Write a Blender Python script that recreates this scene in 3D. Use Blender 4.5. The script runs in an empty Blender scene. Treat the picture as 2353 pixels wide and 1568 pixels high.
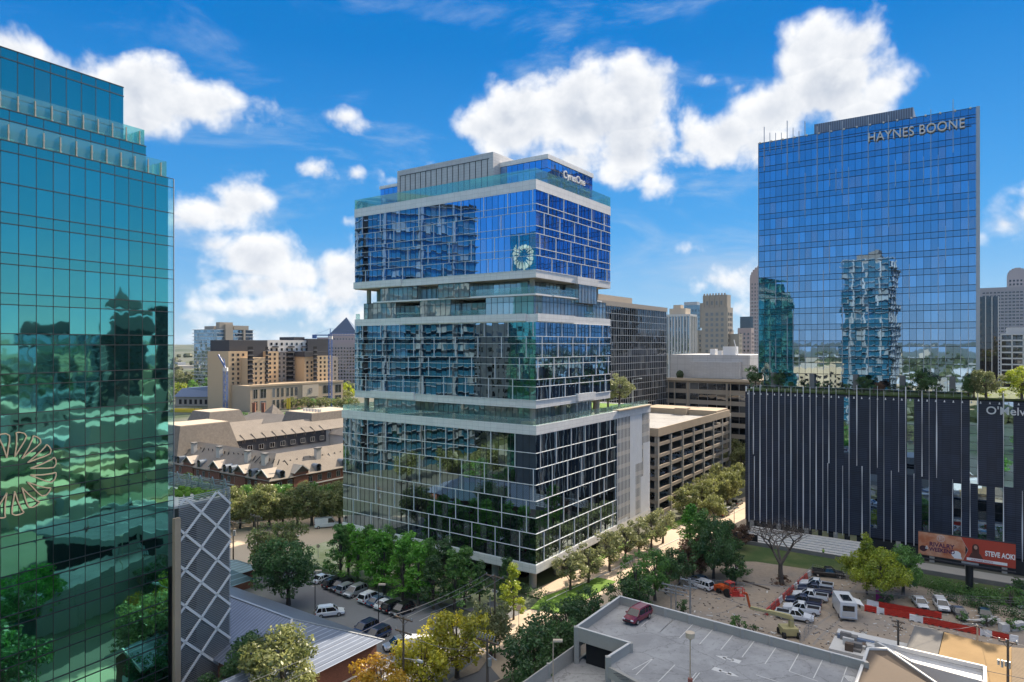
import bpy, math, random
from mathutils import Vector, Matrix
R = math.radians
rnd = random.Random(7)
scene = bpy.context.scene
COL = scene.collection

# ------------------------------------------------------------------ camera
F, CX, HOR = 1540.0, 1176.5, 793.0      # focal length, centre and horizon of the photo (2353 px wide)
CAMZ = 46.0
cam_d = bpy.data.cameras.new('camera')
cam = bpy.data.objects.new('camera', cam_d); COL.objects.link(cam)
cam.location = (0, 0, CAMZ); cam.rotation_euler = (R(90), 0, 0)
cam_d.sensor_width = 36; cam_d.lens = F * 36 / 2353
cam_d.shift_y = (HOR - 784) / 2353
cam_d.clip_end = 60000; cam_d.clip_start = 0.5
scene.camera = cam

# ------------------------------------------------------------------ sun, sky, exposure
SUN_AZ, SUN_EL = 41.5, 34.0             # degrees right of the view axis, degrees up
sun_d = bpy.data.lights.new('sun', 'SUN'); sun = bpy.data.objects.new('sun', sun_d); COL.objects.link(sun)
sun_d.energy = 2.8; sun_d.angle = R(0.5); sun_d.color = (1.0, 0.86, 0.68)
_sd = Vector((math.sin(R(SUN_AZ)) * math.cos(R(SUN_EL)), math.cos(R(SUN_AZ)) * math.cos(R(SUN_EL)), math.sin(R(SUN_EL))))
sun.rotation_euler = _sd.to_track_quat('Z', 'Y').to_euler()
scene.view_settings.view_transform = 'Standard'; scene.view_settings.look = 'None'
scene.view_settings.exposure = 1.8; scene.view_settings.gamma = 1; scene.view_settings.use_curve_mapping = False
scene.cycles.max_bounces = 6; scene.cycles.diffuse_bounces = 2; scene.cycles.glossy_bounces = 4
scene.cycles.transparent_max_bounces = 8; scene.cycles.transmission_bounces = 4
scene.cycles.sample_clamp_indirect = 6

world = bpy.data.worlds.new('World'); scene.world = world; world.use_nodes = True
class NT:
    """tiny node-tree writer"""
    def __init__(s, nt): s.nt = nt; s.n = nt.nodes; s.l = nt.links
    def new(s, t, **k):
        n = s.n.new(t)
        for a, b in k.items(): setattr(n, a, b)
        return n
    def put(s, sock, v):
        if isinstance(v, bpy.types.NodeSocket): s.l.new(v, sock)
        elif v is not None:
            if isinstance(v, tuple):
                n = len(sock.default_value); v = (v + (1.0,))[:n]
            sock.default_value = v
    def math(s, op, a, b=None, c=None, clamp=False):
        n = s.new('ShaderNodeMath', operation=op, use_clamp=clamp)
        for i, v in enumerate((a, b, c)):
            if v is not None: s.put(n.inputs[i], v)
        return n.outputs[0]
    def vmath(s, op, a, b=None, scale=None):
        n = s.new('ShaderNodeVectorMath', operation=op); s.put(n.inputs[0], a)
        if b is not None: s.put(n.inputs[1], b)
        if scale is not None: s.put(n.inputs['Scale'], scale)
        return n.outputs[0]
    def mix(s, f, a, b, blend='MIX'):
        n = s.new('ShaderNodeMix', data_type='RGBA', blend_type=blend)
        s.put(n.inputs[0], f); s.put(n.inputs[6], a); s.put(n.inputs[7], b); return n.outputs[2]
    def noise(s, vec, scale, detail=4, rough=0.5, dist=0.0):
        n = s.new('ShaderNodeTexNoise'); s.put(n.inputs['Vector'], vec); n.inputs['Scale'].default_value = scale
        n.inputs['Detail'].default_value = detail; n.inputs['Roughness'].default_value = rough; n.inputs['Distortion'].default_value = dist
        return n
    def ramp(s, f, stops):
        n = s.new('ShaderNodeValToRGB'); s.put(n.inputs[0], f); e = n.color_ramp.elements
        while len(e) < len(stops): e.new(0.5)
        for i, (p, c) in enumerate(stops): e[i].position = p; e[i].color = c if len(c) == 4 else (*c, 1)
        return n.outputs[0]
    def mapr(s, v, a, b, c=0.0, d=1.0, smooth=False):
        n = s.new('ShaderNodeMapRange'); n.interpolation_type = 'SMOOTHSTEP' if smooth else 'LINEAR'
        s.put(n.inputs[0], v)
        for i, x in enumerate((a, b, c, d)): s.put(n.inputs[i + 1], x)
        return n.outputs[0]

def build_world():
    t = NT(world.node_tree); t.n.clear()
    out = t.new('ShaderNodeOutputWorld'); bg = t.new('ShaderNodeBackground'); t.l.new(bg.outputs[0], out.inputs[0])
    sky = t.new('ShaderNodeTexSky', sky_type='NISHITA'); sky.sun_disc = False
    sky.sun_elevation = R(SUN_EL); sky.sun_rotation = R(SUN_AZ); sky.altitude = 0; sky.air_density = 1.0; sky.dust_density = 0.0; sky.ozone_density = 4.0
    hs = t.new('ShaderNodeHueSaturation'); hs.inputs['Saturation'].default_value = 1.35; hs.inputs['Hue'].default_value = 0.5
    lum = t.vmath('DOT_PRODUCT', sky.outputs[0], (0.3, 0.5, 0.2)); lum = lum.node.outputs['Value']
    soft = t.vmath('SCALE', sky.outputs[0], scale=t.math('DIVIDE', 1.25, t.math('ADD', 1.0, t.math('MULTIPLY', lum, 0.22))))
    t.l.new(soft, hs.inputs['Color'])
    col = hs.outputs[0]
    d = t.new('ShaderNodeTexCoord').outputs['Generated']
    sp = t.new('ShaderNodeSeparateXYZ'); t.l.new(d, sp.inputs[0]); x, y, z = sp.outputs
    az = t.math('ARCTAN2', x, y)
    el = t.math('ARCTAN2', z, t.math('SQRT', t.math('ADD', t.math('MULTIPLY', x, x), t.math('MULTIPLY', y, y))))
    # cumulus: soft ellipses around real directions, their edges torn by noise
    B = [(300,215,150,85),(200,185,90,50),(430,225,130,52),(520,232,70,25),(330,280,80,40),(30,110,90,28),
         (500,490,130,40),(560,465,95,48),(430,500,70,34),
         (600,590,150,52),(700,625,110,55),(560,700,110,24),(700,690,140,42),(780,640,70,95),(780,730,80,40),(500,565,60,28),(600,660,140,34),(420,730,40,10),
         (1330,265,150,125),(1200,275,105,82),(1440,240,95,95),(1440,345,120,80),(1320,370,130,60),(1120,290,60,36),(1500,420,44,30),(1530,360,60,24),
         (1860,125,110,68),(1950,110,65,50),(1900,200,130,85),(1790,255,140,75),(1660,315,110,66),(2030,205,80,52),(1760,320,120,50),(1700,200,40,18),(1640,188,18,10),(1960,260,120,45),
         (1655,642,84,36),(1620,655,60,22),(1690,712,26,16),
         (2310,515,90,62),(2350,490,50,50),(2260,545,60,36),(2300,610,50,18),
         (905,412,26,18),(985,375,24,10),(725,390,24,12),(835,290,20,10),(790,270,24,14),(1610,575,30,12),(820,400,12,8),(800,508,18,10),
         (570,775,110,7),(640,770,90,8),(690,745,14,10),(880,400,14,20)]
    # deep blue towards the zenith, pale at the horizon, laid over the physical sky
    grad = t.ramp(z, [(0.0, (0.46, 0.70, 0.94)), (0.05, (0.28, 0.58, 0.95)), (0.16, (0.07, 0.40, 0.90)), (0.40, (0.0, 0.21, 0.68)), (1.0, (0.0, 0.12, 0.45))])
    col = t.mix(0.88, col, t.vmath('SCALE', grad, scale=2.4))
    best = None; vs = None
    def puff(v):
        a = t.noise(v, 8.0, 5, 0.60, 0.2).outputs['Fac']
        vo = t.new('ShaderNodeTexVoronoi'); vo.feature = 'F1'; vo.inputs['Scale'].default_value = 26.0
        warp = t.vmath('ADD', v, t.vmath('SCALE', t.vmath('SUBTRACT', t.noise(v, 22.0, 3, .6).outputs['Color'], (.5, .5, .5)), scale=0.035))
        t.put(vo.inputs['Vector'], warp)
        b = t.noise(v, 45.0, 5, 0.65, 0.0).outputs['Fac']
        return t.math('ADD', t.math('ADD', a, t.math('MULTIPLY', t.math('SUBTRACT', 0.42, vo.outputs['Distance']), 0.17)), t.math('MULTIPLY', t.math('SUBTRACT', b, 0.5), 0.13))
    fb = puff(d); fb2 = puff(t.vmath('ADD', d, (0.008, 0.0, 0.016)))
    for (px, py, rx, ry) in B:
        a0 = math.atan((px - CX) / F); c0 = math.cos(a0)
        e0 = math.atan((HOR - py) / (F / c0)); ra = rx / F * c0 * c0; re = ry / F * c0
        u = t.math('DIVIDE', t.math('SUBTRACT', az, a0), ra * 1.12); v = t.math('DIVIDE', t.math('SUBTRACT', el, e0), re * 1.12)
        q = t.math('SUBTRACT', 1.0, t.math('SQRT', t.math('ADD', t.math('MULTIPLY', u, u), t.math('MULTIPLY', v, v))))
        q = t.math('MULTIPLY', q, min(1.0, (min(ra, re) / 0.055) ** 0.75)) if min(ra, re) < 0.055 else q
        gt = None if best is None else t.math('GREATER_THAN', q, best)
        vs = v if vs is None else t.math('ADD', vs, t.math('MULTIPLY', gt, t.math('SUBTRACT', v, vs)))
        best = q if best is None else t.math('SMOOTH_MAX', best, q, 0.12)
    dens = t.math('ADD', best, t.math('MULTIPLY', t.math('SUBTRACT', fb, 0.515), 2.1))
    alpha = t.mapr(dens, -0.12, 0.42, 0, 1, True)
    lit = t.math('ADD', 0.76, t.math('ADD', t.math('MULTIPLY', t.math('SUBTRACT', fb, fb2), 1.5), t.math('MULTIPLY', vs, 0.08)))
    core = t.mapr(dens, 0.2, 0.85, 0.0, 0.30)
    lit = t.math('SUBTRACT', lit, core, clamp=True)
    cc = t.ramp(lit, [(0.0, (1.3, 1.55, 1.9)), (0.35, (1.9, 2.05, 2.3)), (0.85, (3.0, 3.03, 3.06))])
    # thin high cloud
    s2 = t.new('ShaderNodeMapping'); t.l.new(d, s2.inputs[0]); s2.inputs['Rotation'].default_value = (0.0, R(-28), 0.1); s2.inputs['Scale'].default_value = (1.0, 1.0, 3.4)
    w = t.noise(s2.outputs[0], 3.2, 7, 0.62, 0.6).outputs['Fac']
    wisp = t.math('MULTIPLY', t.mapr(w, 0.48, 0.74, 0, 0.6, True), t.mapr(z, 0.0, 0.1, 0.3, 1.0))
    front = t.mapr(y, 0.1, 0.5, 0, 1)
    col = t.mix(t.math('MULTIPLY', wisp, front), col, (1.5, 1.9, 2.4, 1))
    # thin pale band that the moist air draws along the horizon
    hz = t.math('POWER', t.math('SUBTRACT', 1.0, t.math('ABSOLUTE', z), clamp=True), 14.0)
    col = t.mix(t.math('MULTIPLY', hz, 0.25), col, (1.2, 1.9, 2.6, 1))
    col = t.mix(t.math('MULTIPLY', alpha, front), col, cc)
    # unseen white cloud bank overhead, added to brighten the shade with neutral light
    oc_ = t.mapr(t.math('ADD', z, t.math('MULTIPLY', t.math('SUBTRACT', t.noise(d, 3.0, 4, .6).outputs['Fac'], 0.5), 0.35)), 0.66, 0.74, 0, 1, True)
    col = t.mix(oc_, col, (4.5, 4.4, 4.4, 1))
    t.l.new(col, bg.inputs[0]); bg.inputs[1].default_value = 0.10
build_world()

# ------------------------------------------------------------------ geometry helpers
def G(px, py, z=0.0):
    """point at height z that the photo shows at (px, py)"""
    Y = F * (CAMZ - z) / (py - HOR)
    return Vector(((px - CX) / F * Y, Y, z))
def D(px, py, Y):
    return Vector(((px - CX) / F * Y, Y, CAMZ - (py - HOR) / F * Y))

class MB:
    def __init__(s): s.v = []; s.f = []; s.m = []; s.c = []
    def poly(s, pts, mi=0, col=None):
        b = len(s.v); s.v += [tuple(p) for p in pts]; s.f.append(tuple(range(b, b + len(pts)))); s.m.append(mi); s.c.append(col or (1, 1, 1))
    def faces(s, vs, fs, mi=0, col=None):
        b = len(s.v); s.v += [tuple(p) for p in vs]
        for f in fs: s.f.append(tuple(b + i for i in f)); s.m.append(mi); s.c.append(col or (1, 1, 1))
    def hexa(s, p, mi=0, col=None):
        """8 points: bottom 4 ccw, top 4 ccw"""
        s.faces(p, [(3, 2, 1, 0), (4, 5, 6, 7), (0, 1, 5, 4), (1, 2, 6, 5), (2, 3, 7, 6), (3, 0, 4, 7)], mi, col)
    def box(s, x0, x1, y0, y1, z0, z1, mi=0, col=None):
        if x0 > x1: x0, x1 = x1, x0
        if y0 > y1: y0, y1 = y1, y0
        if z0 > z1: z0, z1 = z1, z0
        s.hexa([(x0, y0, z0), (x1, y0, z0), (x1, y1, z0), (x0, y1, z0), (x0, y0, z1), (x1, y0, z1), (x1, y1, z1), (x0, y1, z1)], mi, col)
    def prism(s, poly, z0, z1, mi=0, ztop=None):
        n = len(poly); vs = [(p[0], p[1], z0) for p in poly] + [(p[0], p[1], z1 if ztop is None else ztop[i]) for i, p in enumerate(poly)]
        s.faces(vs, [tuple(range(n - 1, -1, -1)), tuple(range(n, 2 * n))] + [(i, (i + 1) % n, n + (i + 1) % n, n + i) for i in range(n)], mi)
    def cyl(s, p0, p1, r0, r1=None, n=8, mi=0, caps=True):
        r1 = r0 if r1 is None else r1
        p0 = Vector(p0); p1 = Vector(p1); d = (p1 - p0)
        if d.length < 1e-6: return
        d.normalize(); a = d.orthogonal().normalized(); b = d.cross(a)
        vs = []
        for (p, r) in ((p0, r0), (p1, r1)):
            for i in range(n):
                t = 2 * math.pi * i / n; vs.append(p + (a * math.cos(t) + b * math.sin(t)) * r)
        fs = [(i, (i + 1) % n, n + (i + 1) % n, n + i) for i in range(n)]
        if caps: fs += [tuple(range(n - 1, -1, -1)), tuple(range(n, 2 * n))]
        s.faces(vs, fs, mi)
    def beam(s, p0, p1, w, h=None, mi=0, up=(0, 0, 1)):
        h = h or w; p0 = Vector(p0); p1 = Vector(p1); d = (p1 - p0).normalized(); u = Vector(up)
        if abs(d.dot(u)) > 0.98: u = Vector((1, 0, 0))
        a = d.cross(u).normalized() * w / 2; b = a.cross(d).normalized() * h / 2
        s.hexa([p0 - a - b, p0 + a - b, p1 + a - b, p1 - a - b, p0 - a + b, p0 + a + b, p1 + a + b, p1 - a + b], mi)
    def blob(s, c, r, n=6, mi=0, sz=1.0, col=None):
        vs = [(c[0], c[1], c[2] - r * sz)]; fs = []
        for j in range(1, 4):
            ph = math.pi * j / 4
            for i in range(n):
                t = 2 * math.pi * i / n; k = rnd.uniform(.85, 1.15)
                vs.append((c[0] + r * k * math.sin(ph) * math.cos(t), c[1] + r * k * math.sin(ph) * math.sin(t), c[2] - r * sz * math.cos(ph) * k))
        vs.append((c[0], c[1], c[2] + r * sz)); L = len(vs) - 1
        for i in range(n):
            k = (i + 1) % n; fs.append((0, 1 + k, 1 + i)); fs.append((L, 1 + 2 * n + i, 1 + 2 * n + k))
            for j in range(2): fs.append((1 + j * n + i, 1 + j * n + k, 1 + (j + 1) * n + k, 1 + (j + 1) * n + i))
        s.faces(vs, fs, mi, col)
    def mesh(s, name, mats, smooth=False, pane=False):
        me = bpy.data.meshes.new(name); me.from_pydata(s.v, [], s.f)
        for m in (mats if isinstance(mats, (list, tuple)) else [mats]): me.materials.append(m)
        me.polygons.foreach_set('material_index', s.m)
        if smooth: me.polygons.foreach_set('use_smooth', [True] * len(s.f))
        if pane:
            a = me.color_attributes.new('pane', 'FLOAT_COLOR', 'CORNER'); arr = []
            for f, c in zip(s.f, s.c): arr += [c[0], c[1], c[2], 1.0] * len(f)
            a.data.foreach_set('color', arr)
        me.update(); return me
    def build(s, name, mats, parent=None, smooth=False, pane=False, loc=None, rz=0.0):
        if not s.f: return None
        o = bpy.data.objects.new(name, s.mesh(name, mats, smooth, pane)); COL.objects.link(o)
        if parent is not None: o.parent = parent
        if loc is not None: o.location = loc
        o.rotation_euler = (0, 0, rz); return o

def tag(o, label=None, cat=None, group=None, kind=None):
    if label: o['label'] = label
    if cat: o['category'] = cat
    if group: o['group'] = group
    if kind: o['kind'] = kind
    return o
def thing(name, label, cat, loc=(0, 0, 0), rz=0.0, group=None):
    o = bpy.data.objects.new(name, None); COL.objects.link(o); o.location = loc; o.rotation_euler = (0, 0, rz)
    o.empty_display_size = 0.5
    return tag(o, label, cat, group)
def copy_tree(o, parent=None):
    c = o.copy(); COL.objects.link(c)
    if parent is not None: c.parent = parent
    for ch in KIDS(o): copy_tree(ch, c)
    return c
def KIDS(o): return [c for c in COL.objects if c.parent is o] if o.name not in KCACHE else KCACHE[o.name]
KCACHE = {}
def freeze(o):
    """remember a prototype's children so copying stays quick"""
    ks = [c for c in COL.objects if c.parent is o]; KCACHE[o.name] = ks
    for k in ks: freeze(k)
    return o

# ------------------------------------------------------------------ materials
def basemat(name):
    m = bpy.data.materials.new(name); m.use_nodes = True; t = NT(m.node_tree); b = m.node_tree.nodes['Principled BSDF']; return m, t, b
def mat(name, col, rough=0.7, metal=0.0, var=0.12, scale=0.6, var2=0.08, scale2=6.0, bump=0.0, bscale=20.0, spec=0.5, col2=None, thr=(0.45, 0.6)):
    m, t, b = basemat(name)
    oc = t.new('ShaderNodeTexCoord').outputs['Object']
    n1 = t.noise(oc, scale, 5, 0.6).outputs['Fac']; n2 = t.noise(oc, scale2, 4, 0.6).outputs['Fac']
    k = t.math('ADD', 1.0, t.math('ADD', t.math('MULTIPLY', t.math('SUBTRACT', n1, 0.5), 2 * var), t.math('MULTIPLY', t.math('SUBTRACT', n2, 0.5), 2 * var2)))
    c = (*col, 1)
    if col2: c = t.mix(t.mapr(n1, thr[0], thr[1]), (*col, 1), (*col2, 1))
    c = t.vmath('SCALE', c, scale=k)
    t.put(b.inputs['Base Color'], c); b.inputs['Roughness'].default_value = rough; b.inputs['Metallic'].default_value = metal
    b.inputs['Specular IOR Level'].default_value = spec
    if bump:
        bn = t.new('ShaderNodeBump'); bn.inputs['Strength'].default_value = bump; bn.inputs['Distance'].default_value = 0.05
        t.put(bn.inputs['Height'], t.noise(oc, bscale, 4, 0.6).outputs['Fac']); t.put(b.inputs['Normal'], bn.outputs[0])
    return m
def panelmat(name, col, w, h, gap=0.025, rough=0.5, metal=0.0, var=0.08, dark=0.55):
    """metal or stone cladding in panels w x h (joints as thin dark lines), on upright faces"""
    m, t, b = basemat(name)
    oc = t.new('ShaderNodeTexCoord').outputs['Object']; sp = t.new('ShaderNodeSeparateXYZ'); t.l.new(oc, sp.inputs[0])
    x, y, z = sp.outputs; s = t.math('ADD', x, y)
    def line(v, p):
        f = t.math('FRACT', t.math('DIVIDE', v, p)); return t.math('LESS_THAN', f, gap / p)
    ln = t.math('MAXIMUM', line(s, w), line(z, h))
    cell = t.new('ShaderNodeCombineXYZ'); t.put(cell.inputs[0], t.math('FLOOR', t.math('DIVIDE', s, w))); t.put(cell.inputs[1], t.math('FLOOR', t.math('DIVIDE', z, h)))
    wn = t.new('ShaderNodeTexWhiteNoise'); t.l.new(cell.outputs[0], wn.inputs['Vector'])
    n = t.noise(oc, 0.35, 5, 0.6).outputs['Fac']
    k = t.math('ADD', 1 - var / 2, t.math('ADD', t.math('MULTIPLY', wn.outputs['Value'], var), t.math('MULTIPLY', t.math('SUBTRACT', n, 0.5), 0.25)))
    c = t.vmath('SCALE', (*col, 1), scale=k)
    c = t.mix(ln, c, tuple(v * dark for v in col) + (1,))
    t.put(b.inputs['Base Color'], c); b.inputs['Roughness'].default_value = rough; b.inputs['Metallic'].default_value = metal
    return m
def glass(name, tint, tilt=0.006, wave=0.012, wscale=0.55, rough=0.015, inner=(0.02, 0.03, 0.04), refl=0.85, vary=0.18, blinds=0.16):
    """coated facade glass: tinted mirror over a dark room; each pane hangs a little out of plane and is slightly bowed"""
    m, t, b = basemat(name); t.n.remove(b); out = t.n['Material Output']
    at = t.new('ShaderNodeAttribute'); at.attribute_name = 'pane'
    geo = t.new('ShaderNodeNewGeometry'); oc = t.new('ShaderNodeTexCoord').outputs['Object']
    shift = t.vmath('ADD', oc, t.vmath('SCALE', at.outputs['Color'], scale=17.0))
    nz = t.noise(shift, wscale, 1.5, 0.5).outputs['Color']
    n = t.vmath('ADD', geo.outputs['Normal'], t.vmath('SCALE', t.vmath('SUBTRACT', at.outputs['Color'], (0.5, 0.5, 0.5)), scale=2 * tilt))
    n = t.vmath('ADD', n, t.vmath('SCALE', t.vmath('SUBTRACT', nz, (0.5, 0.5, 0.5)), scale=2 * wave))
    n = t.vmath('NORMALIZE', n)
    sep = t.new('ShaderNodeSeparateXYZ'); t.l.new(at.outputs['Color'], sep.inputs[0])
    k = t.math('ADD', 1 - vary, t.math('MULTIPLY', sep.outputs[2], vary))
    g = t.new('ShaderNodeBsdfGlossy'); g.inputs['Roughness'].default_value = rough
    t.put(g.inputs['Color'], t.vmath('SCALE', (*tint, 1), scale=k)); t.put(g.inputs['Normal'], n)
    df = t.new('ShaderNodeBsdfDiffuse'); df.inputs['Color'].default_value = (*inner, 1)
    lw = t.new('ShaderNodeFresnel'); lw.inputs['IOR'].default_value = 1.5; t.put(lw.inputs['Normal'], n)
    blind = t.math('MULTIPLY', t.math('GREATER_THAN', sep.outputs[0], 0.86), blinds)
    t.put(df.inputs['Color'], t.mix(t.math('MULTIPLY', blind, 5.0), (*inner, 1), (0.34, 0.35, 0.34, 1)))
    fac = t.math('SUBTRACT', t.math('ADD', refl, t.math('MULTIPLY', lw.outputs[0], 1 - refl), clamp=True), blind)
    mx = t.new('ShaderNodeMixShader'); t.put(mx.inputs[0], fac); t.l.new(df.outputs[0], mx.inputs[1]); t.l.new(g.outputs[0], mx.inputs[2])
    t.l.new(mx.outputs[0], out.inputs[0]); return m
def clearglass(name, tint, refl=0.12, solid=0.25):
    m, t, b = basemat(name); t.n.remove(b); out = t.n['Material Output']
    tr = t.new('ShaderNodeBsdfTransparent'); tr.inputs[0].default_value = (*tint, 1)
    g = t.new('ShaderNodeBsdfGlossy'); g.inputs['Roughness'].default_value = 0.02; g.inputs['Color'].default_value = (.9, 1, 1, 1)
    df = t.new('ShaderNodeBsdfDiffuse'); df.inputs['Color'].default_value = (tint[0], tint[1], tint[2], 1)
    fr = t.new('ShaderNodeFresnel'); fr.inputs['IOR'].default_value = 1.5
    m1 = t.new('ShaderNodeMixShader'); m1.inputs[0].default_value = solid; t.l.new(tr.outputs[0], m1.inputs[1]); t.l.new(df.outputs[0], m1.inputs[2])
    m2 = t.new('ShaderNodeMixShader'); t.put(m2.inputs[0], t.math('ADD', refl, t.math('MULTIPLY', fr.outputs[0], 0.5), clamp=True)); t.l.new(m1.outputs[0], m2.inputs[1]); t.l.new(g.outputs[0], m2.inputs[2])
    t.l.new(m2.outputs[0], out.inputs[0]); return m
def leafmat(name, c1, c2, trans=0.48):
    m, t, b = basemat(name); t.n.remove(b); out = t.n['Material Output']
    at = t.new('ShaderNodeAttribute'); at.attribute_name = 'pane'; sep = t.new('ShaderNodeSeparateXYZ'); t.l.new(at.outputs['Color'], sep.inputs[0])
    oi = t.new('ShaderNodeObjectInfo')
    f = t.math('ADD', t.math('MULTIPLY', sep.outputs[0], 0.75), t.math('MULTIPLY', oi.outputs['Random'], 0.3), clamp=True)
    c = t.mix(f, (*c1, 1), (*c2, 1)); c = t.vmath('SCALE', c, scale=t.math('ADD', 0.7, t.math('MULTIPLY', sep.outputs[1], 0.6)))
    d = t.new('ShaderNodeBsdfDiffuse'); t.put(d.inputs[0], c); tl = t.new('ShaderNodeBsdfTranslucent'); t.put(tl.inputs[0], c)
    mx = t.new('ShaderNodeMixShader'); mx.inputs[0].default_value = trans; t.l.new(d.outputs[0], mx.inputs[1]); t.l.new(tl.outputs[0], mx.inputs[2])
    gl = t.new('ShaderNodeBsdfGlossy'); gl.inputs['Roughness'].default_value = 0.45; gl.inputs[0].default_value = (1, 1, 1, 1)
    m2 = t.new('ShaderNodeMixShader'); m2.inputs[0].default_value = 0.035; t.l.new(mx.outputs[0], m2.inputs[1]); t.l.new(gl.outputs[0], m2.inputs[2])
    t.l.new(m2.outputs[0], out.inputs[0]); return m
def stripemat(name, c1, c2, pitch, duty, axis=0, rough=0.5, metal=0.0, seam=None):
    """ribbed or slatted surface: fine stripes along one object axis"""
    m, t, b = basemat(name)
    oc = t.new('ShaderNodeTexCoord').outputs['Object']; sp = t.new('ShaderNodeSeparateXYZ'); t.l.new(oc, sp.inputs[0])
    v = sp.outputs[axis] if axis < 3 else t.math('ADD', sp.outputs[0], sp.outputs[1])
    f = t.math('LESS_THAN', t.math('FRACT', t.math('DIVIDE', v, pitch)), duty)
    n = t.noise(oc, 0.5, 5, 0.6).outputs['Fac']
    c = t.mix(f, (*c1, 1), (*c2, 1)); c = t.vmath('SCALE', c, scale=t.math('ADD', 0.8, t.math('MULTIPLY', n, 0.4)))
    if seam:      # panels differ a little in tone, with dark seams between them
        a_ = t.math('ADD', sp.outputs[0], sp.outputs[1]); z_ = sp.outputs[2]; cell = t.new('ShaderNodeCombineXYZ')
        t.put(cell.inputs[0], t.math('FLOOR', t.math('DIVIDE', a_, seam[0]))); t.put(cell.inputs[1], t.math('FLOOR', t.math('DIVIDE', z_, seam[1])))
        wn = t.new('ShaderNodeTexWhiteNoise'); t.l.new(cell.outputs[0], wn.inputs['Vector'])
        ln = t.math('MAXIMUM', t.math('LESS_THAN', t.math('FRACT', t.math('DIVIDE', a_, seam[0])), .03 / seam[0] * 2), t.math('LESS_THAN', t.math('FRACT', t.math('DIVIDE', z_, seam[1])), .07 / seam[1]))
        st = t.new('ShaderNodeMapping'); t.l.new(oc, st.inputs[0]); st.inputs['Scale'].default_value = (1.3, 1.3, .08)
        c = t.vmath('SCALE', c, scale=t.math('ADD', .55, t.math('ADD', t.math('MULTIPLY', wn.outputs['Value'], .45), t.math('MULTIPLY', t.noise(st.outputs[0], 1.0, 5, .7).outputs['Fac'], .8))))
        c = t.mix(t.math('MULTIPLY', ln, .6), c, (.004, .005, .008, 1))
    t.put(b.inputs['Base Color'], c); b.inputs['Roughness'].default_value = rough; b.inputs['Metallic'].default_value = metal
    if rough > .9: b.inputs['Specular IOR Level'].default_value = .08
    return m

M = {}
M['fascia'] = panelmat('fascia_panels', (0.74, 0.73, 0.71), 1.5, 0.75, 0.03, 0.45)
M['mech'] = panelmat('penthouse_panels', (0.50, 0.50, 0.50), 1.2, 0.6, 0.03, 0.5)
M['white'] = mat('white_paint', (0.80, 0.79, 0.77), 0.5, var=0.05, var2=0.04)
M['offwhite'] = mat('off_white', (0.62, 0.60, 0.56), 0.6, var=0.1)
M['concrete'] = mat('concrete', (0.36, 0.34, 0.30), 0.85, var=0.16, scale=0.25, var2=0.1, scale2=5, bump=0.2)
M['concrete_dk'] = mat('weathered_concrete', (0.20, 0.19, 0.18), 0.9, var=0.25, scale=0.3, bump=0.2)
M['tan_concrete'] = mat('tan_concrete', (0.42, 0.335, 0.24), 0.85, var=0.18, scale=0.3)
M['road'] = mat('concrete_road', (0.52, 0.41, 0.30), 0.85, var=0.10, scale=0.12, var2=0.07, scale2=2.5)
M['asphalt'] = mat('asphalt', (0.17, 0.17, 0.175), 0.85, var=0.3, scale=0.1, var2=0.12, scale2=3)
M['deck'] = None
def deckmat():
    m, t, b = basemat('deck_concrete'); oc = t.new('ShaderNodeTexCoord').outputs['Object']
    n1 = t.noise(oc, 0.22, 7, 0.68, .6).outputs['Fac']; n2 = t.noise(oc, 1.7, 6, 0.7).outputs['Fac']; n3 = t.noise(oc, 9.0, 3, 0.6).outputs['Fac']
    c = t.mix(t.mapr(n1, .38, .64), (0.27, 0.265, 0.26, 1), (0.37, 0.365, 0.355, 1))
    c = t.mix(t.mapr(n2, .56, .70, 0, .7), c, (0.14, 0.135, 0.13, 1))          # oil and tyre grime
    c = t.mix(t.mapr(n2, .24, .36, .35, 0), c, (0.47, 0.45, 0.42, 1))
    vo = t.new('ShaderNodeTexVoronoi'); vo.feature = 'DISTANCE_TO_EDGE'; vo.inputs['Scale'].default_value = .16
    t.put(vo.inputs['Vector'], t.vmath('ADD', oc, t.vmath('SCALE', t.noise(oc, .8, 4, .6).outputs['Color'], scale=1.2)))
    c = t.mix(t.mapr(vo.outputs['Distance'], .0, .012, .6, 0), c, (0.12, 0.115, 0.11, 1))   # sealed cracks
    c = t.vmath('SCALE', c, scale=t.math('ADD', .88, t.math('MULTIPLY', n3, .24)))
    t.put(b.inputs['Base Color'], c); b.inputs['Roughness'].default_value = .85; return m
M['deck'] = deckmat()
M['gravel'] = mat('gravel_dirt', (0.37, 0.295, 0.22), 0.95, var=0.4, scale=0.11, var2=0.3, scale2=1.3, bump=0.4, bscale=12, col2=(0.25, 0.215, 0.18), thr=(.4, .65))
M['grass'] = mat('grass', (0.055, 0.10, 0.025), 0.95, var=0.4, scale=0.2, var2=0.3, scale2=3, bump=0.4, col2=(0.10, 0.115, 0.04), thr=(.4, .7))
M['lawn'] = mat('lawn_grass', (0.34, 0.38, 0.17), 0.95, var=0.4, scale=0.25, var2=0.2, scale2=3, bump=0.3, col2=(0.48, 0.46, 0.32), thr=(.4, .65))
M['brightgrass'] = mat('bright_grass', (0.11, 0.21, 0.02), 0.95, var=0.2, scale=0.5, var2=0.2, bump=0.3)
M['city'] = mat('city_ground', (0.14, 0.14, 0.11), 0.95, var=0.5, scale=0.012, var2=0.35, scale2=0.09, col2=(0.05, 0.075, 0.03), thr=(.42, .58))
M['steel'] = mat('galvanised_steel', (0.42, 0.43, 0.44), 0.45, 0.6)
M['dark'] = mat('dark_metal', (0.03, 0.032, 0.036), 0.5, 0.3)
M['black'] = mat('black_void', (0.008, 0.008, 0.010), 0.9)
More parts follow.
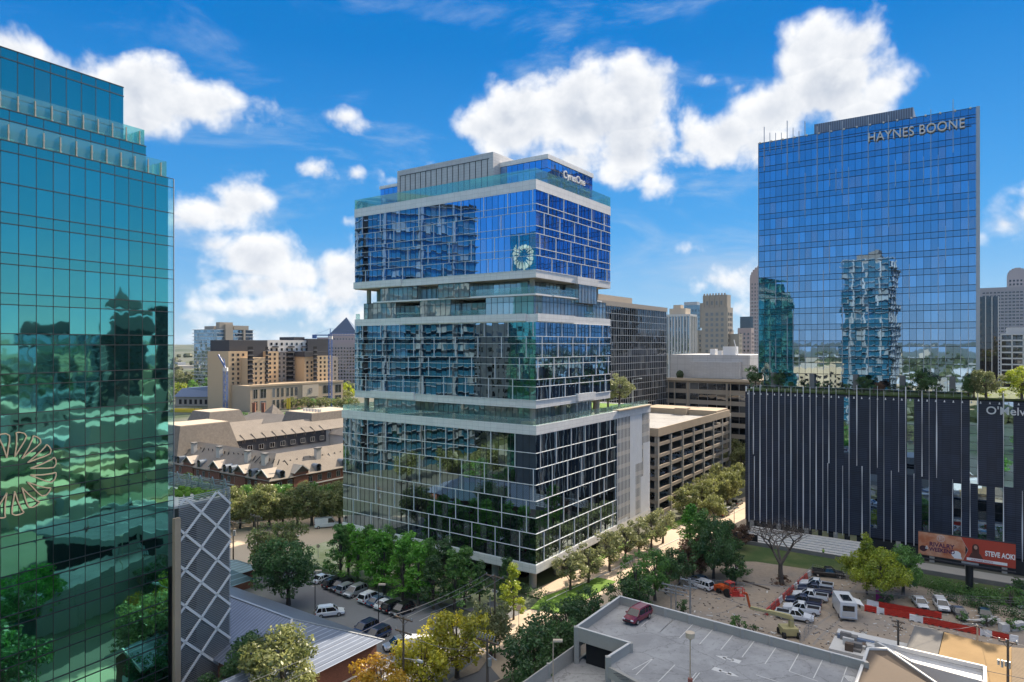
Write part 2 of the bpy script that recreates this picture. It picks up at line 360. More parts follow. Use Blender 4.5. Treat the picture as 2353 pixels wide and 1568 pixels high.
M['interior'] = mat('dim_interior', (0.06, 0.055, 0.05), 0.9, var=0.4, scale=0.4)
M['wood'] = mat('pole_wood', (0.13, 0.095, 0.07), 0.9, var=0.25, scale=3)
M['bark'] = mat('bark', (0.10, 0.08, 0.065), 0.95, var=0.3, scale=3, bump=0.4)
M['red'] = mat('red_plastic', (0.55, 0.035, 0.02), 0.5, var=0.2, scale=2)
M['orange'] = mat('orange_paint', (0.6, 0.10, 0.02), 0.5, var=0.2, scale=2)
M['yellow'] = mat('faded_yellow_paint', (0.48, 0.42, 0.20), 0.5, var=0.2, scale=1)
M['brightyellow'] = mat('yellow_paint', (0.7, 0.5, 0.03), 0.5)
M['blue'] = mat('blue_crane_paint', (0.06, 0.13, 0.33), 0.45)
M['brick'] = panelmat('red_brick', (0.24, 0.10, 0.065), 0.24, 0.08, 0.012, 0.9, var=0.3)
M['magenta'] = mat('magenta_plastic', (0.38, 0.03, 0.22), 0.5)
M['tire'] = mat('tyre_rubber', (0.018, 0.018, 0.018), 0.85)
M['rim'] = mat('wheel_rim', (0.5, 0.5, 0.52), 0.3, 0.9)
M['carglass'] = mat('car_glass', (0.012, 0.016, 0.02), 0.05, var=0, var2=0, spec=0.9)
M['lamp'] = mat('lamp_lens', (0.75, 0.75, 0.72), 0.15)
M['taillamp'] = mat('tail_lens', (0.4, 0.015, 0.01), 0.2)
M['g_center'] = glass('blue_tower_glass', (0.40, 0.60, 0.78), 0.0032, 0.0042, 0.5, refl=0.9)
M['g_top'] = glass('deep_blue_tower_glass', (0.32, 0.56, 0.92), 0.0026, 0.0042, 0.5, refl=0.9)
M['g_low'] = glass('dark_podium_glass', (0.33, 0.45, 0.54), 0.003, 0.0042, 0.5, refl=0.9)
M['g_pale'] = glass('pale_lobby_glass', (0.62, 0.76, 0.80), 0.004, 0.008, 0.6, refl=0.55, inner=(0.38, 0.43, 0.42), vary=0.35)
M['wire'] = mat('wire', (0.16, 0.16, 0.17), 0.7, var=0, var2=0)
M['g_green'] = glass('green_tower_glass', (0.19, 0.61, 0.52), 0.006, 0.0055, 0.85, rough=0.025, refl=0.92, inner=(0.005, 0.04, 0.035), vary=0.16, blinds=0.03)
M['g_right'] = glass('blue_slab_glass', (0.36, 0.54, 0.77), 0.0028, 0.0030, 0.7, refl=0.92, vary=0.26)
M['g_dark'] = glass('grey_office_glass', (0.16, 0.18, 0.22), 0.008, 0.02, 0.5, refl=0.8, vary=0.4)
M['g_far'] = glass('far_window_glass', (0.22, 0.27, 0.33), 0.01, 0.01, 0.5, refl=0.7, vary=0.5)
M['win'] = glass('dark_window', (0.16, 0.18, 0.2), 0.0, 0.01, 0.5, refl=0.6, inner=(0.015, 0.015, 0.018), vary=0.3)
M['rail'] = clearglass('railing_glass', (0.55, 0.86, 0.84), 0.05, 0.12)
M['rail2'] = clearglass('pale_railing_glass', (0.80, 0.93, 0.91), 0.05, 0.10)

# ------------------------------------------------------------------ facades
class Face:
    """a wall plane in a thing's local frame. kinds: F looks to -y, R to +x, B to +y, L to -x; a0 = start along the wall, c = plane position"""
    def __init__(s, k, a0, c): s.k = k; s.a0 = a0; s.c = c
    def pt(s, a, z, o=0.0):
        a += s.a0
        return {'F': (a, s.c - o, z), 'R': (s.c + o, a, z), 'B': (a, s.c + o, z), 'L': (s.c - o, a, z)}[s.k]
    def box(s, mb, a0, a1, z0, z1, o0, o1, mi=0, col=None):
        p = s.pt(a0, z0, o0); q = s.pt(a1, z1, o1); mb.box(p[0], q[0], p[1], q[1], p[2], q[2], mi, col)
    def quad(s, mb, a0, a1, z0, z1, o=0.0, mi=0, col=None):
        P = [s.pt(a0, z0, o), s.pt(a1, z0, o), s.pt(a1, z1, o), s.pt(a0, z1, o)]
        if s.k in 'BL': P.reverse()
        mb.poly(P, mi, col)
def rcol(): return (rnd.random(), rnd.random(), rnd.random())
def curtain(face, gl, fr, W, zs, step, mods=None, mw=0.14, hw=0.14, out=0.10, thin=None, tw=0.05, hlines=None, gi=0, band=True):
    """glass panes step x rows; fr gets white verticals (mods: per row list of positions) and white horizontals; thin gets fine dark joints"""
    n = max(1, round(W / step)); st = W / n
    for i in range(len(zs) - 1):
        z0, z1 = zs[i], zs[i + 1]
        lowrow = band and (z1 - z0) < 1.6
        for j in range(n): c_ = rcol(); face.quad(gl, j * st, (j + 1) * st, z0, z1, 0, gi, (c_[0] * .8, c_[1], 0.0) if lowrow else c_)
        if mods is not None:
            for a in mods[i]:
                if 0.05 < a < W - 0.05: face.box(fr, a - mw / 2, a + mw / 2, z0, z1, 0.0, out)
        if thin is not None:
            for j in range(1, n): face.box(thin, j * st - tw / 2, j * st + tw / 2, z0, z1, 0.0, out * 0.45)
    for z in (hlines if hlines is not None else zs):
        face.box(fr, 0, W, z - hw / 2, z + hw / 2, 0.0, out + 0.02)
def hjoints(face, mb, W, zs, w=0.06, out=0.05):
    for z in zs: face.box(mb, 0, W, z - w / 2, z + w / 2, 0.0, out)
def ring(mb, x0, x1, y0, y1, z0, z1, t=0.4, mi=0):
    """hollow rectangular band (fascia / parapet)"""
    mb.box(x0, x1, y0, y0 + t, z0, z1, mi); mb.box(x0, x1, y1 - t, y1, z0, z1, mi)
    mb.box(x0, x0 + t, y0 + t, y1 - t, z0, z1, mi); mb.box(x1 - t, x1, y0 + t, y1 - t, z0, z1, mi)
def text_obj(name, s, size, mat_, parent, M4, depth=0.12, sx=1.0, align='LEFT', bold=0.0, spacing=1.0):
    cu = bpy.data.curves.new(name, 'FONT'); cu.body = s; cu.size = size; cu.extrude = depth; cu.align_x = align; cu.offset = bold; cu.space_character = spacing
    tmp = bpy.data.objects.new('tmp', cu); COL.objects.link(tmp); bpy.context.view_layer.update()
    me = bpy.data.meshes.new_from_object(tmp.evaluated_get(bpy.context.evaluated_depsgraph_get())); bpy.data.objects.remove(tmp)
    me.name = name; me.materials.clear(); me.materials.append(mat_)
    me.transform(Matrix.Diagonal((sx, 1, 1, 1))); me.transform(M4)
    o = bpy.data.objects.new(name, me); COL.objects.link(o); o.parent = parent; return o
def wallM(face, a, z, o):
    """matrix that lays text (x right, y up) on a wall"""
    p = Vector(face.pt(a, z, o))
    X = {'F': (1, 0, 0), 'R': (0, 1, 0), 'B': (-1, 0, 0), 'L': (0, -1, 0)}[face.k]; X = Vector(X); Y = Vector((0, 0, 1)); Z = X.cross(Y)
    m = Matrix((X, Y, Z)).transposed().to_4x4(); m.translation = p; return m
GA = R(-34.8)      # street grid of the two big towers
GL = R(-29.8)      # the green tower
U = Vector((.821, -.571, 0)); V = Vector((.571, .821, 0))
C0 = Vector((4.4, 124.0, 0))
def LOC(o, u, v, z=0.0): return o + U * u + V * v + Vector((0, 0, z))
# ================================================================== GROUND
def sheet(name, pts, z, m, kind='structure', dz=0.0):
    mb = MB(); mb.poly([(p[0], p[1], z) for p in pts]); o = mb.build(name, m); return tag(o, kind=kind)
def GP(*pp): return [G(x, y) for x, y in pp]
mb = MB(); mb.poly([(-9000, -9000, -0.05), (9000, -9000, -0.05), (9000, 22000, -0.05), (-9000, 22000, -0.05)])
tag(mb.build('ground', M['city']), kind='structure')
# hills beyond the city
mb = MB(); hr = random.Random(3)
for k, (dist, hh) in enumerate(((5200, 34), (7500, 60), (10500, 85))):
    n = 60; prev = None
    for i in range(n + 1):
        a = R(-75 + 150 * i / n); h = hh * (0.75 + 0.35 * math.sin(i * .9 + k) * math.sin(i * .37 + 2 * k) + 0.12 * hr.random())
        p = (dist * math.sin(a), dist * math.cos(a)); q = ((dist + 900) * math.sin(a), (dist + 900) * math.cos(a))
        cur = [(p[0], p[1], -1), (p[0] * 1.03, p[1] * 1.03, h * .8), (q[0], q[1], h), (q[0] * 1.2, q[1] * 1.2, -1)]
        if prev:
            for j in range(3): mb.poly([prev[j], cur[j], cur[j + 1], prev[j + 1]])
        prev = cur
M['hills'] = mat('wooded_hills', (0.05, 0.075, 0.04), 0.95, var=0.5, scale=0.004, var2=0.4, scale2=0.03, col2=(0.10, 0.11, 0.07))
tag(mb.build('hills', M['hills'], smooth=True), kind='structure')

RD = Vector((.653, .757, 0)); RN = Vector((.757, -.653, 0)); RO = Vector((14.7, 123.5, 0))
def rp(a, o): return RO + RD * a + RN * o
# main road, cross streets and pavements
sheet('road', [rp(-160, -4.2), rp(-160, 8.6), rp(-30, 8.2), rp(-18, 4.6), rp(400, 4.6), rp(400, -4.2)], 0.012, M['road'])
sheet('pavement', [rp(-8, -9.4), rp(-8, -4.35), rp(400, -4.35), rp(400, -9.4)], 0.13, M['road'])
mb = MB()
for (a0, a1, o) in ((-8, 400, -4.3), (-160, -30, -4.3), (-18, 400, 4.7)):
    p, q = rp(a0, o), rp(a1, o); mb.beam((p.x, p.y, 0.07), (q.x, q.y, 0.07), 0.18, 0.16)
tag(mb.build('kerb', M['offwhite']), kind='structure')
mb = MB(); p, q = rp(-30, .35), rp(300, .35)
mb.poly([(p.x - .1, p.y + .08, .017), (p.x + .1, p.y - .08, .017), (q.x + .1, q.y - .08, .017), (q.x - .1, q.y + .08, .017)])
for k in range(26):
    p, q = rp(-60 + 6.5 * k, -4.1), rp(-60 + 6.5 * k, 4.5)
    mb.poly([(p.x, p.y, .017), (p.x + .05, p.y + .05, .017), (q.x + .05, q.y + .05, .017), (q.x, q.y, .017)])
tag(mb.build('road_surface_seams', M['concrete_dk']), kind='structure')
# street behind the parking lot and along the apartments (sunlit), street in front of the blue tower
sheet('street', GP((500, 1345), (755, 1262), (870, 1205), (830, 1168), (500, 1212)), 0.010, M['road'])
sheet('side_street', [LOC(C0, -60, -13.5), LOC(C0, 14, -13.5), LOC(C0, 14, -7.5), LOC(C0, -60, -7.5)], 0.008, M['asphalt'])
mb = MB()
for k in range(7):
    a = G(566 + 17 * k, 1250 - 2.2 * k); mb.poly([(a.x, a.y, .02), (a.x + .5, a.y - .3, .02), (a.x + 1.6, a.y + 2.6, .02), (a.x + 1.1, a.y + 2.9, .02)])
tag(mb.build('road_paint', M['offwhite']), kind='structure')
sheet('back_street', [(-400, 300, 0), (-40, 330, 0), (-40, 420, 0), (-400, 380, 0)], 0.010, M['tan_concrete'])
# parking lot in the shade of the tower
LOTP = GP((540, 1352), (700, 1318), (860, 1368), (1120, 1470), (1060, 1560), (880, 1620), (520, 1420))
sheet('asphalt_ground', [G(520, 1330), G(725, 1303), G(742, 1345), LOC(C0, -12, -14.0), G(1150, 1560), G(880, 1680), G(500, 1480)], 0.020, M['asphalt'])
sheet('lawn', [LOC(C0, -58, -13), LOC(C0, -6, -13), LOC(C0, -3, -3), LOC(C0, -58, 1)], 0.030, M['lawn'])
sheet('corner_lawn', [LOC(C0, 3.2, -6.8), LOC(C0, 9.0, -5.5), LOC(C0, 9.6, 14), LOC(C0, 5.5, 14), LOC(C0, 2.0, -1)], 0.14, M['brightgrass'])
sheet('verge', [rp(14, -12), rp(14, -9.5), rp(60, -9.5), rp(60, -12)], 0.14, M['brightgrass'])
# building site in the shade of the right tower
sheet('dirt_ground', [rp(-22, 5.2), rp(38, 5.4), G(2000, 1312), G(2353, 1400), G(2700, 1480), G(2600, 1800), G(1500, 1800)], 0.016, M['gravel'])
sheet('grass', [rp(30, 5.4), rp(44, 5.6), LOC(Vector((57.2, 164, 0)), 3, -9), LOC(Vector((57.2, 164, 0)), 72, -9), LOC(Vector((57.2, 164, 0)), 72, -19), LOC(Vector((57.2, 164, 0)), 34, -18), LOC(Vector((57.2, 164, 0)), 8, -21)], 0.024, M['grass'])
sheet('verge', [G(1040, 1568), G(1100, 1545), G(1118, 1520), G(1110, 1512), G(1080, 1530), G(1010, 1580)], 0.15, M['gravel'])
# parking stall paint
mb = MB()
for k in range(20):
    a = LOC(C0, -56 + 2.75 * k, -21.5); b = LOC(C0, -56 + 2.75 * k, -16.6); w = U * .06
    mb.poly([(p.x, p.y, .027) for p in (a - w, a + w, b + w, b - w)])
for k in range(9):
    a = LOC(C0, -40 + 2.75 * k, -35.5); b = LOC(C0, -40 + 2.75 * k, -30.5); w = U * .06
    mb.poly([(p.x, p.y, .027) for p in (a - w, a + w, b + w, b - w)])
tag(mb.build('road_paint', M['offwhite']), kind='structure')

# ================================================================== THE BLUE STACKED TOWER
def blue_tower():
    t = thing('office_tower', 'tall office tower of stacked blue glass boxes with pale metal bands, in the middle', 'building', C0, GA)
    LW, LD = 52.6, 52.4; UW, UD = 48.7, 30.6
    def rows(z0, n, h): return [z0 + h * i for i in range(n + 1)]
    # ---- lower box: eight half-storey rows, verticals staggered every two rows
    zl = [5.26, 8.05, 10.97, 13.9, 17.0, 20.0, 22.99, 25.9, 29.3]
    gl, fr, th, th2 = MB(), MB(), MB(), MB()
    fF = Face('F', -LW, 0.0); fR = Face('R', 0.0, 0.0); fL = Face('L', -LD, -LW)
    mF, mR = [], []
    for i in range(8):
        k = i // 2
        offF = (3.6 - 1.55 * k) % 5.7; mF.append([LW - (offF + 5.7 * j) for j in range(11)])
        offR = (2.82 + 1.5 * k) % 5.8; mR.append([offR + 5.8 * j for j in range(7)])
    curtain(fF, gl, fr, LW, zl, 1.425, mF, 0.10, 0.09, 0.12, th, 0.04)
    curtain(fR, gl, fr, 33.7, zl, 1.45, mR, 0.11, 0.10, 0.12, th2, 0.04)
    curtain(Face('L', 0, -LW), gl, fr, 45, zl, 1.45, [[5.8 * j for j in range(8)]] * 8, 0.17, 0.15, 0.12, None)
    gl.build('lower_glass', M['g_low'], t, pane=True); fr.build('lower_mullions', M['white'], t); th.build('lower_pane_joints', M['dark'], t); th2.build('lower_pane_joints', M['dark'], t)
    core = MB(); core.box(-LW + .15, -.15, .15, LD - .2, 5.0, 29.3); core.build('lower_core', M['black'], t)
    b = MB(); b.box(-LW - .15, .2, -.2, LD, 3.65, 5.2); b.build('lower_fascia', M['fascia'], t)
    b = MB(); ring(b, -LW - .2, .25, -.25, LD, 29.35, 31.06, 0.6); b.build('terrace_fascia', M['fascia'], t)
    b = MB(); b.box(-LW + .7, -.55, .55, LD - .7, 29.3, 30.55); b.build('terrace_floor', M['tan_concrete'], t)
    # ground floor under the box: dark lobby and round columns
    b = MB(); b.box(-LW + 6, -6.5, 6, LD - 6, 0, 3.65); b.build('lobby_wall', M['interior'], t)
    gl = MB(); fr = MB()
    curtain(Face('F', -LW + 6, 5.9), gl, fr, LW - 12.5, [0.05, 3.6], 2.0, None, .08, .1, .06)
    curtain(Face('R', 6, -6.4), gl, fr, LD - 12, [0.05, 3.6], 2.0, None, .08, .1, .06)
    gl.build('lobby_glass', M['win'], t, pane=True); fr.build('lobby_frames', M['dark'], t)
    for (x, y) in [(-2.2, 2.4), (-11, 2.4), (-20, 2.4), (-29, 2.4), (-38, 2.4), (-47, 2.4), (-2.2, 11.5), (-2.2, 21), (-2.2, 30.5), (-2.2, 40)]:
        c = MB(); c.cyl((x, y, 0), (x, y, 3.65), .75, n=14); c.build('column', M['concrete'], t, smooth=False)
    # ---- white fin screen of the garage half
    b = MB(); fr_ = random.Random(5)
    y = 33.9
    while y < 52.3:
        tall = 0.20 if (y < 41) else 0.42
        b.box(.1, .1 + .10, y, y + .20, 3.0, 31.3)
        y += 0.74
    b.build('fin_screen', M['white'], t)
    b = MB()     # solid white zones between some fins
    for (y0, y1, z0, z1) in ((41.0, 47.2, 17.5, 31), (41, 43.6, 3.2, 17.5), (46.6, 52.2, 3.2, 14), (34, 39.5, 3.2, 6), (48.6, 52.3, 14, 22)):
        b.box(.02, .11, y0, y1, z0, z1)
    b.build('fin_backing', M['finback'], t)
    b = MB()
    for z in (5.6, 8.6, 11.6, 14.6, 17.6, 20.6, 23.6, 26.6): b.box(-.3, .05, 33.9, 52.3, z, z + .9)
    b.build('parking_slabs', M['tan_concrete'], t)
    b = MB(); b.box(-.6, .7, 33.8, 52.4, 31.0, 31.25); b.build('screen_cap', M['tan_concrete'], t)
    # ---- first recess (31 - 34.2)
    ux0 = -UW
    def recess(z0, z1, boxes, m='g_pale', name='lounge'):
        gl, fr, co = MB(), MB(), MB()
        for (x0, x1, y0, y1) in boxes:
            for f, W in ((Face('F', x0, y0), x1 - x0), (Face('R', y0, x1), y1 - y0), (Face('L', y0, x0), y1 - y0)):
                curtain(f, gl, fr, W, [z0, z1], 1.35, None, .06, .08, .05, None)
                n = max(1, round(W / 1.35))
                for j in range(n + 1): f.box(fr, j * W / n - .025, j * W / n + .025, z0, z1, 0, .05)
            co.box(x0 + .1, x1 - .1, y0 + .1, y1 - .1, z0, z1)
        gl.build(name + '_glass', M[m], t, pane=True); fr.build(name + '_mullions', M['dark'], t); co.build(name + '_core', M['interior'], t)
    recess(30.56, 34.2, [(-45.5, -3.4, 3.2, 27), (-43, -30.5, .5, 3.3), (-3.5, -.4, 15.5, 22.5)], name='first_lounge')
    for (x, y) in [(-2.0, 2.0), (-2.0, 28.2), (-47, 2), (-47, 27), (-2, 13.5)]:
        c = MB(); c.cyl((x, y, 30.5), (x, y, 34.25), .55, n=14); c.build('column', M['concrete'], t)
    b = MB()
    for (x0, x1, y0, y1) in ((-LW, .1, -.12, -.06), (.06, .12, -.1, 31.5)): b.box(x0, x1, y0, y1, 31.0, 32.3)
    b.box(-LW - .1, -LW - .05, 0, 30, 31.0, 32.3); b.build('terrace_railing', M['rail2'], t)
    b = MB(); b.box(-3.6, -.9, .4, 1.6, 30.6, 31.6); b.build('planter', M['tan_concrete'], t)
    fb = MB(); ring(fb, ux0, 0, 0, UD, 34.2, 35.7, 1.0); fb.box(-43.3, -30.2, -.45, .1, 34.4, 35.95); fb.box(-.1, .5, 15.2, 22.8, 34.5, 36.0)
    fb.build('middle_lower_fascia', M['fascia'], t)
    b = MB(); b.box(ux0 + .5, -.5, .5, UD - .5, 34.3, 35.6); b.build('middle_soffit', M['tan_concrete'], t)
    # ---- stacked office boxes
    def office(zf, m, nm, nrow, first):
        gl, fr, th, th2 = MB(), MB(), MB(), MB(); zz = [zf[0]]
        mF, mR = [], []; hl = list(zf)
        for i in range(len(zf) - 1):
            k = row_of(i)
            mF.append([UW - ((first[0] - 1.55 * k) % 5.7 + 5.7 * j) for j in range(10)])
            mR.append([(first[1] + 1.5 * k) % 5.8 + 5.8 * j for j in range(6)])
        # left part of the front is in white frames, the right part joints are dark
        curtain(Face('F', ux0, 0), gl, fr, UW, zf, 1.425, mF, 0.08, 0.06, 0.10, th, 0.04)
        curtain(Face('R', 0, 0), gl, fr, UD, zf, 1.45, mR, 0.12, 0.11, 0.12, th2, 0.04)
        curtain(Face('L', 0, ux0), gl, fr, UD, zf, 1.45, mR, 0.17, 0.15, 0.12, None)
        curtain(Face('B', ux0, UD), gl, fr, UW, zf, 1.425, mF, 0.17, 0.15, 0.12, None)
        gl.build(nm + '_glass', M[m], t, pane=True); fr.build(nm + '_mullions', M['white'], t); th.build(nm + '_pane_joints', M['dark'], t); th2.build(nm + '_pane_joints', M['dark'], t)
        c = MB(); c.box(ux0 + .12, -.12, .12, UD - .12, zf[0] - .3, zf[-1] + .3); c.build(nm + '_core', M['black'], t)
    row_of = lambda i: i // 2
    office([35.7, 38.2, 39.55, 42.3, 43.6, 46.25, 47.6, 50.3], 'g_center', 'middle', 4, (5.2, 4.9))
    fb = MB(); ring(fb, ux0, .05, -.05, UD, 50.3, 51.75, 1.0); fb.box(-34, -2, -.5, 0, 50.45, 51.85)
    fb.box(0, .5, 0, 14, 50.4, 51.85); fb.build('middle_upper_fascia', M['fascia'], t)
    b = MB(); b.box(ux0 + .8, -.8, .8, UD - .8, 50.2, 51.3); b.build('recess_floor', M['tan_concrete'], t)
    # second recess: two jogging storeys of clear glass with loggias
    def block(x0, x1, y0, y1, z0, z1): BX.append((x0, x1, y0, y1, z0, z1))
    BX = []
    block(-47, -37, 1.2, 26, 51.6, 55.3); block(-29.5, -21, .7, 26, 51.6, 55.3); block(-12.5, -1.2, 1.2, 26, 51.6, 55.3); block(-36.9, -29.6, 4, 26, 51.6, 54.6); block(-20.9, -12.6, 4, 26, 51.6, 54.6)
    block(-1.3, -.5, 3, 19.5, 51.6, 55.3); block(-1.6, -.6, 23.5, 29.6, 51.6, 55.3); block(-4, -1.3, 19, 24, 51.6, 54.4)
    block(-41, -30, .4, 26, 55.6, 58.4); block(-24, -15.8, .2, 26, 55.6, 58.4); block(-46, -4.5, 4.2, 27, 55.6, 58.4); block(-4.6, -3.4, 9, 27, 55.6, 58.4); block(-2.8, .35, 15.6, 23.6, 54.6, 58.5)
    gl, fr, co = MB(), MB(), MB()
    for (x0, x1, y0, y1, z0, z1) in BX:
        if x0 > x1: x0, x1 = x1, x0
        for f, W in ((Face('F', x0, y0), x1 - x0), (Face('R', y0, x1), y1 - y0), (Face('L', y0, x0), y1 - y0)):
            rows_ = [z0, z0 + 2.6, z1] if z1 < 55.5 and z1 - z0 > 3 else [z0, z1]
            curtain(f, gl, fr, W, rows_, 1.4, None, .06, .07, .05, None)
            n = max(1, round(W / 1.4))
            for j in range(n + 1): f.box(fr, j * W / n - .025, j * W / n + .025, z0, z1, 0, .05)
        co.box(x0 + .1, x1 - .1, y0 + .1, y1 - .1, z0, z1)
    gl.build('sky_lounge_glass', M['g_pale'], t, pane=True); fr.build('sky_lounge_mullions', M['dark'], t); co.build('sky_lounge_core', M['interior'], t)
    b = MB(); b.box(-42, -.2, .3, 27, 55.3, 55.6); b.box(-45, -42, 2, 27, 55.3, 55.6); b.box(-.4, .3, 6, 26, 55.3, 55.55); b.build('loggia_slab', M['white'], t)
    for q_ in ((-15.6, -.3, .35, .42, 55.6, 56.9), (-.3, -.24, .4, 15, 55.6, 56.9), (-36.8, -29.7, 1.25, 1.32, 51.6, 53), (-20.8, -12.6, 1.25, 1.32, 51.6, 53), (-.6, -.55, 19, 24, 51.6, 53), (-48.5, -47.2, .1, .16, 51.7, 53)): b = MB(); b.box(*q_); b.build('loggia_railing', M['rail2'], t)
    for (x, y) in [(-2.2, 2.2), (-2.2, 28), (-46.8, 2.5), (-46.8, 27)]:
        c = MB(); c.cyl((x, y, 51.3 if x < -40 or y > 20 else 55.5), (x, y, 58.6), .5, n=14); c.build('column', M['concrete'], t)
    fb = MB(); ring(fb, ux0, .05, -.05, UD, 58.5, 59.95, 1.0); fb.box(-UW, -34, -.45, 0, 58.65, 60.1); fb.box(0, .5, 15, 24, 58.4, 59.95)
    fb.build('top_lower_fascia', M['fascia'], t)
    b = MB(); b.box(ux0 + .5, -.5, .5, UD - .5, 58.45, 59.9); b.build('top_soffit', M['tan_concrete'], t)
    row_of = lambda i: (i + 1) // 2
    office([59.95, 62.6, 64.0, 66.7, 68.1, 70.85, 72.2, 74.85], 'g_top', 'top', 4, (5.3, 5.6))
    fb = MB(); ring(fb, ux0 - .05, .1, -.1, UD, 74.85, 76.7, .5); fb.build('roof_fascia', M['fascia'], t)
    b = MB(); b.box(ux0 + .4, -.4, .4, UD - .4, 74.6, 76.3); b.build('roof', M['tan_concrete'], t)
    b = MB(); b.box(ux0, -.05, -.02, .05, 76.7, 78.8); b.box(-.05, .02, 0, UD, 76.7, 78.8); b.box(ux0, ux0 + .07, 0, UD, 76.7, 78.8); b.box(ux0, 0, UD - .07, UD, 76.7, 78.8)
    b.build('roof_railing', M['rail'], t)
    # penthouse: plant room and glass box
    b = MB(); b.box(-41.8, -14.6, 6.5, 22, 76.3, 85.7); pr = b.build('plant_room', M['mech'], t)
    b = MB()
    for k in range(17): b.box(-40.9 + 1.55 * k, -40.8 + 1.55 * k, 6.42, 6.5, 76.5, 84.4)
    b.box(-41, -15.6, 6.42, 6.5, 84.4, 84.5); b.build('louver_line', M['dark'], pr)
    gl, fr, th = MB(), MB(), MB()
    for f, W in ((Face('F', -14.5, 9), 11.5), (Face('R', 9, -3), 18.8)):
        curtain(f, gl, fr, W, [76.3, 79.2, 81.2, 83.0], 1.45, None, .08, .07, .05, th, .06)
    gl.build('penthouse_glass', M['g_top'], t, pane=True); fr.build('penthouse_frames', M['dark'], t); th.build('penthouse_joints', M['dark'], t); gl, fr, th = MB(), MB(), MB()
    curtain(Face('F', -47.3, 6.6), gl, fr, 5.4, [76.3, 79.2, 82.3], 1.35, None, .08, .07, .05, th, .06)
    curtain(Face('L', 6.6, -47.3), gl, fr, 14, [76.3, 79.2, 82.3], 1.4, None, .08, .07, .05, None)
    gl.build('penthouse_glass', M['g_top'], t, pane=True); fr.build('penthouse_frames', M['dark'], t); th.build('penthouse_joints', M['dark'], t)
    for q_ in ((-14.6, -3.1, 9.1, 27.8, 76.3, 83), (-47.2, -41.9, 6.7, 20.5, 76.3, 82.3)): b = MB(); b.box(*q_); b.build('penthouse_core', M['black'], t)
    for q_ in ((-14.6, -2.8, 8.8, 28, 83.0, 83.9), (-47.5, -41.8, 6.4, 20.7, 82.3, 82.95)): b = MB(); b.box(*q_); b.build('penthouse_cap', M['fascia'], t)
    for (y0, y1) in ((10.2, 13.6), (14.8, 21), (22.2, 26.4)):
        b = MB(); b.box(-3.05, -2.9, y0, y1, 76.4, 79.3); do_ = b.build('doorway', M['interior'], t)
        b = MB(); b.box(-3.05, -2.75, y0, y1, 79.35, 79.6); b.build('canopy', M['tan_concrete'], do_)
    text_obj('rooftop_sign', 'CyrusOne', 2.2, M['white'], t, wallM(Face('R', 0, -2.6), 14.2, 80.3, 0.12), 0.12, 1.0)
    # roof terrace lawn behind the boxes
    b = MB(); b.box(-30, -4, 33, 51, 30.6, 30.95); b.build('terrace_lawn', M['brightgrass'], t)
    b = MB(); b.box(-.3, -.24, 31, 52, 31.2, 32.4); b.build('garden_railing', M['rail2'], t)
    return t
M['finback'] = stripemat('white_fin_backing', (0.84, 0.83, 0.81), (0.52, 0.53, 0.54), 0.74, 0.42, 1, 0.5)
blue_tower()

# ================================================================== THE GREEN MIRROR TOWER (left)
R0 = Vector((-42.6, 83.0, 0))
def flower(mb, cx, cz, r, put, n=16, w=0.07, squash=1.0, filled=False, dep=.12):
    """ring of tear-shaped petals; put(a, z) -> local point"""
    for k in range(n):
        th = 2 * math.pi * (k + .5) / n; pts = []
        r0, r1, hw = r * .42, r, r * .155
        for (rr, ww) in ((r0, 0), (r * .60, -.40), (r * .80, -.86), (r * .92, -1.0), (r * .985, -.6), (r1, 0), (r * .985, .55), (r * .90, .35 if not filled else 1.0), (r * .7, .12 if not filled else .6)):
            a = rr * math.cos(th) - ww * hw * math.sin(th); b = rr * math.sin(th) + ww * hw * math.cos(th)
            pts.append((cx + a, cz + b))
        if filled:
            P = [put(a, z, .18) for a, z in pts]; Q = [put(a, z, .05) for a, z in pts]
            mb.poly(P); mb.poly(P[::-1])
            for i in range(len(P)): mb.poly([P[i], P[(i + 1) % len(P)], Q[(i + 1) % len(P)], Q[i]])
        else:
            for i in range(len(pts)):
                a, b = pts[i], pts[(i + 1) % len(pts)]; mb.beam(put(*a, .12), put(*b, .12), w, w)
M['cream_emblem'] = mat('cream_sign_enamel', (.85, .76, .55), .6)
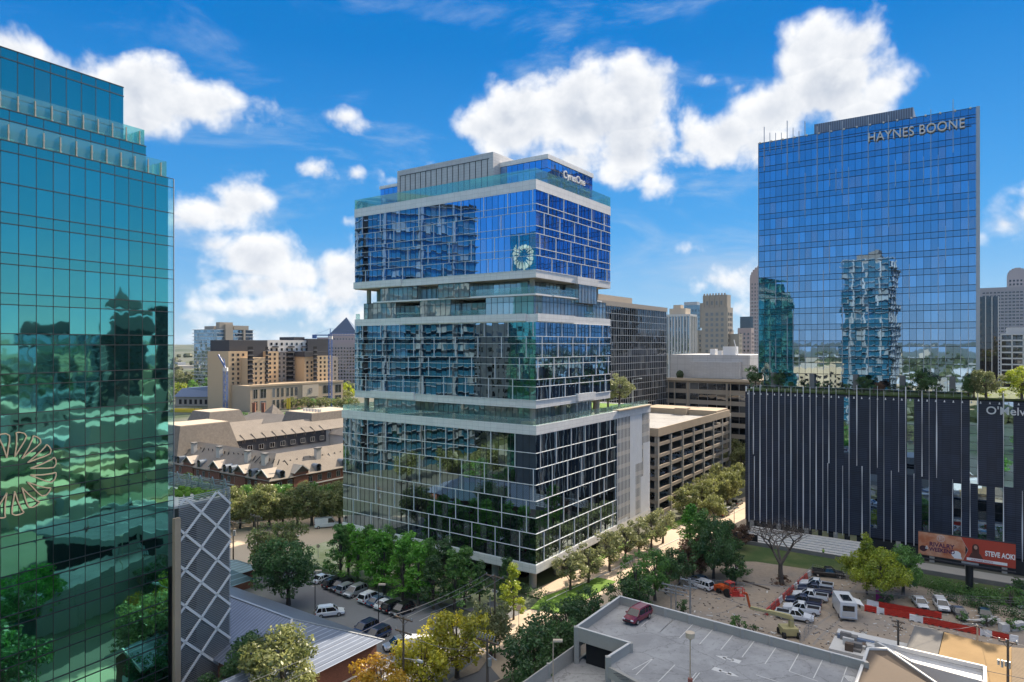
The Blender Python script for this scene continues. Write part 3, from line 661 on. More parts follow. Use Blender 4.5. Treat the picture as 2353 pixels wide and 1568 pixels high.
def green_tower():
    t = thing('mirror_tower', 'green mirror glass tower with stepped top and a thin outlined petal ring sign', 'building', R0, GL)
    zl = [-0.01]; z = 46.0
    while z > 5: z -= 4.1
    zs = []
    while z < 62.5: zs += [z, z + 1.15]; z += 4.1
    zs = [0.0] + [q for q in zs if q > 1] + [65.7, 66.7]
    zs = sorted(set(round(q, 3) for q in zs))
    zs = [q for q in zs if q < 63] + [65.6, 66.7]
    gl, fr = MB(), MB(); W = 57.0; st = 1.63
    f = Face('R', -W, 0); n = round(W / st)
    curtain(f, gl, fr, W, zs, st, None, .05, .09, .05, fr, .06)
    f2 = Face('B', -36, 0)
    curtain(f2, gl, fr, 36, zs, 1.5, None, .05, .09, .05, fr, .06)
    gl.build('facade_glass', M['g_green'], t, pane=True); fr.build('facade_joints', M['dark'], t)
    b = MB(); b.box(-35.9, -.1, -W + .1, -.1, 0, 66.5); b.build('tower_core', M['black'], t)
    # pale corner pane strip
    gl, fr = MB(), MB(); curtain(Face('R', .0, .0), gl, fr, .75, zs[-24:], .75, None, .05, .07, .03); fr.box(-.02, .03, .70, .76, zs[-24], 66.7)
    gl.build('corner_glass_fin', M['rail'], t, pane=True); fr.build('corner_fin_joints', M['dark'], t)
    b = MB(); b.box(-.05, .06, .72, .80, 0, 66.7); b.build('corner_post', M['steel'], t)
    # stepped tiers
    gl, fr, co = MB(), MB(), MB()
    for (s, z0, z1, rows_) in ((1.75, 66.7, 70.4, [66.7, 69.3, 70.4]), (3.5, 70.4, 77.4, [70.4, 72.3, 76.3, 77.4])):
        curtain(Face('R', -W, -s), gl, fr, W - s, rows_, st, None, .06, .09, .05, fr, .06)
        curtain(Face('B', -36, -s), gl, fr, 36 - s, rows_, 1.5, None, .06, .09, .05, fr, .06)
        co.box(-35.9, -s - .1, -W, -s - .1, z0 - .1, z1 - .1)
    gl.build('tier_glass', M['g_green'], t, pane=True); fr.build('tier_joints', M['dark'], t); co.build('tier_core', M['black'], t)
    # glass wind screens on posts, white planters
    for (s, z) in ((0.12, 66.7), (1.87, 70.4)):
        b = MB(); b.box(-s - .03, -s, -W, -s, z, z + 2.0); b.box(-36, -s, -s - .03, -s, z, z + 2.0); b.build('wind_screen', M['rail'], t)
        k = -W + .7
        while k < -s:
            b = MB(); b.box(-s + .02, -s + .12, k - .05, k + .05, z, z + 1.7); b.box(-s + .0, -s + .15, k - .08, k + .08, z + .85, z + 1.0); b.box(-s, -s + .15, k - .08, k + .08, z, z + .2); k += 1.63; b.build('screen_post', M['concrete'], t)
        for kx in (-1.2, -2.6): b = MB(); b.box(-s + kx, -s + kx + .1, -s - .2, -s - .1, z, z + 1.9); b.build('screen_post', M['offwhite'], t)
        for k in (-25, -18, -13.4, -8, -5.2):
            b = MB(); b.prism([(-s - .9, k), (-s - .35, k + .1), (-s - .35, k + 1.5), (-s - .9, k + 1.3)], z, z + .4); b.build('sun_lounger', M['white'], t)
    b = MB(); p = lambda a, z, o: (o, a, z)
    flower(b, -17.05, 32.8, 4.3, p, w=.11); b.build('petal_sign', M['tan_concrete'], t)
    gl, fr = MB(), MB(); curtain(Face('B', -34.5, .3), gl, fr, 10, [66.7, 69.3, 70.4, 73.4, 74.5, 77.6, 79.2], 1.5, None, .05, .09, .05, fr, .06)
    gl.build('lift_tower_glass', M['g_green'], t, pane=True); fr.build('lift_tower_joints', M['dark'], t)
    b = MB(); b.box(-34.5, -24.5, -9, .2, 66, 79.2); b.build('lift_tower_core', M['black'], t)
    b2 = MB(); flower(b2, -29.8, 72.6, 4.0, lambda a, z, o: (a, o + .3, z), filled=True); b2.build('petal_emblem', M['cream_emblem'], t)
    return t
green_tower()

def slat_garage():
    """parking block with slat screens right beside the green tower"""
    t = thing('parking_block', 'grey slatted parking block with pale diamond lattice, right of the green tower', 'building', R0, GL)
    W0, W1, H = 1.4, 8.9, 26.6
    b = MB(); b.box(-26, -.1, W0 + .1, W1 - .1, 0, H - 1.2); b.build('core', M['concrete_dk'], t)
    b = MB(); b.box(-27, -.3, .9, W1 - .4, H - 1.2, H - .9); b.build('roof_deck', M['offwhite'], t)
    b = MB(); z = .2
    while z < H: b.box(0, .10, W0, W1, z, z + .10); b.box(-14, 0, W1, W1 + .1, z, z + .10); z += .24
    b.build('slat_screen', M['steel'], t)
    b = MB()
    for k in range(5): b.box(-.05, .0, 2.4, 3.9, 3.2 + 4.4 * k, 5.4 + 4.4 * k)
    b.build('screen_opening', M['black'], t)
    b = MB()
    dia = 5.05; w = .30; o = .16
    # two families of crossing bands
    a0, a1 = W0 + .1, W1 - .05
    def band(za, zb, A=a0, B=a1): b.beam((o, A, za), (o, B, zb), .10, w, up=(0, 0, 1))
    per = 4.55
    for k in range(-3, 8):
        z0 = H - .2 - per * k
        def clip(zA, zB):
            A, B = a0, a1
            top = H - .1
            if zA > top and zB > top: return
            if zA > top: A = a0 + (zA - top) / (zA - zB) * (a1 - a0); zA = top
            if zB > top: B = a0 + (top - zA) / (zB - zA) * (a1 - a0); zB = top
            if zA < .3 or zB < .3: return
            b.beam((o, A, zA), (o, B, zB), .10, w)
        clip(z0 + .9, z0 + .9 - 7.3); clip(z0 - 9.6, z0 - 2.3)
    b.build('diamond_lattice', M['white'], t)
    b = MB()
    for k in range(9): b.box(-24, 0, W1 - .1, W1 - .04, H - .9 + .22 * k, H - .82 + .22 * k)
    for k in range(9): b.beam((-2.6 * k - .2, W1 - .07, H - 1), (-2.6 * k - 1.0, W1 - .07, H + 1.2), .12); b.beam((-2.6 * k - 1.8, W1 - .07, H - 1), (-2.6 * k - 1.0, W1 - .07, H + 1.2), .12)
    b.build('roof_railing', M['steel'], t)
    b = MB(); b.box(.02, .55, .55, 1.35, 0, H - 2.2); b.build('concrete_pier', M['tan_concrete'], t)
    b = MB()
    for k in range(90): x, y = rnd.uniform(-9, -.6), rnd.uniform(W0 + 3, W1 - .6); b.blob((x, y, H - .7), rnd.uniform(.15, .45), 5)
    b.build('roof_planting', M['brightgrass'], t)
slat_garage()

# ================================================================== RIGHT TOWER AND ITS PODIUM
T0 = Vector((62.6, 170.0, 0)); P0 = Vector((57.2, 164.0, 0))
def slab_tower():
    t = thing('glass_slab_tower', 'tall flat blue mirror glass tower with white roof lettering, standing on the dark podium', 'building', T0, GA)
    W, Dp, z0, z1 = 45.3, 32, 39.0, 97.1
    zs = []; z = z0
    while z < z1 - 1.5: zs += [z, z + 2.65]; z += 4.0
    zs = [q for q in zs if q < z1 - 1.8] + [z1 - 1.5, z1]
    gl, fr, th = MB(), MB(), MB(); st = W / 33
    curtain(Face('F', 0, 0), gl, th, W, zs, st, None, .08, .12, .04, th, .07)
    curtain(Face('R', 0, W), gl, th, Dp, zs, st, None, .08, .12, .04, None)
    curtain(Face('L', 0, 0), gl, th, Dp, zs, st, None, .08, .12, .04, None)
    gl.build('facade_glass', M['g_right'], t, pane=True); th.build('facade_joints', M['dark'], t)
    b = MB(); b.box(.1, W - .1, .1, Dp, z0, z1 - .1); b.build('tower_core', M['black'], t)
    b = MB(); b.box(W, W + .7, -.35, .9, z0, z1 + .1); b.build('edge_fin', M['steel'], t); b = MB(); b.box(-.12, 0, -.2, 0, z0, z1 + .1); b.build('edge_fin', M['steel'], t)
    # white blades of random length
    b = MB(); q = random.Random(11)
    fixed = {1: (90, 101), 5: (88, 101.5), 7: (90.5, 98.4), 8: (97, 100.6), 10: (82, 98.8), 12: (90, 98.6), 14: (82, 99), 18: (88, 99), 21: (73, 98.5), 24: (78, 94.5), 27: (79, 98.2), 30: (88, 99.6)}
    for k in range(1, 33):
        x = k * st
        if k in fixed: s = fixed[k]; b.box(x - .07, x + .07, -.32, 0, s[0], s[1])
        elif k < 8: b.box(x - .05, x + .05, -.3, 0, 94.5, 98 + q.random() * 1.6)
        zz = 40
        while zz < 84:
            L = q.uniform(6, 16)
            if q.random() < .33: b.box(x - .05, x + .05, -.25, 0, zz, min(zz + L, 88))
            zz += L + q.uniform(2, 14)
    b.build('facade_blade', M['steel'], t)
    b = MB()
    for k in range(0, 33, 2): b.box(k * st + .2, k * st + .55, -.5, -.05, z1 - .15, z1 + .15)
    b.build('roof_edge_lights', M['offwhite'], t)
    text_obj('roof_lettering', 'HAYNES BOONE', 3.0, M['offwhite'], t, wallM(Face('F', 0, 0), 24.6, 93.0, .55), .28, .80, spacing=1.06)
    b = MB(); b.box(24.6, 44.5, -.3, -.1, 93.2, 93.3); b.box(24.6, 44.5, -.3, -.1, 95, 95.1); b.build('letter_rack', M['dark'], t)
    b = MB(); b.box(12.5, 33.5, 3, 22, 97, 100.4); b.build('roof_plant_screen', M['ribgrey'], t)
    # tall open lobby floor between the podium roof and the slab
    gl, fr = MB(), MB(); curtain(Face('F', 1, .8), gl, fr, W - 2, [35.4, 39], 1.4, None, .06, .1, .05, fr, .06); curtain(Face('L', 1, 1), gl, fr, 30, [35.4, 39], 1.4, None, .06, .1, .05)
    gl.build('lobby_glass', M['g_right'], t, pane=True); fr.build('lobby_frames', M['dark'], t)
    b = MB(); b.box(1.2, W - 1.2, 1, Dp, 35.3, 39); b.build('lobby_core', M['interior'], t)
    for x in (3, 12, 21.5, 31, 40.5):
        c = MB(); c.box(x, x + 1.1, -.3, .8, 35.4, 39.1); c.build('column', M['concrete_dk'], t)
M['ribgrey'] = stripemat('ribbed_grey_metal', (0.24, 0.29, 0.36), (0.12, 0.15, 0.20), 0.5, 0.6, 3, 0.5, 0.2)
M['perf'] = stripemat('dark_perforated_mesh', (0.028, 0.037, 0.064), (0.010, 0.015, 0.032), 0.42, 0.6, 2, 0.5, 0.0, seam=(1.55, 2.9))
slab_tower()
def podium():
    t = thing('podium_block', 'dark navy mesh clad podium with white upright blades, under the slab tower', 'building', P0, GA)
    W, Dp, H = 74.0, 46.0, 35.2
    b = MB(); b.box(.3, W, .3, Dp, 3, H - .4); b.build('core', M['black'], t)
    b = MB(); b.box(.2, W, .2, Dp, H - .4, H); b.build('roof_slab', M['grass'], t)
    f = Face('F', 0, 0)
    # where blades stand: photo columns -> metres along the wall
    def along(c):
        k = ((1678.4 + .3251 * c) - CX) / F
        return (k * P0.y - P0.x) / (.821 + .571 * k)
    up = [(800, 845, 21.5, 34.2), (1247, 1298, 18, 34.4), (1692, 1745, 17.4, 34.6), (1935, 2000, 17, 34.6)]
    lo = [(988, 1037, 5.5, 17.4), (1352, 1403, 5, 17.4), (1577, 1630, 5, 17.2), (1750, 1810, 5, 17.2), (1870, 1925, 5, 17.2)]
    mid = [(797, 835, 17.8, 21.2), (1247, 1293, 17.6, 18)]
    def tier(z0, z1, gaps):
        m = MB(); a = 0
        for (c0, c1, g0, g1) in sorted(gaps):
            A, B = along(c0), along(c1)
            f.box(m, a, A, z0, z1, 0, .12)
            if g0 > z0 + .05: f.box(m, A, B, z0, g0, 0, .12)
            if g1 < z1 - .05: f.box(m, A, B, g1, z1, 0, .12)
            a = B
        f.box(m, a, W, z0, z1, 0, .12); return m
    m1 = tier(17.5, 34.6, up); m1.box(-.12, 0, 0, Dp, 17.5, 34.6); m1.build('upper_mesh', M['perf'], t)
    m2 = tier(3.4, 17.42, lo); m2.box(-.12, 0, 0, Dp, 3.4, 17.42); m2.build('lower_mesh', M['perf'], t)
    gl, fr = MB(), MB()
    for (c0, c1, g0, g1) in up + lo:
        A, B = along(c0), along(c1); n = round((g1 - g0) / 1.75); zz = [g0 + (g1 - g0) * i / n for i in range(n + 1)]
        gl, fr = MB(), MB(); ff = Face('F', A, .12); curtain(ff, gl, fr, B - A, zz, 1.6, None, .05, .07, .03)
        gl.build('slot_window', M['g_right'], t, pane=True); fr.build('slot_window_joints', M['dark'], t)
    # white upright blades: column, bottom, top and width
    blades = [(134, 3, 35, .10), (165, 19.5, 35.9, .22), (172, 3.5, 19, .16), (212, 3, 36.2, .30), (258, 3, 35.4, .1), (300, 3, 35.4, .12), (345, 3, 36, .12), (388, 3, 35.6, .1), (430, 3, 36, .22), (475, 3, 35.6, .1), (517, 3, 36.3, .28), (565, 3, 36.2, .14), (608, 3, 36.4, .28), (655, 3, 35.4, .1), (698, 19, 36.8, .26), (690, 3, 19, .16), (748, 3, 36, .1), (795, 3, 18.7, .2), (840, 3, 36, .12),
              (895, 19, 37, .28), (932, 3, 19, .3), (988, 3, 36.6, .1), (1040, 19, 37, .24), (1086, 3, 36, .1), (1138, 3, 18.6, .12), (1190, 18.5, 36.6, .12), (1240, 3, 37, .34), (1298, 3, 18.4, .2), (1355, 18, 36.8, .26), (1405, 3, 36.6, .1), (1458, 18, 37, .34), (1571, 3, 18, .24), (1633, 3, 36.4, .1), (1694, 3, 17.8, .24), (1748, 17.5, 36.6, .3), (1930, 3, 36.4, .3), (2063, 3, 17, .3), (2110, 3, 36, .3), (2190, 10, 36, .2), (2300, 3, 36, .3)]
    for (c, z0, z1, w) in blades:
        a = along(c)
        if a > W: continue
        m = MB(); n = 7; w *= .72; ph = (c * 7 % 11) / 11 * 6.28
        for i in range(n):
            za, zb = z0 + (z1 - z0) * i / n, z0 + (z1 - z0) * (i + 1) / n
            wa = w * (.62 + .38 * math.sin(ph + i * .9)); wb = w * (.62 + .38 * math.sin(ph + (i + 1) * .9))
            def q(a_, z_, o_): return f.pt(a_, z_, o_)
            m.hexa([q(a - wa / 2, za, .5), q(a + wa / 2, za, .5), q(a + wa / 2, za, .12), q(a - wa / 2, za, .12), q(a - wb / 2, zb, .5), q(a + wb / 2, zb, .5), q(a + wb / 2, zb, .12), q(a - wb / 2, zb, .12)])
        m.build('facade_blade', M['white'], t)
    m = MB()
    for k in range(9): m.box(-.5, -.12, 1.5 + 4.6 * k, 1.65 + 4.6 * k, 3, 35.8)
    m.build('side_blade', M['white'], t)
    m = MB()
    for k in range(48):
        a = .6 + 1.55 * k; m.cyl(f.pt(a, 34.0, .35), f.pt(a, 34.45, .35), .17, .04, 6)
    m.build('spot_lights', M['white'], t)
    m = MB(); f.box(m, 0, W, 36.2, 36.26, .05, .12); 
    for k in range(48): f.box(m, .6 + 1.55 * k, .64 + 1.55 * k, 35.1, 36.2, .06, .11)
    m.build('roof_railing', M['steel'], t)
    text_obj('wall_lettering', "O'Melveny", 2.2, M['white'], t, wallM(f, along(1805), 32.0, .55), .15, 1.0, bold=.02)
    m = MB(); f.box(m, 0, W, .1, 3.4, -.6, -.4); m.build('base_wall', M['dark'], t)
    for k in range(12):
        a = 1 + 6.2 * k; m = MB(); f.box(m, a, a + .9, 0, 3.5, -.4, .1); m.build('column', M['concrete'], t)
    for a in (15.0, 17.2, 20.5, 23): m = MB(); f.box(m, a, a + 1.3, .4, 3.2, -.38, -.2); m.build('yellow_panel', M['yellow'], t)
podium()
# ================================================================== helpers for windowed buildings
def windows(t, face, cells, m='win', frame=None, fw=.08, name='window', rec=.10, limit=100, count=[0]):
    """cells: (a0,a1,z0,z1). Each window is its own part up to `limit` per thing, the rest one part of kind stuff"""
    done = t.get('_nw', 0); shared = {}
    rest = MB(); rf = MB()
    for (a0, a1, z0, z1) in cells:
        if done < limit:
            key = (round(a1 - a0, 2), round(z1 - z0, 2))
            if key not in shared:
                mb = MB(); f0 = Face(face.k, 0, 0); f0.quad(mb, 0, key[0], 0, key[1], 0.02, 0, rcol())
                fw_ = fw
                for (b0, b1, y0, y1) in ((0, key[0], 0, fw_), (0, key[0], key[1] - fw_, key[1]), (0, fw_, 0, key[1]), (key[0] - fw_, key[0], 0, key[1]), (key[0] / 2 - fw_ / 2, key[0] / 2 + fw_ / 2, 0, key[1])):
                    f0.box(mb, b0, b1, y0, y1, .0, .07, 1)
                shared[key] = [mb.mesh(name, [M[m], frame or M['offwhite']], pane=True) for _ in range(1)]
            o = bpy.data.objects.new(name, rnd.choice(shared[key])); COL.objects.link(o); o.parent = t; o.location = face.pt(a0, z0, 0.0); done += 1
        else:
            face.quad(rest, a0, a1, z0, z1, 0.02, 0, rcol()); face.box(rest, (a0 + a1) / 2 - .04, (a0 + a1) / 2 + .04, z0, z1, 0, .06, 1)
    t['_nw'] = done
    o = rest.build(name + '_field', [M[m], frame or M['offwhite']], t, pane=True)
    if o: tag(o, kind='stuff')
def grid(W, H, z0, pitch, fl, w, h, sill=.9, a0=None, skip=None):
    n = int((W - .4) / pitch); off = (W - n * pitch) / 2 if a0 is None else a0; nf = int((H - .5) / fl); cs = []
    for j in range(nf - 1, -1, -1):
        for i in range(n):
            if skip and skip(i, j): continue
            a = off + i * pitch + (pitch - w) / 2; cs.append((a, a + w, z0 + j * fl + sill, z0 + j * fl + sill + h))
    return cs
M['tanwall'] = mat('tan_stucco', (0.56, 0.41, 0.25), 0.9, var=0.08, scale=.05)
M['greywall'] = mat('grey_stucco', (0.30, 0.27, 0.24), 0.9, var=0.08, scale=.05)
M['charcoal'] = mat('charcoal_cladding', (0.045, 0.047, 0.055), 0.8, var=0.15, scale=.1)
M['pinkstone'] = mat('pink_granite', (0.46, 0.35, 0.32), 0.7, var=0.08, scale=.05)
M['limestone'] = mat('limestone', (0.40, 0.34, 0.27), 0.9, var=0.14, scale=.05)
M['creamstone'] = mat('cream_stone', (0.56, 0.46, 0.34), 0.9, var=0.1, scale=.05)
M['whitewall'] = panelmat('white_panels', (0.50, 0.50, 0.50), 3.0, 2.4, .08, .6)
M['shingle'] = mat('asphalt_shingle', (0.225, 0.195, 0.165), 0.95, var=0.26, scale=.22, var2=.3, scale2=4, bump=.3)
M['shingle2'] = mat('worn_shingle', (0.195, 0.17, 0.145), 0.95, var=0.4, scale=1.1, var2=.35, scale2=4, bump=.3)
M['bluepyr'] = mat('blue_metal_roof', (0.02, 0.055, 0.12), .5, .3)
M['greenroof'] = mat('blue_grey_tiles', (0.13, 0.18, 0.27), .7)
M['slateblue'] = mat('dormer_zinc', (0.16, 0.19, 0.23), .5, .3)
M['render_w'] = mat('pale_render', (0.50, 0.48, 0.45), .9)
def bld(name, label, cat, loc, rz=GA, group=None): return thing(name, label, cat, loc, rz, group)

# ---- white slab glass tower with balconies, far left
def far_condo():
    L = G(490, 862 + 0); Y = 640.0; s = F / Y
    loc = Vector(((491 - CX) / s, Y, 0)); t = bld('condo_tower', 'distant pale glass condominium tower with white floor slabs, beyond the blue roofed restaurant', 'building', loc, R(-34.8))
    H = CAMZ + (793 - 757) / s
    b = MB(); b.box(-34, 0, 0, 42, 0, H); b.build('core', M['g_far'], t)
    gl = MB(); n = 18; fh = H / n
    for j in range(n):
        for i in range(12): Face('F', -34, -.1).quad(gl, i * 2.83, (i + 1) * 2.83, j * fh, (j + 1) * fh, 0, 0, rcol())
        for i in range(12): Face('R', 0, .1).quad(gl, i * 3.5, (i + 1) * 3.5, j * fh, (j + 1) * fh, 0, 0, rcol())
    gl.build('window_wall', M['g_farblue'], t, pane=True)
    b = MB()
    for j in range(n + 1):
        b.box(-36, .1, -1.0, 0, j * fh - .35, j * fh + .1)
        for (y0, y1) in ((2, 10), (20, 30), (33, 43)): b.box(0, 1.8, y0, y1, j * fh - .35, j * fh + .1)
    b.build('balcony_slab', M['offwhite'], t)
    b = MB(); b.box(0, 2.2, 11, 19, 0, H + 5); b.box(0, 2.0, 30.5, 32.6, 0, H); b.box(-6, 0, 6, 20, H, H + 7); b.box(-26, -10, 6, 20, H, H + 3.4); b.box(-10, 2, 20, 36, H, H + 4); b.build('stair_core', M['limestone'], t)
M['g_farblue'] = glass('pale_blue_glass', (0.42, 0.55, 0.66), .01, .01, .5, refl=.75, inner=(.1, .12, .14), vary=.4)
far_condo()

# ---- tan apartment block with charcoal top and retail base
def tan_apartments():
    t = bld('apartment_block', 'tan mid-rise apartment block with charcoal penthouses and a low stone shop base', 'building', D(800, 793, 470) * 1.0, R(-6))
    t.location = Vector(((527 - CX) / F * 455, 455, 0)); t.rotation_euler = (0, 0, R(55.2)); OX, OY = t.location.x, t.location.y
    def X(px, y0=0):
        k = (px - CX) / F; ox, oy = OX - .821 * y0, OY + .571 * y0
        return (k * oy - ox) / (.571 - .821 * k)
    def Z(py, px=600, y0=10): return CAMZ + (HOR - py) * (OY + .571 * y0 + .821 * X(px, y0)) / F
    parts = [  # x0,x1,y0,z1, wall, front
        (525, 569, 14, 808, 'tanwall'), (569, 618, 6, 823, 'tanwall'), (612, 640, 16, 808, 'tanwall'), (614, 708, 22, 782, 'greywall'), (700, 722, 10, 820, 'tanwall'), (729, 763, 8, 818, 'tanwall'), (763, 777, 14, 820, 'greywall')]
    b = MB()
    for (x0, x1, y0, zt, m) in parts:
        w = MB(); xa, xb, zz = X(x0, y0), X(x1, y0), Z(zt, x0, y0); w.box(xa, xb, y0, y0 + 26, 0, zz); wo = w.build('wing', M[m], t)
        W = xb - xa; f = Face('F', xa, y0); cs = []
        H = zz - 14; n = max(1, int(W / 4.0)); fl = 3.35
        for j in range(int(H / fl)):
            for i in range(n):
                a = (W - n * 4.0) / 2 + i * 4.0 + 1.1; cs.append((a, a + 1.8, 14.6 + j * fl, 14.6 + j * fl + 1.9))
        windows(t, f, cs[::-1], frame=M['greywall'] if m == 'tanwall' else M['offwhite'], limit=92)
    w = MB(); w.box(X(527, 20), X(614, 20), 20, 44, 0, Z(782, 560, 20)); w.box(X(707, 20), X(757, 20), 20, 44, 0, Z(779, 730, 20)); w.box(X(700, 9), X(757, 9), 9, 30, Z(820, 730, 9), Z(808, 730, 9)); w.box(X(675, 26), X(700, 26), 26, 44, 0, Z(775, 690, 26)); w.build('charcoal_top', M['charcoal'], t)
    def flush(): b.build('balcony_stack', [M['concrete_dk'], M['black']], t); bb.build('balcony_railing', M['charcoal'], t)
    for (x0, x1) in ((622, 637), (658, 674), (690, 704)):
        b, bb = MB(), MB()
        for j in range(9):
            z = 15 + 3.6 * j; p_, q_ = X(x0, 22), X(x1, 22); b.box(p_, q_, 20.2, 21.95, z, z + .35); bb.box(p_, q_, 20.2, 20.3, z + .35, z + 1.3)
            b.box(p_, q_, 21.9, 22.1, z + .4, z + 3.2, 1)
        flush()
    for (x0, x1) in ((569, 581), (720, 728), (610, 616)):
        b, bb = MB(), MB()
        for j in range(9):
            z = 15 + 3.35 * j; p_, q_ = X(x0, 6), X(x1, 6); b.box(p_, q_, 4.9, 6.2, z, z + .3); bb.box(p_, q_, 4.9, 5.0, z + .3, z + 1.2); b.box(p_, q_, 5.9, 6.05, z + .4, z + 3, 1)
        flush()
    w = MB(); zt_ = Z(782, 660, 22); w.box(X(614, 22), X(708, 22), 21.6, 22.1, zt_ - 9, zt_); w.build('white_upper_band', M['offwhite'], t)
    windows(t, Face('F', X(614, 22), 21.55), [(2.5 + 4.6 * i, 4.3 + 4.6 * i, z, z + 2) for i in range(8) for z in (zt_ - 8.2, zt_ - 4)], limit=130, frame=M['charcoal'])
    # stone base
    b0, b1 = X(575, -8), X(788, -8); zb = Z(884, 640, -8)
    w = MB(); w.box(b0, b1, -8, 40, 0, zb); w.box(b0 - .3, b1 + .3, -8.4, -7.6, zb - .8, zb + .5); w.build('stone_base', M['tanwall2'], t)
    base = []
    for (a, b_) in ((582, 592), (598, 612), (626, 632), (636, 642), (646, 652), (658, 664), (668, 674), (678, 684), (742, 760), (770, 784)):
        A_, B_ = X(a, -8) - b0, X(b_, -8) - b0; base.append((A_, B_, zb * .5, zb * .86)); base.append((A_, B_, .6, zb * .4))
    windows(t, Face('F', b0, -8), base, name='shop_window', frame=M['offwhite'], limit=160)
    s0, s1, sm = X(694, -8), X(731, -8), X(713, -8)
    w = MB(); w.box(s0, s1, -8.5, -8.0, zb * .42, zb * .92); w.box(sm - 1.3, sm + 1.3, -8.7, -8.5, zb * .58, zb * .78, 1); w.build('sign_panel', [M['creamstone'], M['concrete_dk']], t)
    text_obj('wall_emblem', 'S', 3.0, M['creamstone'], t, wallM(Face('F', 0, -8.7), sm - .9, zb * .59, .05), .1)
M['tanwall2'] = mat('tan_cast_stone', (0.47, 0.36, 0.24), .9, var=.12, scale=.08)
tan_apartments()

# ---- pyramid roofed pink office tower
def pyramid_tower():
    Y = 820.0; s = F / Y; x0 = (757 - CX) / s
    t = bld('pyramid_tower', 'pink granite office tower with a dark blue pyramid roof, behind the blue crane', 'building', Vector((x0, Y, 0)), R(2))
    W = 34; H = CAMZ + (793 - 768) / s; H0 = CAMZ + (793 - 787) / s
    b = MB(); b.box(0, W, 0, W, 0, H); b.box(-12, W + 10, -6, W, 0, H0); b.box(-16, 0, 4, W, 0, H0 + 6); b.build('wall', M['pinkstone'], t)
    windows(t, Face('F', -12, -6), grid(W + 22, H0 - 3, 0, 3.6, 4.0, 2.2, 2.3), frame=M['pinkstone'])
    windows(t, Face('F', 0, 0), grid(W, 8, H0 + 2, 3.6, 4.0, 2.2, 2.3), frame=M['pinkstone'], limit=110)
    b = MB(); h = CAMZ + (793 - 728) / s
    b.faces([(0, 0, H), (W, 0, H), (W, W, H), (0, W, H), (W / 2, W / 2, h)], [(0, 1, 4), (1, 2, 4), (2, 3, 4), (3, 0, 4)]); b.build('pyramid_roof', M['bluepyr'], t)
pyramid_tower()
def low_shops():
    t = bld('blue_roofed_restaurant', 'low stone building with a blue tiled roof and arched windows, beside the small crane', 'building', Vector(((395 - CX) / F * 500, 505, 0)), R(-4))
    b = MB(); b.box(0, 66, 0, 22, 0, 7); b.box(30, 42, -2, 10, 0, 12); b.build('wall', M['limestone'], t)
    b = MB(); b.faces([(-1, -1, 7), (67, -1, 7), (67, 23, 7), (-1, 23, 7), (3, 4, 13), (30, 4, 15), (30, 18, 15), (3, 18, 13), (63, 4, 11), (63, 18, 11)], [(0, 1, 8, 5, 4), (0, 4, 7, 3), (4, 5, 6, 7), (5, 8, 9, 6), (1, 2, 9, 8), (2, 3, 7, 6, 9)]); b.build('roof', M['greenroof'], t)
    b = MB()
    for x in (31.5, 35.2, 38.9): b.box(x, x + 1.7, -2.1, -2, 5, 9)
    for x in range(3, 28, 4): b.box(x, x + 2, -.1, 0, 1.5, 5)
    b.box(45, 64, -.2, 0, .3, 5); b.build('opening', M['black'], t)
    b = MB(); b.box(24, 30, 5, 11, 13, 18); b.build('chimney', M['tanwall'], t)
low_shops()

# ---- blue lattice cranes
def crane(px, py_top, py_bot, jib, label, Y=None):
    b0 = G(px, py_bot) if Y is None else Vector(((px - CX) / F * Y, Y, 0)); s = F / b0.y
    H = CAMZ + (793 - py_top) / s
    t = thing('tower_crane', label, 'crane', b0)
    m = MB(); w = 1.1; n = int(H / 2.6)
    for (x, y) in ((-w, -w), (w, -w), (w, w), (-w, w)): m.beam((x, y, 0), (x, y, H), .28)
    for i in range(n):
        z0, z1 = H * i / n, H * (i + 1) / n
        for (p, q) in (((-w, -w), (w, -w)), ((w, -w), (w, w)), ((w, w), (-w, w)), ((-w, w), (-w, -w))):
            if i % 2: p, q = q, p
            m.beam((*p, z0), (*q, z1), .16); m.beam((*p, z1), (*q, z1), .16)
    m.build('mast', M['blue'], t)
    m = MB(); m.box(-1.4, 1.4, -1.2, 1.2, H * .93, H * .93 + 2.4); m.build('cab', M['offwhite'], t)
    m = MB()
    if jib > 0:
        m.beam((0, 0, H), (0, 0, H + 4), .5)
        for k in range(int(jib / 2)):
            m.beam((2 * k, -.6, H - 1), (2 * k + 2, -.6, H - 1), .2); m.beam((2 * k, .6, H - 1), (2 * k + 2, .6, H - 1), .2); m.beam((2 * k, 0, H + .6), (2 * k + 2, 0, H + .6), .2)
            m.beam((2 * k, -.6, H - 1), (2 * k + 1, 0, H + .6), .14); m.beam((2 * k + 1, 0, H + .6), (2 * k + 2, -.6, H - 1), .14)
        m.beam((0, 0, H + 4), (jib * .7, 0, H + .7), .12); m.beam((0, 0, H + 4), (-12, 0, H - .6), .12)
        m.build('jib', M['blue'], t); m = MB(); m.beam((0, 0, H - .8), (-13, 0, H - .8), 1.2, .8); m.box(-13, -10, -1, 1, H - 3.2, H - .6); m.build('counter_jib', M['blue'], t)
    else:
        m.beam((0, 0, H), (-5.2, 1, H + 9), .9); m.beam((0, 0, H), (-1.5, 1, H + 6), .5); m.beam((-5.2, 1, H + 9), (-1.5, 1, H + 6), .2); m.build('jib', M['blue'], t)
crane(759, 768, 937, 46, 'tall blue lattice tower crane with its long jib, before the pyramid tower')
crane(518, 846, 950, 0, 'shorter blue lattice crane with its jib folded up, left of the tan apartments')
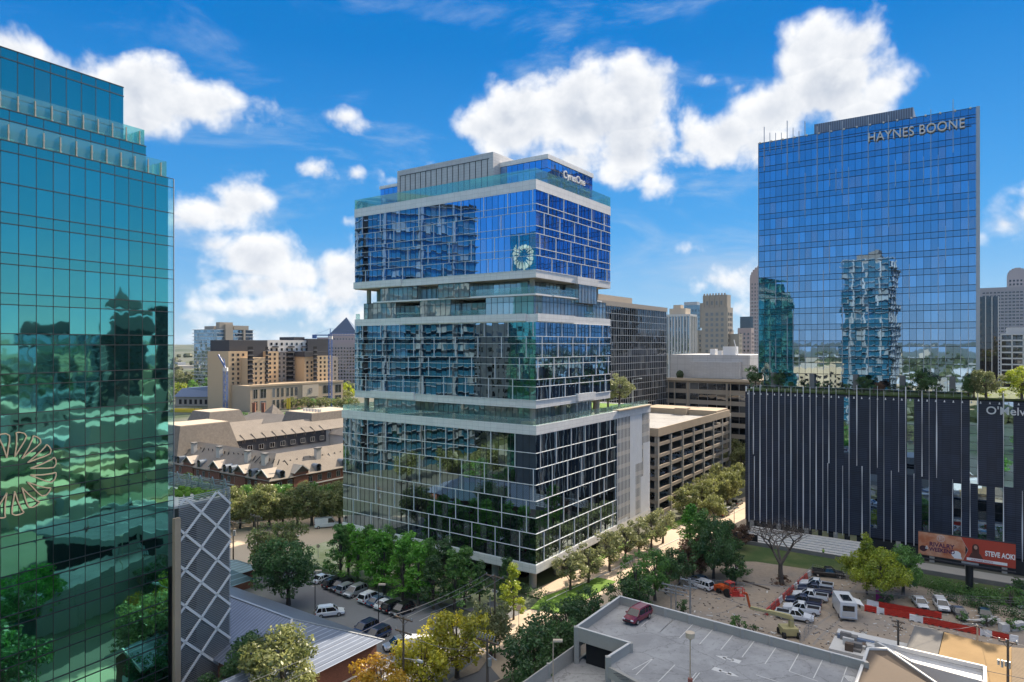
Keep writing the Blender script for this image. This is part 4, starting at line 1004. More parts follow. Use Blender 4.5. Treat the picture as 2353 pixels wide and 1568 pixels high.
# yard behind the apartments
b = MB()
for k, (px, py, L, w, h, m_) in enumerate(((430, 947, 22, 5, 2.5, 0), (848, 0, 0, 0, 0, 0))):
    if not L: continue
    p = G(px, py); tt = thing('material_stack', 'long yellow stack of timber forms in the yard behind the grey roofs', 'stack', p, R(-8)); q = MB()
    for j in range(9): q.box(-L / 2 + j * .15, L / 2 - (j % 3) * .8, -w / 2 + j * .5, -w / 2 + j * .5 + .45, 0, h * (.6 + .4 * ((j * 7) % 5) / 5)); 
    q.build('timber', M['brightyellow'], tt)
for (px, py, nm, lab, mm) in ((663, 945, 'yellow_banner', 'tall yellow feather banner standing in the yard behind the grey roofs', 'brightyellow'),):
    p = G(px, py); tt = thing(nm, lab, 'banner', p); q = MB(); q.cyl((0, 0, 0), (0, 0, 9), .1); q.build('pole', M['dark'], tt); q = MB(); q.box(-1.4, 1.4, -.06, .06, 1.5, 9); q.build('cloth', M[mm], tt)
q = MB()
for (px, py) in ((584, 948), (605, 948)):
    p = G(px, py); tt = thing('gate_pillar', 'square red brick gate pillar in the yard beyond the grey roofs, ' + ('left one' if px < 590 else 'right one') + ' of two', 'pillar', p, group='brick gate pillars'); q = MB(); q.box(-1, 1, -1, 1, 0, 6); q.box(-1.2, 1.2, -1.2, 1.2, 6, 6.5); q.build('shaft', M['brick'], tt)

# ================================================================== APARTMENTS WITH BROWN ROOFS (left middle)
def hiproof(mb, x0, x1, y0, y1, z0, zr, hip=None, over=.6, flat=None, mi=0):
    x0 -= over; x1 += over; y0 -= over; y1 += over
    w, d = x1 - x0, y1 - y0; h = min(w, d) / 2 if hip is None else hip
    if flat is not None:
        i = flat; v = [(x0, y0, z0), (x1, y0, z0), (x1, y1, z0), (x0, y1, z0), (x0 + i, y0 + i, zr), (x1 - i, y0 + i, zr), (x1 - i, y1 - i, zr), (x0 + i, y1 - i, zr)]
        mb.faces(v, [(0, 1, 5, 4), (1, 2, 6, 5), (2, 3, 7, 6), (3, 0, 4, 7), (4, 5, 6, 7), (3, 2, 1, 0)], mi); return
    if w >= d: v = [(x0, y0, z0), (x1, y0, z0), (x1, y1, z0), (x0, y1, z0), (x0 + h, (y0 + y1) / 2, zr), (x1 - h, (y0 + y1) / 2, zr)]; fs = [(0, 1, 5, 4), (2, 3, 4, 5), (1, 2, 5), (3, 0, 4), (3, 2, 1, 0)]
    else: v = [(x0, y0, z0), (x1, y0, z0), (x1, y1, z0), (x0, y1, z0), ((x0 + x1) / 2, y0 + h, zr), ((x0 + x1) / 2, y1 - h, zr)]; fs = [(0, 1, 4), (1, 2, 5, 4), (2, 3, 5), (3, 0, 4, 5), (3, 2, 1, 0)]
    mb.faces(v, fs, mi)
Q0 = Vector(((620 - CX) / F * 190, 190, 0))
def apartments():
    t = thing('apartment_complex', 'brick apartment complex with brown hip roofs, dormers and chimneys, left of the blue tower', 'building', Q0, GA)
    we, wb = 7.4, 7.0
    w = MB(); w.box(-78, 0, 0, 15, 0, we); w.box(-15, 0, 0, 80, 0, we); w.build('brick_wing', M['brick'], t)
    w = MB(); w.box(-60.2, .2, -.2, 15, 4.0, 4.35); w.box(-15, .2, -.2, 80, 4.0, 4.35); w.box(-60.2, .25, -.25, 15, we - .3, we); w.box(-15, .25, 0, 80, we - .3, we); w.build('stone_band', M['render_w'], t)
    r = MB(); hiproof(r, -80, 0, 0, 15, we, 13.6); hiproof(r, -15, 0, 0, 82, we, 13.5); ro = r.build('front_roof', M['shingle'], t)
    # gables, curved dormers, chimneys along the two street fronts
    def front(face, poss, kinds):
        for a, k in zip(poss, kinds):
            if k == 'g':
                g = MB(); a0, a1 = a - 2.9, a + 2.9
                face.box(g, a0 + .3, a1 - .3, 0, we + 1.2, 0, .35, 1)
                P = [face.pt(a0, we + 1.0, .8), face.pt(a1, we + 1.0, .8), face.pt(a, we + 3.1, .8), face.pt(a, we + 3.1, -4.4), face.pt(a0, we + 1.0, -1.2), face.pt(a1, we + 1.0, -1.2)]
                for pl in ((0, 2, 3, 4), (1, 5, 3, 2)): g.poly([P[i] for i in pl], 0)
                g.poly([face.pt(a0 + .4, we + 1.0, .36), face.pt(a1 - .4, we + 1.0, .36), face.pt(a, we + 2.75, .36)], 2)
                g.beam(P[0], P[2], .22, .3, 3); g.beam(P[1], P[2], .22, .3, 3)
                g.build('gable', [M['shinglelt'], M['brick'], M['wood'], M['render_w']], ro)
            if k == 'd':
                g = MB(); n = 6
                for i in range(n):
                    t0, t1 = math.pi * i / n, math.pi * (i + 1) / n; p = []
                    for (th, o) in ((t0, .25), (t1, .25), (t1, -2.2), (t0, -2.2)): p.append(face.pt(a - 1.0 * math.cos(th), we + 1.6 + .9 * math.sin(th), o))
                    g.poly(p, 0)
                face.box(g, a - 1.0, a + 1.0, we - .2, we + 1.6, -2, .2, 0); face.box(g, a - .6, a + .6, we + .1, we + 1.9, .2, .25, 1); g.build('dormer', [M['slateblue'], M['win']], ro)
            if k == 'c':
                g = MB(); face.box(g, a - .9, a + .9, we, we + 6.4, -4.6, -3.4, 0); face.box(g, a - 1.05, a + 1.05, we + 6.4, we + 6.7, -4.8, -3.2, 1); g.build('chimney', [M['render_w'], M['concrete_dk']], ro)
    fF = Face('F', -60, 0); fG = Face('F', -78, 0); fR = Face('R', 0, 0)
    front(fF, [4, 9, 12, 18, 24, 33, 38, 41, 46, 51, 54.5, 57.2], 'gddgdgddg' + 'ddg')
    front(fF, [14, 28.5, 43.5, 52], 'cccc'); front(fG, [3, 7, 11, 15], 'gddg')
    front(fR, [4, 10.5, 17, 27, 34, 42, 50], 'dgddgdd'); front(fR, [20, 44], 'cc')
    ws = []
    for k in range(17): ws.append((2 + 3.4 * k, 3.3 + 3.4 * k, 4.8, 6.6)); ws.append((2 + 3.4 * k, 3.3 + 3.4 * k, 1.2, 3.2))
    windows(t, fF, ws, frame=M['render_w'], limit=100)
    ws = []
    for k in range(12): ws.append((2.4 + 3.6 * k, 3.9 + 3.6 * k, 4.8, 6.6)); ws.append((2.4 + 3.6 * k, 3.9 + 3.6 * k, 1.2, 3.2))
    windows(t, fR, ws, frame=M['render_w'], limit=100)
    g = MB(); g.faces([Face('R', 0, .3).pt(0, we - .4, 0), Face('R', 0, .3).pt(6, we - .4, 0), Face('R', 0, -1.2).pt(6, we + 2.4, 0), Face('R', 0, -1.2).pt(0, we + 2.4, 0)], [(0, 1, 2, 3)])
    # vents
    g = MB(); q = random.Random(2)
    for k in range(26):
        x = -58 + 2.3 * k; g.cyl((x, 5.2 + q.uniform(-2, 1.6), 11), (x, 5.2, 12.5), .16, n=5)
    for k in range(30): g.cyl((-4.5 + q.uniform(-1, 1.5), 8 + 2.4 * k, 9.5), (-4.6, 8 + 2.4 * k, 11.6), .16, n=5)
    g.build('roof_vent', M['dark'], t)
    # inner wings
    w = MB(); w.box(-66, -51, 5, 90, 0, 12); w.build('inner_wing', M['render_w'], t)
    w = MB(); w.box(-51.2, -50.6, 20, 62, 7.2, 11.7); w.build('balcony_shade_strip', M['charcoal'], t)  # charcoal strip under the eave; balcony shade is put into its colour
    r = MB(); hiproof(r, -66, -51, 4, 92, 12, 16.0, over=.5); r.build('inner_roof', M['shingle'], t)
    ws = [(2 + 4.6 * k, 4.0 + 4.6 * k, z, z + 1.8) for k in range(9) for z in (8.0,)] ; windows(t, Face('R', 20, -50.5), ws, frame=M['offwhite'], limit=140)
    g = MB()
    for k in range(10): g.faces([(-50.2, 21 + 4.4 * k, 12.0), (-50.2, 24.6 + 4.4 * k, 12.0), (-53.4, 24.6 + 4.4 * k, 13.9), (-53.4, 21 + 4.4 * k, 13.9), (-50.2, 21 + 4.4 * k, 10.6), (-50.2, 24.6 + 4.4 * k, 10.6)], [(0, 1, 2, 3), (0, 4, 3), (1, 2, 5)])
    g.build('shed_dormer', M['shingle'], t)
    w = MB(); w.box(-51, -15, 64, 78, 0, 10); w.box(-110, -66, 60, 74, 0, 12); w.build('cross_wing', M['render_w'], t)
    r = MB(); hiproof(r, -51, -14, 64, 78, 10, 14.5); hiproof(r, -112, -66, 60, 74, 12, 15.5); hiproof(r, -100, -86, 14, 90, 10, 13.5); r.build('cross_roof', M['shingle'], t)
    w = MB(); w.box(-100, -86, 14, 90, 0, 10); w.build('west_wing', M['render_w'], t)
    w = MB(); w.box(-50, -15.5, 16, 63, 0, 1.2); w.build('court_floor', M['concrete_dk'], t)
    # steep mansard pavilions with flat tops
    def mans(x0, x1, y0, y1, z0, z1, inset):
        w = MB(); w.box(x0, x1, y0, y1, 0, z0); w.build('pavilion_wall', M['render_w'], t)
        r = MB(); hiproof(r, x0, x1, y0, y1, z0, z1, flat=inset); r.build('mansard_roof', M['shingle2'], t)
        r = MB(); r.box(x0 + inset - .3, x1 - inset + .3, y0 + inset - .3, y1 - inset + .3, z1, z1 + .25); r.build('roof_cap', M['creamstone'], t)
        r = MB(); r.cyl((x0 + inset, y0 + inset, z1), (x0 + inset, y0 + inset, z1 + 1.8), .06); r.build('lightning_rod', M['dark'], t)
    def loc(px, py, z):
        p = G(px, py, z) - Q0; return p.dot(U), p.dot(V)
    u, v = loc(417, 981, 19); mans(u - 15, u + 1.8, v - 2.2, v + 19, 9.8, 19, 2.4)
    u, v = loc(482, 949, 18); mans(u - 16, u + 2.6, v - 2.6, v + 17, 9, 18, 3.4)
    u, v = loc(718, 951, 18); mans(u - 18, u + 2, v - 2.2, v + 24, 9.8, 18, 2.2)
    g = MB()
    for k in range(6): g.box(u - 11 + 1.9 * k, u - 10.1 + 1.9 * k, v + 4, v + 5, 18.2, 19.4)
    g.build('roof_unit', M['offwhite'], t)
    u, v = loc(628, 929, 18); r = MB(); hiproof(r, u - 6, u + 6, v - 6, v + 6, 9, 18, hip=6.5); r.build('spire_roof', M['shingle2'], t)
M['shinglelt'] = mat('bright_shingle', (0.42, 0.36, 0.30), .95, var=.1)
apartments()

# ================================================================== BUILDINGS BETWEEN THE TWO TOWERS
M['spandrel'] = mat('stained_spandrel', (0.33, 0.275, 0.215), .9, var=.3, scale=.5)
def mid_garage():
    o = Vector((38.5, 177, 0)); t = bld('parking_garage', 'open concrete parking garage with tan parapet and cars inside, behind the white fin screen', 'building', o)
    W, Dp, n, fh = 26, 62, 7, 3.05
    b = MB()
    for j in range(n + 1): b.box(-W, 0, 0, Dp, 1.2 + fh * j - .3 - (1.2 if j == 0 else 0), 1.2 + fh * j if j else .9)
    b.build('deck_slab', M['concrete'], t)
    b = MB()
    for j in range(n):
        z = 1.2 + fh * j; b.box(-.25, 0.05, 0, Dp, z - .35, z + .55); b.box(-W, 0, -.05, .2, z - .35, z + .55)
    b.build('spandrel', M['spandrel'], t)
    b = MB(); z = 1.2 + fh * n; ring(b, -W, .2, -.15, Dp, z - .8, z + 1.4, .35); b.build('roof_parapet', M['tan_concrete'], t)
    b = MB(); b.box(-W, 0, 0, Dp, z, z + .15); b.build('roof_deck', M['deck'], t)
    b = MB()
    for k in range(8): b.box(-.5, .12, 9.0 * k - (.9 if k == 7 else 0) , 9.0 * k + .8, 0, 1.2 + fh * n)
    for k in range(3): b.box(-9.0 * k - .9, -9.0 * k - .1, .0, .5, 0, 1.2 + fh * n); 
    b.build('column', M['concrete'], t)
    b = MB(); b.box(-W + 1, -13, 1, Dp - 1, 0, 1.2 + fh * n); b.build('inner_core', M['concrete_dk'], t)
    b = MB(); b.box(-W, -.5, 50, Dp, z, z + 1.9); b.box(-14, -10, 48, 52, z, z + 2.4); b.build('stair_head', M['tan_concrete'], t)
    return t, o, fh
GAR, GARO, GFH = mid_garage()

def dark_office():
    t = bld('dark_glass_office', 'dark grey gridded glass office block, right behind the blue tower', 'building', Vector((58.8, 255, 0)))
    H = 58.6; gl, fr, W = MB(), MB(), 62
    zs = [H - 2.35 * k for k in range(25)][::-1]
    curtain(Face('R', -W, 0), gl, fr, W, zs, 1.7, None, .1, .16, .10)
    for j in range(38): Face('R', -W, 0).box(fr, j * 1.7 - .05, j * 1.7 + .05, 1, H, 0, .12)
    curtain(Face('B', -40, 0), gl, fr, 40, zs, 1.7, None, .1, .12, .05)
    gl.build('facade_glass', M['g_dark'], t, pane=True); fr.build('facade_mullions', M['steel'], t)
    b = MB(); b.box(-44, -.15, -W, -.1, 0, H); b.build('core', M['black'], t)
    b = MB(); b.box(-44, .3, -W, .2, H, H + 1.5); b.build('parapet', M['greywall'], t)
    b = MB(); b.box(-26, -5, -46, -20, H + 1.3, H + 4.2); b.build('plant_room', M['limestone'], t)
    b = MB(); b.box(-30, -8, -62, -50, H, H + 10.5); b.build('lift_tower', M['mech'], t)
dark_office()
def band_office():
    o = Vector((59.6, 262, 0)); t = bld('banded_office', 'low cream office with long dark window bands and white penthouse, between the towers', 'building', o)
    W, Dp, H = 58, 40, 33
    b = MB(); b.box(0, W, 0, Dp, 0, H); b.build('wall', M['limestone'], t)
    gl, fr = MB(), MB()
    for k in range(8):
        z = H - 3.8 - 4.0 * k
        if z < 1: continue
        for (a0, a1) in ((.3, 8.8), (10.2, 24.0), (24.6, 33), (34.5, 57)):
            n = max(1, int((a1 - a0) / 2.9))
            for i in range(n): Face('F', 0, -.02).quad(gl, a0 + (a1 - a0) * i / n, a0 + (a1 - a0) * (i + 1) / n, z, z + 2.35, 0, 0, rcol())
            for i in range(n + 1): Face('F', 0, 0).box(fr, a0 + (a1 - a0) * i / n - .06, a0 + (a1 - a0) * i / n + .06, z, z + 2.35, 0, .1)
    gl.build('window_band', M['g_dark'], t, pane=True); fr.build('window_mullions', M['steel'], t)
    b = MB()
    for x in (1.6, 4.0, 9.4, 24.3, 25.6, 33.6): b.box(x, x + .25, -.35, -.1, 2, H - 1)
    b.box(-.4, W, -1.2, 0, H - .6, H + .3); b.build('fin', M['creamstone'], t)
    b = MB(); b.box(0, 31, 6, Dp, H, H + 9.2); b.build('penthouse', M['whitewall'], t)
    b = MB(); b.box(9, 28, 3.6, 6, H + .3, H + 6.6); b.build('lower_penthouse', M['mech'], t)
    b = MB()
    for (x0, x1, h) in ((15, 17, 2.2), (18, 19.5, 1.6), (20, 25, 3.2)): b.box(x0, x1, 9, 12, H + 9.2, H + 9.2 + h)
    b.build('roof_unit', M['white'], t)
    b = MB(); b.beam((26, 8, H + 9), (24.5, 8, H + 15), .25); b.build('mast', M['white'], t)
    b = MB(); b.blob((5.5, 2.2, H + 1.6), 1.7, 8); b.build('roof_shrub', M['leafdk0'], t)
M['leafdk0'] = mat('dark_shrub', (0.03, 0.05, 0.02), .95, var=.4, scale=1)
band_office()
def far_box(name, label, pxL, pxC, pxR, ytop, Y, wallm, pitch, fl, ww, wh, extra=None, sidem=None, limit=100, frame=None, sill=.9):
    """far tower: front runs pxL..pxC, right side pxC..pxR at depth Y (corner)"""
    s = F / Y; o = Vector(((pxC - CX) / s, Y, 0)); t = bld(name, label, 'building', o)
    def ulen(px):
        k = (px - CX) / F; return (k * o.y - o.x) / (.821 + .571 * k)
    def vlen(px):
        k = (px - CX) / F; return (k * o.y - o.x) / (.571 - .821 * k)
    W = -ulen(pxL); Dp = vlen(pxR) if (pxR - CX) / F < .68 else 22; Dp = min(max(2, Dp), 60); H = CAMZ + (HOR - ytop) / s
    b = MB(); b.box(-W, 0, 0, Dp, 0, H); b.build('wall', M[wallm], t)
    low = max(0, CAMZ - 95 / s)
    windows(t, Face('F', -W, 0), grid(W, H - low, low, pitch, fl, ww, wh, sill), frame=frame or M[wallm], limit=limit)
    windows(t, Face('R', 0, 0), grid(Dp, H - low, low, pitch, fl, ww, wh, sill), frame=frame or M[wallm], limit=limit)
    if extra: extra(t, W, Dp, H, s)
    return t
def ex_white(t, W, Dp, H, s):
    b = MB()
    for k in range(9): b.box(-W + k * W / 8 - .4, -W + k * W / 8 + .4, -.5, 0, 0, H)
    b.box(-W - .5, .5, -.7, Dp, H, H + 1.4)
    for k in range(5): b.box(0, .5, k * Dp / 4 - .4, k * Dp / 4 + .4, 0, H)
    b.build('pilaster', M['offwhite'], t)
    b = MB(); b.box(-W + 1, -4, 3, Dp, H + 1.4, H + 5.5); b.box(-W + 3, -8, 5, Dp - 2, H + 5.5, H + 8); b.build('plant_room', M['creamstone'], t)
far_box('striped_office', 'blue and white striped office tower with cream roof plant, behind the banded office', 1531, 1585, 1600, 727, 440, 'g_farblue', 3.2, 7.5, 1.6, 5.6, ex_white, frame=M['offwhite'])
def ex_deco(t, W, Dp, H, s):
    b = MB(); b.box(-W - 5, 0, 4, Dp + 2, 0, H - 17); b.box(-W - 7.5, -W - 5, 6, Dp, 0, H - 20); b.box(0, 7, 5, Dp, 0, H - 20)
    b.box(-W + 1, -1, 2, Dp - 2, H, H + 9.5); b.box(-W - 3, -W + 1, 5, Dp - 3, H - 15, H + 4); b.build('shoulder', M['limestone'], t)
    b = MB()
    for k in range(8): b.box(-W + 1 + k * (W - 2) / 8, -W + 2 + k * (W - 2) / 8, 1.8, 2.6, H + 9.5, H + 10.8)
    for k in range(5): b.box(-W + k * W / 5 + .5, -W + k * W / 5 + 1.3, 1.4, 2, H, H + 9.4)
    b.build('crown', M['limestone'], t)
    windows(t, Face('F', -W + 1, 2), [(2 + 3.6 * k, 3.4 + 3.6 * k, H + 2, H + 5) for k in range(int((W - 3) / 3.6))], frame=M['limestone'], limit=130)
    windows(t, Face('F', -W - 5, 4), grid(5, H - 20, 4, 2.4, 3.6, 1.2, 2.2), frame=M['creamstone'], limit=130)
    windows(t, Face('R', 5, 7), grid(Dp - 5, H - 22, 4, 2.8, 3.6, 1.4, 2.2), frame=M['creamstone'], limit=160)
far_box('stepped_stone_tower', 'grey brown stone tower with stepped shoulders and notched crown, between the two glass towers', 1612, 1672, 1684, 706, 500, 'limestone', 3.9, 4.0, 2.1, 2.3, ex_deco, frame=M['greywall'])
far_box('pink_office', 'small pink stone office with grey glass attic, right of the stepped stone tower', 1695, 1726, 1733, 754, 640, 'pinkstone', 3.6, 4.0, 1.8, 2.2, lambda t, W, Dp, H, s: (lambda b: (b.box(-W + 2, -1, 1, Dp, H, H + 11), b.build('attic', M['g_far'], t)))(MB()))
def ex_pinktall(t, W, Dp, H, s):
    b = MB(); n = 8
    for i in range(n):
        t0, t1 = math.pi / 2 * i / n, math.pi / 2 * (i + 1) / n
        x0, x1 = -W + W * (1 - math.cos(t0)), -W + W * (1 - math.cos(t1)); b.box(x0, x1, 0, Dp, H, H + W * .9 * math.sin((t0 + t1) / 2))
    b.build('rounded_top', M['pinkstone'], t)
    b = MB(); z = 20
    while z < 96: b.box(-W - .2, .2, -.25, 0, z, z + .5); z += 4.2
    b.build('white_band', M['offwhite'], t)
far_box('pink_round_topped_tower', 'slim pink tower with a rounded top, just left of the slab tower', 1723, 1762, 1790, 640, 760, 'pinkstone', 3.4, 4.2, 1.6, 2.4, ex_pinktall)
def ex_glasstop(t, W, Dp, H, s):
    b = MB(); b.box(-W, -1, 0, Dp, H, H + 3); b.build('parapet', M['mech'], t)
far_box('glass_annex', 'pale glass block peeping between the striped office and the stone tower', 1572, 1604, 1610, 701, 620, 'g_farblue', 3, 4, 1.6, 2.4, ex_glasstop)
# right edge
def ex_darkslab(t, W, Dp, H, s):
    b = MB()
    for k in range(5): b.box(-W + k * W / 4 - .15, -W + k * W / 4 + .15, -.3, 0, 0, H)
    b.build('white_mullion', M['offwhite'], t)
far_box('dark_mirror_tower', 'dark mirror glass tower, immediately right of the slab tower', 2236, 2294, 2297, 681, 330, 'g_dark', 3.4, 3.6, 3.1, 3.3, ex_darkslab, frame=M['dark'], sill=.1)
def ex_arch(t, W, Dp, H, s):
    b = MB(); n = 10; r = W / 2
    for i in range(n):
        t0, t1 = math.pi * i / n, math.pi * (i + 1) / n
        b.box(-r - r * math.cos(t0), -r - r * math.cos(t1), 0, Dp, H, H + r * math.sin((t0 + t1) / 2))
    b.build('barrel_top', M['greystone'], t)
M['greystone'] = mat('pale_grey_stone', (0.36, 0.34, 0.36), .8, var=.08, scale=.05)
far_box('barrel_topped_tower', 'distant grey tower with a barrel vault top, at the right edge', 2315, 2362, 2420, 633, 720, 'greystone', 3.2, 4, 1.9, 2.3, ex_arch)
far_box('wide_grey_tower', 'distant wide grey tower with fine ribbed windows, in front of the barrel topped tower', 2252, 2420, 2440, 656, 640, 'greystone', 3.0, 3.2, 2.2, 1.5)
far_box('white_grid_office', 'smaller office with white floor bands and dark glass, low at the right edge', 2300, 2400, 2420, 768, 380, 'g_dark', 5.2, 3.5, 4.6, 2.9, lambda t, W, Dp, H, s: (lambda b: ([b.box(-W - .2, .2, -.4, 0, H - 3.5 * k - .4, H - 3.5 * k + .4) for k in range(12)], [b.box(-W + k * 5.2 - .3, -W + k * 5.2 + .3, -.4, 0, 0, H) for k in range(int(W / 5.2) + 1)], b.box(-W + 3, 0, 3, Dp, H, H + 4), b.build('white_band', M['offwhite'], t)))(MB()), limit=60)
# ================================================================== TREES
LM = {
 'dark': leafmat('leaf_dark_green', (0.042, 0.103, 0.032), (0.115, 0.230, 0.069)),
 'olive': leafmat('leaf_olive', (0.13, 0.16, 0.06), (0.33, 0.35, 0.16)), #((0.098, 0.111, 0.046), (0.247, 0.247, 0.117)),
 'oak': leafmat('leaf_live_oak', (0.14, 0.17, 0.05), (0.34, 0.36, 0.13)), #((0.101, 0.115, 0.038), (0.257, 0.243, 0.101)),
 'bright': leafmat('leaf_fresh_green', (0.075, 0.26, 0.02), (0.24, 0.54, 0.06)), #((0.045, 0.165, 0.015), (0.165, 0.390, 0.045)),
 'mid': leafmat('leaf_mid_green', (0.081, 0.207, 0.036), (0.184, 0.367, 0.081)),
 'lime': leafmat('leaf_lime', (0.22, 0.30, 0.025), (0.50, 0.55, 0.05)), #((0.182, 0.252, 0.021), (0.420, 0.462, 0.042)),
 'yellow': leafmat('leaf_yellow', (0.38, 0.35, 0.03), (0.68, 0.60, 0.05)), #((0.297, 0.257, 0.020), (0.540, 0.446, 0.041)),
 'orange': leafmat('leaf_orange', (0.432, 0.240, 0.018), (0.660, 0.432, 0.036)),
 'rust': leafmat('leaf_rust', (0.130, 0.065, 0.033), (0.234, 0.130, 0.078)),
}
def leaves(mb, q, clumps, per, leaf, flat=.55):
    """clumps: (x,y,z,r). Many small leaf sprays scattered in each clump"""
    for (cx, cy, cz, cr) in clumps:
        tone = q.random(); n = int(per * (cr / 1.0) ** 2)
        for _ in range(n):
            while True:
                x, y, z = q.uniform(-1, 1), q.uniform(-1, 1), q.uniform(-1, 1)
                d = x * x + y * y + z * z
                if .15 < d < 1: break
            p = Vector((cx + x * cr, cy + y * cr, cz + z * cr * flat * 1.5))
            nrm = Vector((x + q.uniform(-.9, .9), y + q.uniform(-.9, .9), z + q.uniform(-.5, 1.1)))
            if nrm.length < .05: continue
            nrm.normalize(); a = nrm.orthogonal().normalized(); a = Matrix.Rotation(q.uniform(0, 6.28), 3, nrm) @ a; b = nrm.cross(a)
            s = leaf * q.uniform(.6, 1.25); w = s * q.uniform(.45, .75)
            mb.poly([p - a * s, p - b * w * .8 + a * s * .1, p + a * s, p + b * w], 0, (min(1, max(0, tone + q.uniform(-.3, .3))), q.random(), 0))
def tree_proto(seed, rx, h, zlow, nc, per, leaf, shape='round'):
    q = random.Random(seed); cl = []; zc = (zlow + h) / 2; rz = (h - zlow) / 2
    lobes = [(q.uniform(0, 6.28), q.uniform(-.5, .6), q.uniform(.6, 1.28)) for _ in range(8)]
    tries = 0
    while len(cl) < nc and tries < 4000:
        tries += 1
        a = q.uniform(0, 6.28); u = q.uniform(-1, 1); rr = q.uniform(.3, 1) ** .45
        k = 1.0
        for (la, lu, ls) in lobes:
            dd = abs((a - la + math.pi) % 6.283 - math.pi)
            if dd < .9 and abs(u - lu) < .5: k = ls
        prof = math.sqrt(max(0, 1 - u * u)) if shape == 'round' else (max(.12, (1 - u) / 2) ** .6 * 1.0 if shape == 'cone' else max(.25, 1 - abs(u) ** 2.2))
        if shape == 'round': prof = max(prof, .18) if u > 0 else prof * .92 + .1
        R_ = rx * k * rr * prof
        x, y, z = R_ * math.cos(a), R_ * math.sin(a), zc + u * rz * (.86 + .1 * k) * (rr if shape == 'round' else 1)
        cl.append((x, y, z, rx * (q.uniform(.18, .34) if q.random() < .72 else q.uniform(.10, .16))))
    mb = MB(); leaves(mb, q, cl, per, leaf); crown = mb.mesh('crown', LM['mid'], pane=True)
    tb = MB(); r = rx * .055 + .06; tb.cyl((0, 0, -.1), (.05, .0, zlow * .6), r * 1.25, r, 8, caps=False); tb.cyl((.05, 0, zlow * .6), (0, .1, zc), r, r * .5, 7, caps=False); tb.cyl((0, .1, zc), (.1, 0, zc + rz * .6), r * .5, r * .12, 5, caps=False)
    for i in range(0, min(len(cl), 22)):
        c = cl[i]; z0 = min(zlow * .7 + q.uniform(0, rz * 1.1), c[2] - .1); tb.cyl((0, 0, z0), (c[0] * .85, c[1] * .85, c[2]), r * .38, r * .08, 4, caps=False)
    return crown, tb.mesh('trunk', M['bark'])
PR = {
 'oak': [tree_proto(s, 4.2, 8.6, 2.0, 62, 62, .26) for s in (1, 2, 3)],
 'street': [tree_proto(s, 2.6, 6.6, 1.6, 44, 120, .20) for s in (4, 5, 6)],
 'tall': [tree_proto(s, 2.7, 11.5, 1.8, 70, 110, .22, 'cone') for s in (7, 8, 9)],
 'big': [tree_proto(s, 5.4, 11.5, 2.6, 78, 62, .27) for s in (10, 11)],
 'far': [tree_proto(s, 5.5, 10.5, 1.5, 34, 13, .62) for s in (12, 13)],
 'shrub': [tree_proto(s, 1.2, 1.9, .15, 14, 260, .14) for s in (14, 15)],
}
_tn = [0]
def tree(kind, leafm, pos, label, sc=1.0, scz=None, group=None, name='tree', cat='tree', lean=0.0):
    _tn[0] += 1; cm, tm = PR[kind][_tn[0] % len(PR[kind])]
    t = thing(name, label, cat, pos, (_tn[0] * 2.399) % 6.283, group); t.scale = (sc, sc, scz or sc)
    c = bpy.data.objects.new('crown', cm); COL.objects.link(c); c.parent = t; c.material_slots[0].link = 'OBJECT'; c.material_slots[0].material = LM[leafm]
    k = bpy.data.objects.new('trunk', tm); COL.objects.link(k); k.parent = t
    return t
ORD = ['first', 'second', 'third', 'fourth', 'fifth', 'sixth', 'seventh', 'eighth', 'ninth', 'tenth', 'eleventh', 'twelfth', 'thirteenth', 'fourteenth', 'fifteenth', 'sixteenth', 'seventeenth', 'eighteenth']
# row on the lawn below the blue tower's front
for i, (x, y, sc, lm) in enumerate(((783, 1331, 1.0, 'mid'), (822, 1338, .95, 'bright'), (862, 1352, 1.03, 'bright'), (883, 1362, 1.05, 'bright'), (925, 1378, 1.05, 'bright'), (962, 1392, 1.02, 'bright'), (996, 1400, .88, 'dark'), (1020, 1372, 1.0, 'dark'), (1068, 1396, .98, 'mid'), (845, 1316, .9, 'mid'), (1102, 1390, .7, 'dark'), (1165, 1382, .72, 'dark'), (800, 1322, .95, 'bright'), (893, 1338, 1.0, 'mid'), (940, 1356, 1.0, 'bright'), (985, 1375, 1.0, 'mid'), (1045, 1400, .95, 'mid'))):
    tree('tall', lm, G(x, y), '%s %s tree on the lawn under the dark lower glass, counted from the street' % (ORD[i], {'mid': 'green', 'bright': 'bright green', 'dark': 'dark green'}[lm]), sc * 1.2, sc * .93, group='trees on the lawn below the blue tower')
tree('tall', 'lime', G(1180, 1424), 'slender yellow green tree at the near corner of the blue tower', .8)
tree('oak', 'olive', G(1128, 1508), 'pale olive tree beside the grey utility pole at the side street corner', .85, .95)
# row along the sunlit road
for i, (x, y, sc) in enumerate(((1311, 1358, 1.0), (1352, 1341, 1.0), (1401, 1314, 1.04), (1437, 1293, 1.0), (1468, 1279, 1.05), (1497, 1264, 1.05), (1523, 1250, 1.05))):
    tree('street', 'olive', G(x, y), '%s olive street tree along the sunlit road, counted from the near tower corner' % ORD[i], sc * 1.18, group='street trees along the sunlit road')
